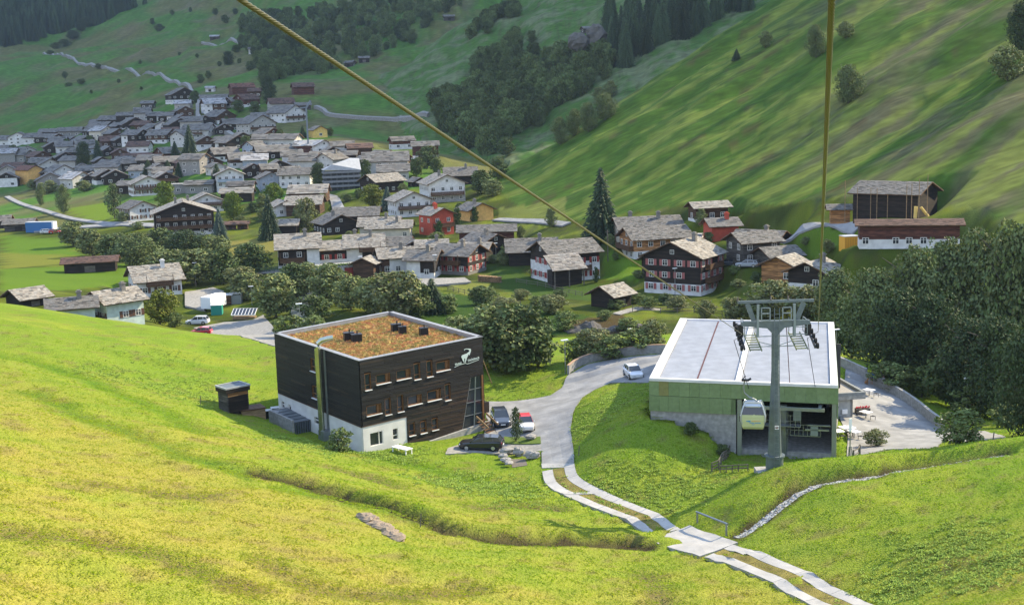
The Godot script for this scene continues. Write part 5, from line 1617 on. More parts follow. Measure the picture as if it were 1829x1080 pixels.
const HOUSES := """-49.8 287.5 9.5 12.1 5.7 10.0|dk lt n bw1.6 hr0.3 c1 ke1|long dark timber house with white right end beside the green bridge
-43.8 300.3 6.6 7.4 3.4 12.0|dk lt n sr bw0.8|dark gabled house with red shutters joined to longer house on its right
-36.0 301.9 8.9 10.8 3.6 6.0|dk lt n hl0.45 ke1 c2|white and dark house with long balcony above the concrete garage
-32.7 275.9 4.3 4.8 3.4 78.0|br lt n blind|tiny brown gabled shed behind the flowers on the garage terrace
-26.5 279.6 7.4 7.7 4.1 14.0|br lt n kg1 hr0.75 c1|white masonry house with brown gable end and small wooden balcony
-19.3 274.2 6.3 7.6 4.3 -12.0|dk sl n bw1.2 hl0.5 c1|cream and dark house with wide barn doors above stone yard
-11.6 276.8 9.2 8.6 4.6 -28.0|dk sl n sr bs1.6 ke1 c1|dark chalet with bright red shutters and white stone ground floor beside the woodpile
-50.4 355.2 9.7 10.1 3.4 -62.0|dk sl n c1|broad black gabled house behind two pale roofed houses
-36.7 347.9 10.8 8.6 3.4 0.0|cr lt n blind c1|long low pale slate roof just behind the second pale roof
-33.3 340.8 11.8 7.2 3.4 0.0|cr lt n c1|long cream house with pale slate roof left of the red house
-28.8 304.2 7.8 7.5 3.4 -4.0|cr sl n blind|low grey roofed outbuilding in front of long cream house
-24.2 304.0 4.2 5.0 3.4 -66.0|dk sl n blind|small dark slate gable left of smoking chimneys
-19.2 299.2 6.9 6.0 3.4 3.0|cr lt n c1|narrow pale roofed house behind the red shuttered chalet
-6.1 301.5 8.3 7.5 3.4 -50.0|dk sl n sr c1|tall black timber chalet behind the red shuttered one
-8.3 290.0 6.9 5.9 3.4 -15.0|dk lt n blind c1|low pale roof tucked between two black chalets
-20.6 345.0 7.1 7.1 6.0 -55.0|rd lt n c2 kg1 br_2.4|red house with two red chimneys and timber gable
-10.0 363.0 7.5 8.0 3.4 -60.0|oc sl n blind c1 win|orange gabled house with grey roof below the green slope
-21.3 394.1 12.9 11.9 6.1 -72.0|wh lt n bc2.2 kg1 c1|big white house with warm lit roof on grey concrete base
-30.4 375.0 9.6 11.0 5.1 -68.0|wh lt n kg3|white house with three stacked flower balconies on its gable
-16.7 431.5 10.6 11.0 3.4 4.0|dk sl n c1|dark house with grey hipped roof behind big white house
-43.3 422.5 11.6 10.0 4.2 40.0|dk lt n p0.44|dark brown timber house with overhanging roof beside the grey apartment block
-41.7 449.5 11.1 9.4 3.4 5.0|wh sl|white house with long slate roof behind the grey apartment block
-45.6 462.5 16.8 12.6 5.1 4.0|wh sl|large white guesthouse with dark gable above the grey apartment block
-67.6 474.1 9.1 9.1 3.9 58.0|wh sl c1|white gabled house with corner balcony left of large white guesthouse
-76.5 445.8 11.0 8.9 4.9 2.0|wh sl n|white flat fronted house with big dark shop window
-87.0 450.2 8.2 8.6 3.7 -68.0|bl sl n|blue grey house with round arched gable windows
-87.9 474.3 11.2 10.4 3.4 -74.0|dk sl|wide black barn gable behind the blue grey house
-78.2 476.9 10.0 10.4 3.5 0.0|wh sl|white house with brown window band and broad grey roof
-67.6 417.9 12.6 9.5 3.4 0.0|br lt blind|long low pale roof at the head of the village street
-65.7 397.2 10.9 10.2 3.4 0.0|br lt n blind|brown shed with layered pale roofs behind the weeping tree
-73.1 397.6 6.9 7.3 3.4 -60.0|wh lt n|small white house behind the dark spruce
-65.6 362.1 6.3 6.0 3.4 0.0|dk lt n blind|low dark shed with pale roof beside the tall spruce
-45.2 366.8 12.4 9.0 3.4 0.0|dk sl n blind|broad dark outbuilding with patched slate roof below the yellow flowering tree
-6.2 328.4 14.7 6.0 3.4 0.0|rr sl n blind|long low slate roofed barn with red brown wall
4.8 282.4 10.9 10.4 3.4 2.0|dk sl n blind c1|open dark timber barn left of the white based chalet
11.7 264.2 11.9 10.2 6.3 24.0|dk sl n sr hw c0 bw4.2 ke1|large chalet with white lower gable and red shutters above the wooden lean-to
18.3 224.0 5.0 5.6 2.6 44.0|dk lt barn n p0.5|small black barn with bright slate roof on the grassy bank
31.9 270.3 13.4 9.2 5.0 15.0|or sl n bw2.2 kg1 hr0.28|light orange timber chalet with flower balcony beside the giant spruce
34.0 239.8 10.6 12.4 7.7 56.0|dk lt n sp bw2.2 ke3 c1|largest dark chalet with pink shutters and three long balconies
31.6 259.4 6.0 4.8 3.4 25.0|dk lt n blind|small dark roof squeezed behind the largest dark chalet
31.3 281.1 14.4 9.8 3.4 8.0|cr sl n c2 blind|long slate roofed farmhouse with two white chimneys behind orange chalet
45.6 281.7 8.0 4.4 3.4 14.0|br lt n bw0.7|small brown barn house on the grassy rise below the hillside
45.9 266.6 6.1 5.6 3.4 10.0|rd sl n blind c1|reddish timber house with brown slate roof near the parking place
52.4 255.4 9.8 10.5 3.4 -35.0|dk sl n blind c1|broad dark house under the largest grey slate roof
48.6 245.0 8.3 7.0 4.7 18.0|gt sl n c0|weathered grey log house with stone corner beside parked cars
52.4 240.0 6.8 6.2 3.4 20.0|gt sl n blind|lower grey log barn adjoining the weathered log house
51.3 228.2 5.7 6.9 3.4 50.0|or lt n br|brown orange gabled house behind the near dark chalet at right
54.1 216.7 6.6 7.4 3.4 50.0|dk lt n ke1 bw1.2 c1|dark chalet with white balcony rail above right riverside trees
74.4 236.9 13.2 10.0 4.8 -40.0|dk sl n blind p0.36|tall dark barn with net poles at foot of the hillside
66.2 246.0 3.8 2.7 3.4 -10.0|or sl n blind|brown gabled carport open at the front beside tall barn
70.9 218.0 17.2 4.2 4.4 -12.0|rr rb n bw1.7 p0.3|long red brown hall on white wall above the right wood
-138.0 470.4 11.6 11.6 4.7 -64.0|wh lt n kg2 sb|white house with two brown balconies behind the dark pine
-134.6 483.7 9.7 9.3 3.4 -64.0|dk lt kg1|dark chalet just behind the white house with balconies
-127.1 421.2 9.2 9.6 4.6 -50.0|wh sl n sb|white house with steep slate roof left of large brown apartment chalet
-100.9 380.7 15.7 18.1 7.3 -74.0|dk lt n kg3 bw1.4 c2 p0.36|large brown apartment chalet with white balcony fronts
-103.7 421.0 10.4 12.7 3.4 -70.0|wh lt n kg1|white gabled house with sunlit roof behind the brown apartment chalet
-94.9 431.6 10.8 5.9 3.4 3.0|dk lt blind|long sunlit shed roof right of the white gabled house
-101.7 296.1 11.9 4.9 2.6 12.0|dk rb barn n p0.36|long brown barn with rusty roof alone in the meadow
-77.3 264.3 9.5 11.7 3.6 26.0|wh lt n sb ke1 c1 wc|white farmhouse with brown shutters and big pale slate roof
-72.5 222.0 7.4 7.8 4.0 45.0|gn lt n c1 sb|mint green gabled house with pale slate roof at meadow edge
-78.2 216.0 7.6 6.0 2.9 20.0|gn sl n blind c1|low slate roofed annex joined to mint green house
-88.4 222.0 5.1 6.1 1.8 48.0|dk lt barn n|black log barn with bright slate roof at the left edge
-169.3 425.5 9.3 5.8 2.7 8.0|gt sl barn n|grey stone barn beside the blue container
-179.7 435.6 6.0 6.0 2.8 10.0|gt sl barn|partly cut off grey barn at far left edge
-87.0 383.0 3.1 2.3 1.9 5.0|br rb hut|left of two tiny brown garden sheds in yellow meadow
-83.1 382.5 3.1 2.3 1.9 5.0|br rb hut|right of two tiny brown garden sheds in yellow meadow
-103.5 458.3 12.1 10.0 5.0 -74.0|wh lt n kg2 rg c1|white apartment house with three pale glass balconies
-95.9 443.6 8.9 5.3 3.4 0.0|gy dr blind|flat dark roofed workshop below the glass balcony house
-232.7 601.4 9.9 8.2 6.6 -32.0|oc rr n blind|ochre yellow apartment block among grey roofed houses
-125.4 496.9 10.0 8.1 6.1 -22.0|gy sl|tall pale grey stone house with green shutters
-163.3 624.4 6.8 9.7 5.7 58.0|wh sl|tall white gabled house resembling a small chapel
-159.5 756.0 13.7 9.6 4.5 24.0|rr rr blind|large red barn with white pillars at the top of the village
-118.0 727.3 11.9 9.3 4.6 18.0|rr rb blind|brown farm barn with pale pillars on the green slope above the village
-83.7 550.6 6.5 6.3 3.5 -60.0|ye sl|bright yellow house alone above the village roofs
-34.0 512.9 10.7 6.5 5.1 5.0|rr sl blind bs1.2|tall pillared brown barn at the foot of wooded gully
-44.9 528.1 9.6 6.2 3.8 20.0|rr sl bw2.2|red brown chalet on white base right of the far village
-67.7 507.5 9.2 6.9 4.2 14.0|wh sl|tall white house with brown barn attached on its right
-59.8 500.7 9.6 6.4 3.4 14.0|br rb blind|plain brown barn adjoining tall white house
-112.6 691.1 8.2 5.7 2.5 14.0|gt sl hut|grey hay hut on slope above the yellow house
-41.3 482.0 5.7 4.8 3.4 -30.0|br rb blind|low brown roofed shed below the pillared barn
-36.8 493.3 3.1 2.7 1.9 -40.0|bl mt hut|tiny shed with pale blue roof beside pillared barn
-32.1 433.4 5.1 4.7 1.9 -60.0|dk sl hut|small dark hut left of the big white house
-272.7 1186.7 8.1 5.4 3.2 5.0|gt mt hut|hay hut with pale roof high on the far slope
-205.6 1029.9 7.5 5.2 3.3 5.0|wh sl hut|little white hut beside the round trees on the far slope
-46.3 1068.8 8.8 5.8 3.4 8.0|gt sl hut|lone hut on the ridge against dark forest
-111.7 906.5 7.0 4.9 3.3 -30.0|gt sl hut|left of two huts at the upper forest edge
-102.2 912.4 7.5 5.0 3.3 5.0|dk sl hut|dark right hand hut of the pair at upper forest edge
48.1 712.3 8.1 4.9 2.6 20.0|gt sl hut|wooden hay hut alone on the slope left of the cliffs
-191.7 812.4 5.5 4.1 2.6 0.0|wh mt hut|little white hut beneath the top path
-303.5 774.6 11.4 11.8 4.7 -80.0|wh sl|~2;wh;sl;h;;4
-322.2 800.4 11.8 10.2 4.1 0.0|wh sl|~1;wh;sl;h;;4
-294.6 773.6 9.7 9.8 3.9 0.0|wh sl|~3;wh;sl;h;;4
-280.4 726.3 8.3 8.3 3.4 -70.0|wh sl|~0;wh;sl;h;;3
-285.1 765.0 8.7 7.8 3.5 0.0|dk sl|~1;dk;sl;c;;4
-290.8 790.8 10.8 8.1 3.4 0.0|dk sl|~1;dk;sl;c;;5
-269.5 742.7 10.1 8.5 3.4 -50.0|br sl|~1;br;sl;c;;4
-252.0 689.5 11.0 10.5 3.4 -65.0|dk sl|~3;dk;sl;c;;3
-265.1 758.0 13.8 8.7 3.4 0.0|gy sl|~0;gy;sl;h;;5
-252.7 719.5 9.0 11.0 3.4 -45.0|dk sl bw1.5|~3;dk;sl;c;;4
-239.3 704.0 12.8 12.5 3.6 -50.0|dk sl bw1.6|~5;dk;sl;c;;4
-230.2 664.1 9.8 8.5 4.4 -20.0|dk sl bw2|~4;dk;sl;c;;3
-275.3 682.9 11.7 8.7 5.6 0.0|gy mt blind|~0;gy;mt;h;;2
-266.3 682.4 8.5 8.7 4.2 -20.0|gy sl|~0;gy;sl;h;;3
-300.7 740.0 7.6 7.5 3.8 0.0|dk sl|~1;dk;sl;c;;3
-254.2 629.8 10.0 9.6 3.5 -70.0|wh sl|~1;wh;sl;h;;1
-241.0 595.9 10.2 9.9 4.3 -74.0|dk sl hr0.4|~1;dk;sl;c;;0
-255.6 642.4 11.0 8.2 3.4 -10.0|wh rb|~1;wh;rb;h;;2
-234.2 632.5 9.4 9.7 3.4 -60.0|wh sl|~1;wh;sl;h;;2
-227.4 605.8 9.0 7.7 3.4 -30.0|dk sl|~1;dk;sl;c;;1
-216.1 597.2 9.5 11.4 4.0 -45.0|wh sl|~2;wh;sl;h;;1
-209.9 567.5 14.9 13.0 4.1 -70.0|gy sl|~1;gy;sl;h;;0
-190.9 547.0 10.6 10.5 3.9 -40.0|wh mt|~0;wh;mt;h;;0
-206.5 601.3 6.8 6.9 3.4 -70.0|wh sl|~3;wh;sl;h;;2
-195.5 582.7 13.3 8.9 3.4 0.0|dk sl|~2;dk;sl;c;;1
-185.1 550.9 8.8 8.4 3.4 -70.0|dk sl|~2;dk;sl;c;;0
-174.0 535.2 10.4 10.2 3.5 -60.0|dk sl bw1.5|~3;dk;sl;c;;0
-221.3 661.0 6.8 5.9 3.4 0.0|bl sl|~1;bl;sl;h;;3
-207.2 642.6 8.0 7.4 3.4 -50.0|dk sl|~5;dk;sl;c;;3
-200.2 610.1 7.6 7.8 3.4 -60.0|dk sl|~3;dk;sl;c;;2
-227.2 792.8 7.7 6.1 3.4 0.0|gt sl|~0;gt;sl;c;;7
-213.6 733.2 9.2 12.1 4.5 10.0|wh sl|~1;wh;sl;h;;6
-203.0 720.1 9.0 8.2 3.7 15.0|dk sl hr0.4|~5;dk;sl;c;;6
-227.3 750.1 12.8 7.6 3.4 0.0|dk sl|~1;dk;sl;c;;7
-239.2 754.4 12.9 9.6 3.4 -10.0|dk sl|~2;dk;sl;c;;6
-249.2 760.7 8.6 7.7 3.4 0.0|dk sl|~1;dk;sl;c;;6
-243.0 726.4 7.4 7.4 3.4 -50.0|dk sl|~2;dk;sl;c;;5
-230.3 707.2 9.6 9.9 4.3 -30.0|cr mt|~0;cr;mt;h;;5
-217.6 692.0 11.0 10.6 3.9 -50.0|br sl bw1.6|~2;br;sl;c;;5
-211.9 706.4 14.5 15.3 3.6 -60.0|dk sl bw1.5|~4;dk;sl;c;;6
-194.0 684.3 10.9 13.1 4.9 -45.0|dk sl hl0.4|~4;dk;sl;c;;5
-197.1 659.8 10.5 10.1 5.7 -25.0|dk sl hl0.4|~7;dk;sl;c;;4
-187.8 634.6 10.8 8.9 3.6 0.0|wh rb|~0;wh;rb;h;;3
-180.4 649.3 11.8 10.7 4.6 -15.0|br sl bw2|~2;br;sl;c;;4
-193.7 712.0 8.1 8.2 3.4 0.0|dk sl hr0.4|~6;dk;sl;c;;6
-182.2 698.4 12.7 12.4 3.4 -60.0|rr sl|~0;rr;sl;c;;6
-184.9 714.4 9.7 9.1 3.4 -60.0|br sl|~1;br;sl;c;;7
-177.3 671.1 13.0 12.8 3.4 -60.0|dk sl|~5;dk;sl;c;;5
-174.2 678.5 10.0 8.6 3.4 -45.0|dk sl|~8;dk;sl;c;;6
-200.1 771.6 14.9 16.7 5.5 -60.0|dk sl bw2.4|~2;dk;sl;c;;7
-190.9 739.0 9.2 6.6 3.4 0.0|wh mt|~0;wh;mt;h;;7
-159.7 581.2 7.9 10.4 3.4 40.0|rr sl|~0;rr;sl;c;;3
-177.9 596.1 14.2 9.1 4.3 12.0|wh rb|~2;wh;rb;h;;2
-147.8 538.6 11.0 8.2 3.4 20.0|dk sl|~6;dk;sl;c;;2
-181.0 569.4 13.0 12.3 3.4 -20.0|wh sl|~3;wh;sl;h;;1
-167.8 528.4 11.4 10.1 3.4 -70.0|dk sl sr|~4;dk;sl;c;;0
-157.8 531.9 7.9 7.5 3.4 -10.0|bl sl|~0;bl;sl;h;;1
-146.1 518.6 7.7 7.9 3.4 -60.0|wh sl|~4;wh;sl;h;;1
-122.8 461.5 5.8 4.1 3.4 0.0|gy fl|~0;gy;fl;h;;0
-114.0 456.7 9.9 5.2 3.4 0.0|gy sl|~2;gy;sl;h;;0
-170.5 731.5 15.0 10.2 3.4 5.0|br sl|~2;br;sl;c;;7
-165.7 706.9 12.0 11.7 5.4 25.0|br mt hl0.35|~0;br;mt;c;;7
-156.9 682.5 11.6 13.0 4.2 -40.0|br sl bw2|~0;br;sl;c;;6
-155.5 713.5 7.3 9.1 3.4 40.0|br sl bw1|~3;br;sl;c;;7
-147.5 709.1 10.5 11.7 4.3 45.0|rr rb bw1.4|~0;rr;rb;c;;7
-147.7 735.5 7.5 7.5 3.4 10.0|br rb|~0;br;rb;c;;7
-144.9 659.9 11.3 10.9 4.0 25.0|dk sl hl0.3|~10;dk;sl;c;;6
-127.4 632.8 12.2 16.1 5.2 -45.0|wh sl kg2|~3;wh;sl;h;;5
-131.8 668.3 9.1 8.5 3.4 0.0|wh sl|~4;wh;sl;h;;6
-125.0 692.8 13.4 11.5 3.9 20.0|wh rb|~0;wh;rb;h;;7
-117.4 663.3 15.1 16.0 5.1 -35.0|wh sl kg2|~5;wh;sl;h;;6
-107.7 560.3 8.9 9.3 3.4 -45.0|rr sl bw1.6|~0;rr;sl;c;;5
-159.3 643.8 14.6 11.5 4.6 -10.0|wh sl ke2|~2;wh;sl;h;;5
-139.9 576.1 7.9 9.5 3.5 -65.0|br sl bw2|~3;br;sl;c;;4
-122.2 551.5 10.7 11.2 3.4 -50.0|dk sl hl0.3|~10;dk;sl;c;;4
-118.7 518.6 10.6 9.9 3.4 30.0|dk sl bw2.2|~6;dk;sl;c;;3
-106.4 497.5 11.3 9.5 3.6 20.0|br sl bw2|~3;br;sl;c;;2
-106.4 522.4 7.1 8.0 3.4 50.0|bl sl|~2;bl;sl;h;;3
-94.5 504.6 16.1 9.6 3.4 20.0|dk sl|~7;dk;sl;c;;3
-94.0 527.3 12.0 8.1 3.8 -15.0|wh sl|~7;wh;sl;h;;4
-99.9 489.8 9.5 8.1 3.5 10.0|bl mt|~0;bl;mt;h;;2
-97.3 471.7 6.4 7.2 3.4 -70.0|dk sl|~4;dk;sl;c;;1
-81.6 510.0 10.4 7.8 3.4 -8.0|rr mt|~0;rr;mt;c;;4
-76.1 507.2 6.9 7.8 3.4 -60.0|wh mt|~0;wh;mt;h;;3
-253.3 670.6 9.9 9.8 3.4 -45.0|br rb|~1;br;rb;c;;3
-256.6 710.9 9.3 10.0 4.3 10.0|dk sl bw1.8|~2;dk;sl;c;;4
-229.1 673.6 9.6 8.6 4.5 25.0|wh sl|~5;wh;sl;h;;4
-207.0 664.9 11.3 7.6 3.7 -60.0|dk sl|~6;dk;sl;c;;4
-195.6 637.3 10.5 8.1 3.4 10.0|br rb|~3;br;rb;c;;3
-195.2 624.4 9.9 8.0 3.5 -70.0|br rb|~2;br;rb;c;;3
-173.2 570.8 7.5 9.5 3.4 10.0|dk sl|~4;dk;sl;c;;2
-141.0 489.0 7.0 6.5 3.4 -60.0|dk sl hl0.4|~6;dk;sl;c;;0
-139.7 501.2 7.1 8.3 3.4 10.0|dk sl|~3;dk;sl;c;;1
-148.3 483.5 8.3 5.9 3.4 -20.0|dk sl|~5;dk;sl;c;;0
-134.9 518.7 7.4 7.6 3.4 -60.0|br rb|~0;br;rb;c;;2
-115.2 488.2 8.1 5.9 3.4 -60.0|wh sl|~5;wh;sl;h;;1
-120.2 502.1 8.3 8.3 3.4 -70.0|br sl bw1.8|~2;br;sl;c;;2
-109.0 470.1 5.9 7.2 3.4 10.0|wh sl|~0;wh;sl;h;;0
-106.0 538.9 7.7 7.2 3.6 0.0|wh sl|~6;wh;sl;h;;4
-122.0 568.6 7.8 8.7 3.4 -60.0|dk sl hl0.4|~11;dk;sl;c;;4
-130.6 574.7 9.5 6.6 3.4 -20.0|dk sl|~9;dk;sl;c;;4
-146.2 584.9 7.6 8.2 3.9 10.0|dk sl hl0.4|~8;dk;sl;c;;4
-166.9 645.9 10.6 7.4 3.9 -20.0|dk sl|~6;dk;sl;c;;5
-184.2 691.0 12.6 8.4 3.5 -70.0|dk sl|~7;dk;sl;c;;6
-188.9 682.6 8.9 7.8 4.2 -70.0|wh sl|~2;wh;sl;h;;6
-203.7 697.9 11.1 8.0 3.4 -20.0|br rb|~0;br;rb;c;;6
-222.2 712.8 9.7 8.2 3.4 -45.0|dk sl hl0.4|~3;dk;sl;c;;6
-237.4 729.7 13.3 11.6 3.4 -20.0|dk sl|~3;dk;sl;c;;5
-239.7 696.3 11.5 8.4 3.5 -45.0|dk sl hl0.4|~4;dk;sl;c;;4
-272.3 762.6 10.8 9.2 3.9 -45.0|br sl bw1.8|~1;br;sl;c;;5
-282.5 714.5 8.9 8.2 3.6 25.0|dk sl bw1.8|~2;dk;sl;c;;3
-85.3 490.2 7.8 7.5 3.4 10.0|wh sl|~4;wh;sl;h;;2
-72.7 485.8 8.6 5.9 3.4 10.0|br sl bw1.8|~4;br;sl;c;;2
-70.1 492.9 7.3 8.2 3.4 -70.0|dk sl hl0.4|~8;dk;sl;c;;3
-62.5 485.5 6.9 5.6 3.4 0.0|dk sl hl0.4|~7;dk;sl;c;;2
-55.2 474.4 5.9 5.4 3.4 -60.0|dk sl|~8;dk;sl;c;;2
-49.1 486.9 8.9 5.9 3.4 -45.0|dk sl|~9;dk;sl;c;;2
-232.7 651.1 8.5 10.0 3.4 -60.0|dk sl|~2;dk;sl;c;;2
-241.2 641.6 10.2 9.0 3.9 0.0|dk sl|~1;dk;sl;c;;2
-221.0 629.4 10.0 8.4 3.8 -20.0|wh sl|~2;wh;sl;h;;2
-193.4 587.8 8.7 7.1 3.9 -70.0|br sl bw1.8|~1;br;sl;c;;1
-182.2 591.1 8.4 8.3 3.4 -20.0|br sl bw1.8|~1;br;sl;c;;2
-162.8 565.3 10.3 9.0 3.7 0.0|dk sl|~5;dk;sl;c;;2
-169.5 672.9 11.5 10.3 3.8 0.0|wh sl|~3;wh;sl;h;;6
-164.3 677.0 11.5 9.5 3.4 -70.0|dk sl|~9;dk;sl;c;;6
-146.9 645.6 8.4 8.2 3.4 -70.0|dk sl|~7;dk;sl;c;;5
-177.4 656.1 8.2 8.8 4.3 10.0|br rb|~2;br;rb;c;;5
-192.9 668.6 11.8 7.7 4.4 -60.0|wh sl|~1;wh;sl;h;;5
-208.3 679.6 12.0 8.2 3.5 -70.0|br rb|~1;br;rb;c;;5
-215.4 672.3 9.2 9.8 3.4 25.0|br rb|~0;br;rb;c;;4
-243.5 686.8 12.1 10.5 3.4 25.0|wh sl|~4;wh;sl;h;;4
-90.7 468.3 6.1 6.9 3.4 25.0|br sl bw1.8|~2;br;sl;c;;1
-80.9 460.7 5.8 5.3 3.4 25.0|wh sl|~6;wh;sl;h;;1"""        # across, away, length, width, wall height, turn | style | label
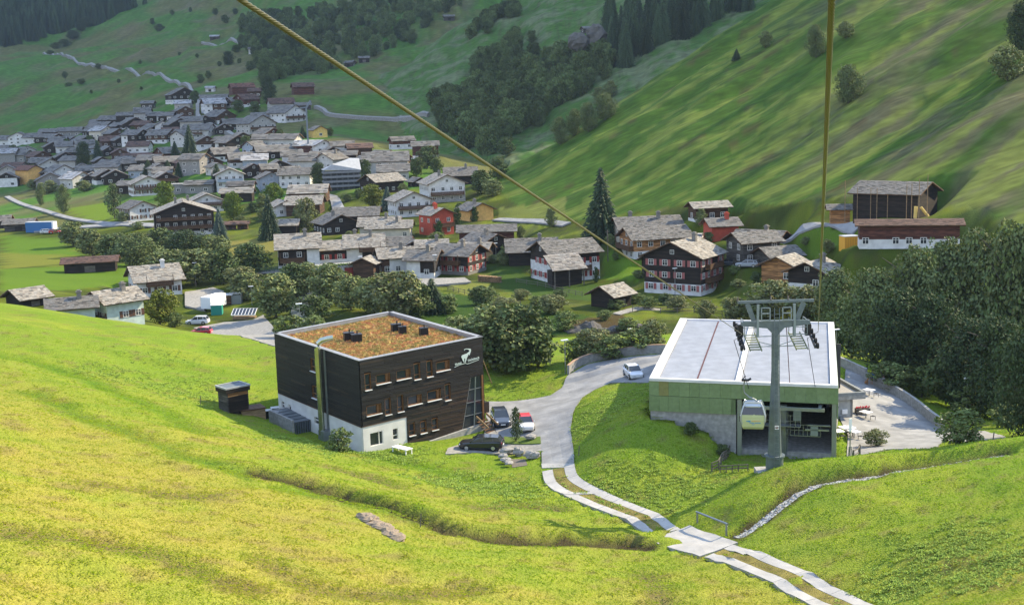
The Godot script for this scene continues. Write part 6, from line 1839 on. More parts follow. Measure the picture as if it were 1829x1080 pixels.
const TREES := """fir 21.7 289.8 17.6 11.3|giant dark spruce towering beside the light orange chalet
pine -138.9 433.4 12.7 9.1|dark spreading pine left of white houses with balconies
wood -166.0 459.2 10.9 6.6|rounded tree standing in the mown yellow field
wood -187.4 493.8 9.0 4.3|slender tree left of the rounded one in yellow field
bright -122.8 440.0 9.6 8.0|light green tree between two white houses
bright -90.1 401.7 9.5 6.9|bright yellow green tree right of brown apartment chalet
blue -86.6 366.2 9.7 6.2|blue grey spruce at right corner of brown apartment chalet
fir -70.3 359.2 13.1 7.9|tall dark spruce left of the small white house
olive -60.8 367.9 10.8 7.4|feathery pale tree in front of the layered shed roofs
bright -80.6 421.1 7.3 7.7|bright tree below the white shop house
golden -43.7 398.0 7.3 9.9|yellow flowering tree in front of dark brown timber house
blue -38.7 391.4 7.1 6.1|pale blue spruce beside the yellow flowering tree
wood_dark -67.5 439.8 9.6 7.2|dark tree left of the grey apartment block
dusky -52.9 458.1 6.7 4.8|dark rounded tree behind the grey apartment block
thuja -15.1 354.9 6.5 3.7|tall clipped thuja at right of red house
thuja -10.3 362.6 4.5 3.1|clipped thuja in front of the orange house
thuja -19.8 344.0 4.4 3.3|round topped thuja in front of red house
alder 43.5 279.1 4.3 3.5|leafy tree beside the small brown barn house
bright 55.5 251.2 3.5 4.1|bright bush beneath the eaves of broad dark house
thuja 18.3 262.5 3.4 1.8|small clipped thuja at the corner of white based chalet
golden -67.9 234.1 6.9 7.5|yellow green tree at the corner of mint green house
shrub -64.9 232.7 3.0 3.8|grey green shrub beside the yellow green tree
shrub -17.5 118.9 2.6 3.1|loose olive shrub against the white hotel base
pine 0.0 126.3 3.9 2.1|young pine in the planted bed between parked cars
golden -1.0 154.4 2.3 2.1|small tree with yellow blossom beyond the hotel corner
shrub 40.9 109.5 3.5 5.2|large round bush at right edge of the forecourt
olive 35.5 117.5 1.7 2.7|sparse pale weed bush on the meadow crest
alder -136.2 381.9 8.0 11.8|*0alder
alder -118.8 348.0 8.0 11.2|*1alder
dusky -107.9 333.6 7.6 11.5|*0dusky
wood -97.3 318.5 9.0 13.9|*2alder
dusky -96.2 338.0 8.5 11.6|*1dusky
alder -79.5 282.3 8.0 12.3|*3alder
wood_dark -86.5 327.4 9.0 13.9|*2dusky
alder -72.4 280.1 8.5 13.5|*4alder
alder -78.7 326.2 7.5 9.3|*5alder
dusky -66.3 281.2 8.0 10.3|*3dusky
dusky -61.3 288.8 8.0 10.9|*4dusky
olive -60.6 273.8 5.0 8.8|*0olive
alder -57.3 262.8 6.0 9.1|*6alder
alder -46.2 238.2 8.8 11.5|*7alder
dusky -46.4 261.3 7.5 9.0|*5dusky
alder -44.0 261.3 7.2 8.4|*8alder
alder -36.1 241.1 8.9 10.3|*9alder
dusky -35.6 216.9 4.5 7.5|*6dusky
alder -29.6 223.6 6.2 7.7|*10alder
alder -24.8 218.1 6.6 8.8|*11alder
olive -20.1 214.8 8.3 11.9|*1olive
dusky -16.6 215.2 6.0 7.5|*7dusky
fir -14.5 220.3 6.3 7.2|*0fir
shrub -32.7 178.6 3.1 5.8|*0shrub
shrub -28.7 174.5 2.7 5.4|*1shrub
alder -7.4 165.4 4.2 5.8|*12alder
dusky -5.0 159.9 4.9 6.1|*8dusky
alder -2.6 155.9 8.6 10.5|*13alder
dusky 0.5 155.9 8.9 10.5|*10dusky
dusky 3.2 157.4 6.7 6.4|*11dusky
alder -1.3 161.7 4.5 6.6|*14alder
olive 10.5 158.6 4.1 6.1|*5olive
shrub 12.8 155.4 3.2 5.1|*8shrub
olive 18.0 156.7 4.2 4.4|*6olive
shrub 16.2 156.4 3.3 6.0|*12shrub
shrub 8.3 158.6 3.0 4.6|*6shrub
olive 34.1 214.0 3.2 4.5|*8olive
olive 38.5 210.3 4.1 5.6|*9olive
olive 45.1 208.9 6.4 10.1|*10olive
alder 41.5 208.8 3.9 6.0|*15alder
olive 49.8 205.5 5.5 7.8|*11olive
wood 52.4 195.4 10.9 10.2|*16alder
olive 53.0 204.8 4.7 5.9|*12olive
wood 50.3 168.3 13.5 10.7|+0alder
wood_dark 48.8 153.6 12.1 9.8|+1dusky
wood 56.4 169.5 17.4 11.6|+1alder
wood 61.8 172.0 18.9 12.6|+2alder
wood_dark 53.2 152.2 12.8 9.7|+2dusky
wood 64.8 168.0 21.2 12.4|+3alder
wood_dark 53.7 141.7 11.3 9.1|+4dusky
wood 67.1 163.1 23.0 12.1|+4alder
wood_dark 54.6 135.5 12.1 8.7|+5dusky
wood 70.6 162.4 24.4 12.0|+5alder
wood_dark 47.6 110.9 10.5 7.2|+6dusky
dusky 49.0 174.8 9.0 7.7|+0dusky
dusky 52.8 144.6 8.2 7.9|+3dusky
shrub 46.5 148.2 3.6 6.4|+0shrub
shrub 50.3 148.2 4.0 4.1|+2shrub
shrub 49.5 151.1 2.8 3.7|+1shrub
shrub 52.9 138.0 3.8 5.7|+4shrub
shrub 52.7 127.6 2.8 4.8|+6shrub
shrub 63.8 162.3 3.8 5.6|+5shrub
shrub 55.3 154.6 4.3 5.3|+3shrub
wood 88.3 321.9 10.0 9.5|round tree on the open hillside right of thick rope
wood 93.3 376.4 9.9 7.5|tall hillside tree just left of thick rope
alder 101.8 375.1 5.1 5.7|small round tree high up right of thick rope
alder 87.2 419.2 5.7 5.2|lone dark tree high on the hillside centre
fir 77.4 418.7 3.6 3.8|small lone conifer on the hillside
alder 114.5 284.9 8.0 9.0|round tree near the right edge of the hillside
wood_dark 122.0 296.7 12.1 8.5|dark tree clump cut by the right edge high on the hillside
wood 18.5 432.8 9.8 7.4|=0alder
wood 23.6 434.5 9.5 7.9|=1alder
wood 28.2 430.6 10.2 8.6|=2alder
wood 34.0 431.1 9.4 9.5|=4alder
alder 48.3 578.4 7.9 8.8|=5alder
alder 43.3 580.7 6.9 8.3|=3alder
wood_dark -214.7 627.9 12.6 10.2|~3dusky
fir -208.1 629.8 11.5 8.1|~0fir
dusky -253.1 712.9 5.8 6.1|~2dusky
dusky -214.0 696.0 5.7 6.0|~5dusky
fir -143.6 561.2 15.3 9.4|~5fir
fir -156.4 583.6 9.0 6.8|~3fir
fir -142.5 518.5 6.1 6.7|~2fir
fir -133.1 500.3 6.8 5.2|~4fir
fir -153.5 527.9 7.2 7.5|~1fir
fir -109.9 466.2 8.9 7.8|~6fir
dusky -188.7 757.8 7.6 8.0|~7dusky
wood_dark -136.3 717.7 14.4 11.6|~15dusky
dusky -150.5 700.1 7.0 9.4|~11dusky
dusky -139.1 689.4 7.5 8.6|~14dusky
dusky -102.8 562.6 5.1 4.8|~18dusky
dusky -112.8 536.2 5.9 6.1|~12dusky
dusky -106.0 557.7 3.6 4.8|~16dusky
fir -90.9 553.5 5.5 5.0|~7fir
dusky -79.9 561.9 4.1 3.8|~20dusky
dusky -231.6 689.2 6.9 5.9|~4dusky
dusky -238.6 622.6 6.2 7.7|~1dusky
dusky -292.4 735.9 5.4 7.0|~0dusky
alder -220.0 572.5 4.7 8.2|~0alder
alder -204.8 550.8 5.5 9.5|~1alder
alder -181.1 526.9 4.8 9.1|~2alder
dusky -149.6 665.5 6.7 4.4|~9dusky
dusky -203.8 678.0 8.0 5.2|~6dusky
dusky -31.2 484.0 8.8 9.3|~26dusky
dusky -33.9 460.0 7.1 6.6|~25dusky
dusky -27.2 470.2 6.0 6.3|~27dusky
dusky -9.0 405.1 7.8 9.7|~30dusky
dusky -3.5 423.8 7.7 8.9|~31dusky
dusky -0.5 548.2 8.5 10.5|~32dusky
alder -5.2 396.7 5.4 7.6|~20alder
alder -82.6 413.3 5.7 5.9|~7alder
dusky -94.4 415.4 4.5 4.8|~10dusky
dusky -8.2 283.9 3.1 4.1|~29dusky
alder -1.6 285.0 3.4 4.9|~22alder
alder 5.9 273.6 2.5 5.3|~25alder
shrub -28.0 287.1 2.9 8.3|~4shrub
shrub -20.2 336.8 2.5 6.5|~5shrub
alder 13.4 297.3 2.7 4.3|~27alder
alder 2.9 335.3 3.7 3.2|~24alder
alder 11.4 336.0 5.2 4.2|~26alder
alder 61.4 236.1 2.6 3.4|~34alder
dusky -385.2 1384.0 6.9 7.9|^14dusky
dusky -365.1 1337.8 8.5 14.1|^15dusky
dusky -366.0 1397.2 5.7 6.7|^16dusky
dusky -344.3 1390.5 5.7 5.3|^18dusky
dusky -305.7 1339.6 7.3 9.0|^22dusky
dusky -285.3 1293.9 8.8 11.1|^24dusky
dusky -279.9 1319.1 6.6 7.6|^26dusky
dusky -263.7 1276.1 8.1 8.5|^29dusky
dusky -248.1 1207.9 8.3 10.4|^30dusky
wood_dark -231.9 1173.7 9.6 7.9|^32dusky
wood_dark -221.4 1118.4 9.2 9.6|^33dusky
wood_dark -219.9 999.0 11.8 12.4|^25dusky
dusky -205.5 972.3 6.2 5.6|^28dusky
dusky -228.1 1067.8 6.8 9.2|^27dusky
dusky -317.6 1093.6 4.0 4.2|^12dusky
dusky -282.6 1091.9 3.5 3.7|^17dusky
dusky -256.4 1047.5 3.8 4.0|^19dusky
dusky -218.9 899.4 6.5 7.7|^20dusky
dusky -216.2 912.4 5.8 5.2|^21dusky
dusky -222.5 978.5 4.4 4.7|^23dusky
dusky -312.6 943.5 3.0 3.6|^9dusky
dusky -378.8 1078.8 5.9 6.2|^3dusky
dusky -360.4 1032.9 4.7 6.9|^4dusky
dusky -349.4 1032.1 4.7 7.9|^6dusky
dusky -358.7 1106.8 4.5 7.4|^10dusky
dusky -488.2 1371.2 7.5 14.4|^1dusky
dusky -485.2 1389.8 8.9 17.3|^2dusky
wood_dark -482.1 1409.1 10.3 17.5|^5dusky
wood_dark -479.9 1432.1 11.7 16.4|^7dusky
wood_dark -480.4 1454.6 11.9 18.1|^8dusky
dusky -301.9 978.1 3.1 3.7|^11dusky
dusky -267.0 917.1 2.5 3.1|^13dusky
dusky -440.6 1219.8 4.4 8.2|^0dusky
wood_dark -199.3 1038.7 10.4 9.9|^34dusky
wood_dark -197.2 1069.0 12.6 11.2|^36dusky
wood_dark -179.6 1004.6 11.0 11.5|^38dusky
wood_dark -182.4 1109.1 11.1 5.3|^39dusky
dusky -187.1 923.0 7.6 9.7|^31dusky
dusky -157.8 815.6 7.4 8.6|^35dusky
wood_dark -155.7 855.2 9.3 9.8|^37dusky
dusky 16.0 731.5 7.3 8.4|^43dusky
dusky 8.7 727.8 7.9 7.6|^42dusky
dusky -10.7 799.4 8.0 9.2|^40dusky
wood_dark 2.2 839.6 9.9 12.0|^41dusky
dusky 73.5 625.0 7.4 3.6|^44dusky
wood_dark 81.0 651.4 11.9 3.7|^45dusky
dusky 16.9 115.1 1.3 1.9|dark weed bush against the station concrete, upper of two
dusky 19.7 113.6 1.2 1.7|dark weed bush at the foot of station concrete, lower of two
alder -58.5 313.5 2.9 3.3|~9alder
shrub -54.5 339.3 2.8 4.9|~1shrub
shrub -50.2 325.7 3.6 3.4|~2shrub
alder -44.8 343.0 2.8 4.0|~12alder
alder -41.2 331.8 3.3 2.9|~13alder
dusky -22.5 288.1 1.9 3.3|~24dusky
shrub -31.8 313.1 2.3 3.0|~3shrub
alder -13.5 292.9 3.0 2.5|~19alder
shrub -1.6 294.0 3.2 3.4|~6shrub
alder 1.8 297.1 2.5 2.9|~23alder
alder -4.3 289.5 2.1 2.8|~21alder
dusky -0.9 304.1 2.8 4.4|~33dusky
alder 16.3 277.9 2.3 2.7|~28alder
alder 23.0 281.9 2.8 2.7|~29alder
shrub 23.5 273.3 1.8 2.1|~7shrub
alder 27.1 260.2 1.7 2.8|~30alder
shrub 44.4 243.2 1.8 2.8|~8shrub
alder 43.9 234.7 1.9 4.1|~32alder
dusky 46.8 233.1 2.1 2.9|~35dusky
alder 45.1 253.7 2.1 2.2|~31alder
dusky 43.0 265.6 2.4 3.3|~34dusky
shrub 50.4 256.8 1.9 2.7|~9shrub
alder 59.8 247.4 1.8 2.6|~33alder
dusky -67.7 391.6 3.2 4.1|~19dusky
dusky -54.2 412.9 2.6 4.0|~22dusky
dusky -50.9 416.4 3.4 3.6|~23dusky
alder -35.1 366.6 2.7 3.2|~15alder
dusky -15.4 376.8 3.1 3.3|~28dusky
alder -24.9 363.6 2.7 3.1|~17alder
alder -78.8 393.4 4.3 4.5|~8alder
dusky -85.8 410.7 3.7 3.9|~13dusky
alder -86.0 393.0 2.9 3.8|~6alder
alder -102.8 403.0 2.6 3.9|~5alder
shrub -123.3 406.8 2.6 5.5|~0shrub
alder -132.2 420.7 3.8 4.8|~3alder
dusky -105.3 438.5 3.2 5.5|~8dusky
alder -127.6 462.3 3.4 4.9|~4alder
dusky -63.6 455.8 3.3 3.5|~21dusky
alder -28.1 416.8 4.2 5.2|~18alder
alder -36.0 420.3 3.4 4.0|~16alder
alder -47.8 433.0 3.2 4.1|~14alder
alder -75.5 427.6 3.5 4.9|~10alder
alder -62.6 412.4 3.8 4.3|~11alder
dusky -83.5 439.9 4.0 3.8|~17dusky
dusky -5.8 231.3 3.8 6.7|*9dusky
olive -1.5 220.1 3.0 5.6|*2olive
olive 7.1 219.5 3.6 6.3|*4olive
shrub 8.9 204.5 3.4 5.4|*5shrub
olive 1.7 242.4 2.2 4.2|*3olive
shrub 4.7 226.6 2.3 3.9|*4shrub
shrub 23.4 230.0 2.1 4.5|*11shrub
shrub 25.4 225.0 2.3 3.9|*13shrub
olive 30.3 222.7 2.7 5.1|*7olive
dusky 29.2 230.1 2.3 4.0|*13dusky
shrub 19.1 224.1 1.9 3.9|*9shrub
shrub -11.7 219.5 3.6 5.6|*2shrub
shrub -5.0 242.4 2.7 5.0|*3shrub
dusky 9.5 241.6 2.0 4.2|*12dusky
shrub 16.1 212.3 1.8 3.2|*7shrub
shrub 19.1 202.3 2.4 4.7|*10shrub"""          # kind, across, away, height, width | label or belt and place
const WOODS := """wooded_gully|dark mixed wood filling the gully between two green slopes|dusky|270|7|15|0.75|-39.31 677.7 -16.38 689.7 8.83 701.6 30.06 684 55.51 627.8 49.34 605.5 22.9 595.6 3.65 575.7 -6.8 558.4 -20.41 593.5 -32.62 626.7
bush_strip|upper strip of dark bushes on the slope left of hay hut|dusky|60|6|10|0.8|-22.72 821.2 0.37 847 9.78 841.9 9.26 812.9 -10.78 805.4 -23.07 803
bush_strip|lower strip of dark bushes on the slope left of hay hut|dusky|60|6|10|0.8|-24.04 722.3 -10.45 747 8.39 764.5 7.37 708.4 -10.25 710.8 -22.51 712.2
conifer_wood|tall dark conifers above the cliffs behind the right hillside|fir|95|13|29|0.44|50.98 647.8 59.96 709.5 70.75 691.8 127.2 643.3 95.35 631 56.57 609.7
hanging_wood|broad dark wood on the steep slope above the far village|dusky|350|7|15|0.75|-242.1 1133.6 -239.9 1261.2 -181.5 1208.6 -135.3 1181.4 -69.33 1128 -26.14 1124.5 -109.4 937.2 -134.1 877.2 -157.8 815.6 -196.9 989
mountain_wood|blue dark mountain wood filling the top left corner|fir|420|16|34|0.46|-611.1 1543.3 -424.6 1509.4 -478.1 1457.4 -513.7 1446.9 -544.8 1362.8"""
const PAVING := """road|light grey asphalt access road curving past the station|asphalt|2.47 116.4 5.45 113.3 5.59 115.3 5.79 126 6.38 131.4 7.87 138.7 9.36 141.4 11.51 143.3 12.99 141.3 15.34 137.6 17.44 143.1 18.91 151.6 16.56 153.3 13.13 155 9.54 155.2 6.91 152 6.68 151.6 5.79 147.8 4.32 145.3 2.61 145.2 0.03 145.2 -3.5 145.2 -3.39 138.1 -1.91 129.6 2.65 126.9
parking_place|gravel parking place in front of the hotel corner|gravel|-3.49 136.8 -1.91 129.6 2.65 126.9 2.56 121.7 -1.29 122.5 -4.75 122.8 -7.27 121.5 -7.13 124.3 -3.45 130.5
forecourt|pale asphalt forecourt beside station and curved wall|asphalt|42.82 154.9 44.81 152.3 45.85 148.7 47.21 142.2 46.9 131 43.08 118.5 38.72 109.7 35.34 113.3 32.1 110.4 30.16 108.6 34.59 124.1 35.3 130
side_path|short gravel path leaving the forecourt at the right|gravel|46.56 129 48.97 124.3 45.53 110 42.79 107.3 41.79 115
parking_lot|pale gravel parking lot behind the meadow crest at left|gravel|-61.45 233.2 -59.72 238 -57.48 241.7 -51.62 240.4 -50.35 245.4 -43.5 220.2 -32.62 174.4 -32.26 167.1 -39.01 177 -55.42 223.7
village_street|light grey village street climbing between the pale roofs|asphalt|-63.18 431.6 -59.87 430.3 -53.63 400.6 -49.13 374.2 -53.91 376.6 -57.79 403
farm_yard|pale gravel yard beside white farmhouse|gravel|-69.23 257.2 -72.27 269.3 -67.44 275.1 -63.93 270.7 -63.63 266.5 -65.3 261.6 -64.19 253.8
parking_place|bright parking place behind orange timber chalet|asphalt|40.46 279.3 44.34 276.4 47.76 268.7 46.33 267.5 40.39 275.4
stone_yard|grey yard below the two dark houses in village centre|gravel|-21.04 272.3 -10.43 272.8 -8.8 268.1 -18.64 264"""
const LANES := """valley_road|grey road along the foot of the green hillside|asphalt|2.6|-4.15 362.6 7.89 348.1 15.37 331.7
farm_road|grey road passing below the tall dark barn|asphalt|2.6|57.58 257.7 61.73 250.6 65.6 243.7 67.91 239.2
river_road|pale lane curving beside the yellow field at left|asphalt|2.2|-225.5 554.8 -199.7 506.3 -177.4 470.7 -160.1 445.7 -147.3 431.7 -135 420.5 -129.4 419.1
river_road|grey road past the blue container|asphalt|4|-163.1 420.9 -154.5 423.7 -140.1 421.4 -128.1 416.6 -117.2 408.3
hill_path|pale path crossing the far slope above the village|gravel|2|-475.4 1297.7 -406 1181.7 -379.5 1140.6 -330.2 1069.7 -281.1 983.1 -251.3 933.3 -225.5 886.7 -209.4 833.7 -191.2 779.8 -176.2 710.9 -168.1 689.2 -160.4 674.5 -145.2 644.9 -124.4 592.9
hill_path|pale track on the green slope above yellow house|gravel|2|-106.2 694.1 -100.5 686.4 -95.6 676.7 -80.14 673.7 -62.06 674.1 -41.34 657.1
hill_path|pale path to the hay hut high on the slope|gravel|2|-282.2 1174.9 -259.4 1143 -237.5 1111.2 -207.9 1072.5
footpath|pale footpath between village meadow and lower houses|gravel|2|18.69 219 23.34 224.7 27.43 224.2"""
const TREADS := """2.6|0.35|green|-58.72 138.3 -54.74 137.8 -49.47 133.6 -43.99 128 -38.7 122.2 -34.12 117.7 -29.48 112.2
1.3|0.4|bare|-16.99 106.7 -15.23 106.4 -13.15 105.6 -10.53 104.1
1.8|0.3|bare|-30.44 69.16 -28.89 70.16 -26.99 71.22 -24.48 71.67 -22.62 72.2 -20.32 71.15 -17.72 70.04 -16.34 69.76
1.5|0.3|bare|-16.48 75.43 -14.75 73.72 -12.82 72.51 -10.13 73.01 -6.11 75.01 -3.32 77.4
1.6|0.25|bare|-31.12 86.39 -28.38 87.95 -26.01 88.26 -22.83 88.71
2.2|0.3|green|-18.27 95.68 -14.84 96.71 -11.11 95.61 -8.26 93.63
2|0.3|green|-46.45 116.1 -39.14 108.8 -33.96 104.9 -28.01 100.6 -22.6 97.2
1.6|0.25|bare|-4.04 100 -1.22 102.3 1.7 103 3.64 102.8
2.2|0.25|green|-15.93 120.2 -11.16 116.9 -6.6 113.5 -3.35 111 -0.22 108.2
1.6|0.3|bare|9.23 87.2 9.5 84.16 9.67 80.6"""          # half width, step, tone | line
const PLOTS := """0.34,0.30,0.08|-216.9 544.3 -186.7 529.1 -160.7 504.3 -153.9 482.3 -174.6 481.3 -187.7 486.7
0.17,0.26,0.025|-172.1 474.2 -152 476 -136.9 428.6 -150.1 434.1
0.26,0.235,0.06|-85.75 363.9 -67.93 360.4 -63.68 336.7 -77.35 336.9
0.12,0.22,0.02|-173.9 419.1 -146.6 401.3 -123.6 354.2 -136.4 327
0.2,0.22,0.035|-155.5 373.4 -121.4 348.7 -118.2 326.1 -126.3 302.3
0.12,0.21,0.02|-126.3 302.3 -102.2 327.3 -87.94 284.8 -99.25 236.6
0.13,0.23,0.02|21.44 278.8 28.77 269.8 26.9 258.3 19.74 265.6
0.21,0.23,0.05|-13.99 268.5 -5.39 270.9 -4.02 257.5 -9.69 250.3
0.20,0.23,0.05|-3.35 377.1 16.76 364.9 15.63 336.8 -3.32 363.6
0.12,0.2,0.02|58.97 253.5 67.54 238.7 65.61 232.5 56.98 244.8
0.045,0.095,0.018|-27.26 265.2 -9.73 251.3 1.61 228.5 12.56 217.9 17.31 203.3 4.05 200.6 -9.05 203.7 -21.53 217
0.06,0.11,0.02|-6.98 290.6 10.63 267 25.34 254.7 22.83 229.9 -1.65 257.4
0.085,0.06,0.03|9.22 211.2 19.71 219.1 22.01 203.2 12.88 193.9"""  # dark greens paint shade on the bank; the hill foot outline paints sunlight

func build_shade_clouds(to_sun: Vector3) -> void:      # unseen cumulus, added to shade the far valley and right hillside
	var r := RandomNumberGenerator.new(); r.seed = 19
	var f := FastNoiseLite.new(); f.seed = 3; f.frequency = 0.011; f.fractal_octaves = 4
	var o := Node3D.new(); hang("cloud", o, self); tag(o, "", "", "", "structure")
	var m := mat(lin(0.85, 0.85, 0.86), 1.0)
	for q in [[-700, 1500, 520], [-150, 1500, 480], [-520, 1000, 300], [-330, 800, 170], [-190, 665, 95], [-60, 700, 110], [60, 960, 260], [-100, 1000, 260], [-60, 590, 55], [60, 660, 100], [200, 720, 120], [120, 495, 56], [50, 480, 44], [185, 430, 60], [120, 425, 40], [172, 352, 40], [66, 412, 27], [100, 352, 28], [150, 290, 28], [40, 388, 18], [112, 300, 16], [200, 260, 46], [128, 380, 20], [20, 430, 18], [75, 358, 14]]:
		var t := 1650.0 + r.randf_range(-60, 60)
		var c := Vector3(q[0], 0, -q[1]) + to_sun * t
		var g := Geo.new()
		for k in 9:
			var a := TAU * k / 9.0
			var p := Vector3(cos(a) * q[2] * 0.55, r.randf_range(-0.05, 0.08) * q[2], sin(a) * q[2] * 0.55) if k < 8 else Vector3.ZERO
			g.ball(c + p, Vector3(q[2] * 0.52, q[2] * 0.2, q[2] * 0.52), 12, 18)
		for i in g.v.size():
			g.v[i] += (g.v[i] - c).normalized() * f.get_noise_3dv(g.v[i]) * q[2] * 0.5
		put("cloud_shade_puff", g, m, o)

const ORD := "first second third fourth fifth sixth seventh eighth ninth tenth eleventh twelfth thirteenth fourteenth fifteenth sixteenth seventeenth eighteenth nineteenth"
func nth(i: int) -> String:      # 1 -> first
	var w := ORD.split(" ")
	if i < 20: return w[i - 1]
	var t: String = ["twent", "thirt", "fort", "fift", "sixt"][i / 10 - 2]
	return t + "ieth" if i % 10 == 0 else t + "y " + w[i % 10 - 1]

func tree_label(code: String, kind: String) -> Array:      # [label, group]
	var k: String = code[0]
	if not k in "*+=~^": return [code, ""]
	var i := int(code.substr(1)) + 1
	var what: String = {"alder": "broad leafy tree", "dusky": "dark leafy tree", "olive": "pale olive tree", "shrub": "low shrub", "fir": "narrow conifer"}.get(code.substr(1).lstrip("0123456789"), kind)
	match k:
		"*": return ["%s from left %s in the tree belt along the river" % [nth(i), what], "trees along the river"]
		"+": return ["%s from left %s in the big wood at right" % [nth(i), what], "trees of the right riverside wood"]
		"=": return ["%s from left %s in the tree row on the open hillside" % [nth(i), what], "row of trees on the open hillside"]
		"~": return ["%s from left %s standing among the village houses" % [nth(i), what], "trees among the village houses"]
	return ["%s from left dark bush dotted on the shaded far slopes" % nth(i), "bushes scattered on the far slopes"]

func house_label(code: String) -> String:
	if not code.begins_with("~"): return code
	var f := code.substr(1).split(";")
	var wall: String = {"wh": "white", "dk": "dark", "br": "brown", "gy": "grey", "gt": "weathered", "bl": "blue grey", "rr": "red brown", "cr": "cream"}[f[1]]
	var roof: String = {"sl": "grey slate roof", "mt": "pale roof", "rb": "brown roof", "fl": "flat roof"}[f[2]]
	var row: String = ["lowest", "second lowest", "third lowest", "middle", "fourth highest", "third highest", "second highest", "highest"][int(f[5])]
	var kind := "house" if f[3] == "h" else "chalet"
	if f[0] == "0": return "only %s %s with %s in the %s far village row" % [wall, kind, roof, row]
	return "%s from left %s %s with %s, %s far village row" % [nth(int(f[0])), wall, kind, roof, row]

func build_track(surface: Material, s: String, label: String) -> void:
	var o := thing("concrete_track", label, "")
	o.remove_meta("label"); o.set_meta("label", label); o.set_meta("kind", "structure")
	var rows := []
	for r in s.split(";"): rows.append(pts(r))
	for k in 2:
		var l := PackedVector2Array(); var e := PackedVector2Array()
		for i in rows.size():
			l.append(rows[i][k * 2]); e.append(rows[i][k * 2 + 1])
		for i in rows.size() - 1:
			var a := ribbon_between(l, e, i)
			var g := Geo.new(); sheet(g, a, 0.05, 0.7, 0.3)
			put("wheel_strip", g, surface, o)
	var mid := Geo.new()
	for i in rows.size() - 1:
		var l := PackedVector2Array(); var e := PackedVector2Array()
		for r in rows:
			l.append(r[1]); e.append(r[2])
		sheet(mid, ribbon_between(l, e, i), 0.03, 0.7, 0.0)
	for i in mid.c.size(): mid.c[i] = c3(0.30, 0.25, 0.055) * (0.75 + 0.5 * fn_b.get_noise_2d(mid.v[i].x * 1.5, mid.v[i].z * 1.5) + 0.2 * fn_c.get_noise_2d(mid.v[i].x * 0.5, mid.v[i].z * 0.5))
	put("grass_strip", mid, mat(Color.WHITE, 0.95, tx.turf_tone, 0.5, tx.turf, true), o)

func ribbon_between(l: PackedVector2Array, e: PackedVector2Array, i: int) -> PackedVector2Array:
	var a := PackedVector2Array(); var b := PackedVector2Array()
	for k in 6:
		var t := k / 5.0 * 0.992
		a.append(l[i].cubic_interpolate(l[i + 1], l[maxi(i - 1, 0)], l[mini(i + 2, l.size() - 1)], t))
		b.append(e[i].cubic_interpolate(e[i + 1], e[maxi(i - 1, 0)], e[mini(i + 2, e.size() - 1)], t))
	b.reverse(); a.append_array(b)
	return a

func parapet(called: String, label: String, line: PackedVector2Array, h: float, cap: Material, base: PackedFloat64Array = PackedFloat64Array()) -> void:
	var o := thing(called, label, "wall")
	var fine := PackedVector2Array()
	for i in line.size() - 1:
		for k in 6: fine.append(line[i].cubic_interpolate(line[i + 1], line[maxi(i - 1, 0)], line[mini(i + 2, line.size() - 1)], k / 6.0))
	fine.append(line[-1])
	var c := Geo.new()
	var per := 6
	for s in range(0, fine.size() - 1, per):
		var g := Geo.new()
		for i in range(s, mini(s + per, fine.size() - 1)):
			var a := fine[i]; var b := fine[i + 1]
			var ta := (fine[mini(i + 1, fine.size() - 1)] - fine[maxi(i - 1, 0)]).normalized().orthogonal() * 0.15
			var tb := (fine[mini(i + 2, fine.size() - 1)] - fine[i]).normalized().orthogonal() * 0.15
			if i == s: a = a.lerp(b, 0.012)
			var q := []; var r := []
			for w in [[a - ta, 0], [b - tb, 0], [b + tb, 0], [a + ta, 0]]: q.append(w[0])
			var ya := smooth_height(a.x, a.y); var yb := smooth_height(b.x, b.y)
			g.box8([Vector3(q[0].x, ya - 2.5, -q[0].y), Vector3(q[1].x, yb - 2.5, -q[1].y), Vector3(q[2].x, yb - 2.5, -q[2].y), Vector3(q[3].x, ya - 2.5, -q[3].y), Vector3(q[0].x, ya + h, -q[0].y), Vector3(q[1].x, yb + h, -q[1].y), Vector3(q[2].x, yb + h, -q[2].y), Vector3(q[3].x, ya + h, -q[3].y)])
			c.beam(Vector3(a.x, ya + h + 0.02, -a.y), Vector3(b.x, yb + h + 0.02, -b.y), 0.36, 0.05)
		put("wall_segment", g, M.concrete, o)
	put("coping", c, cap, o)

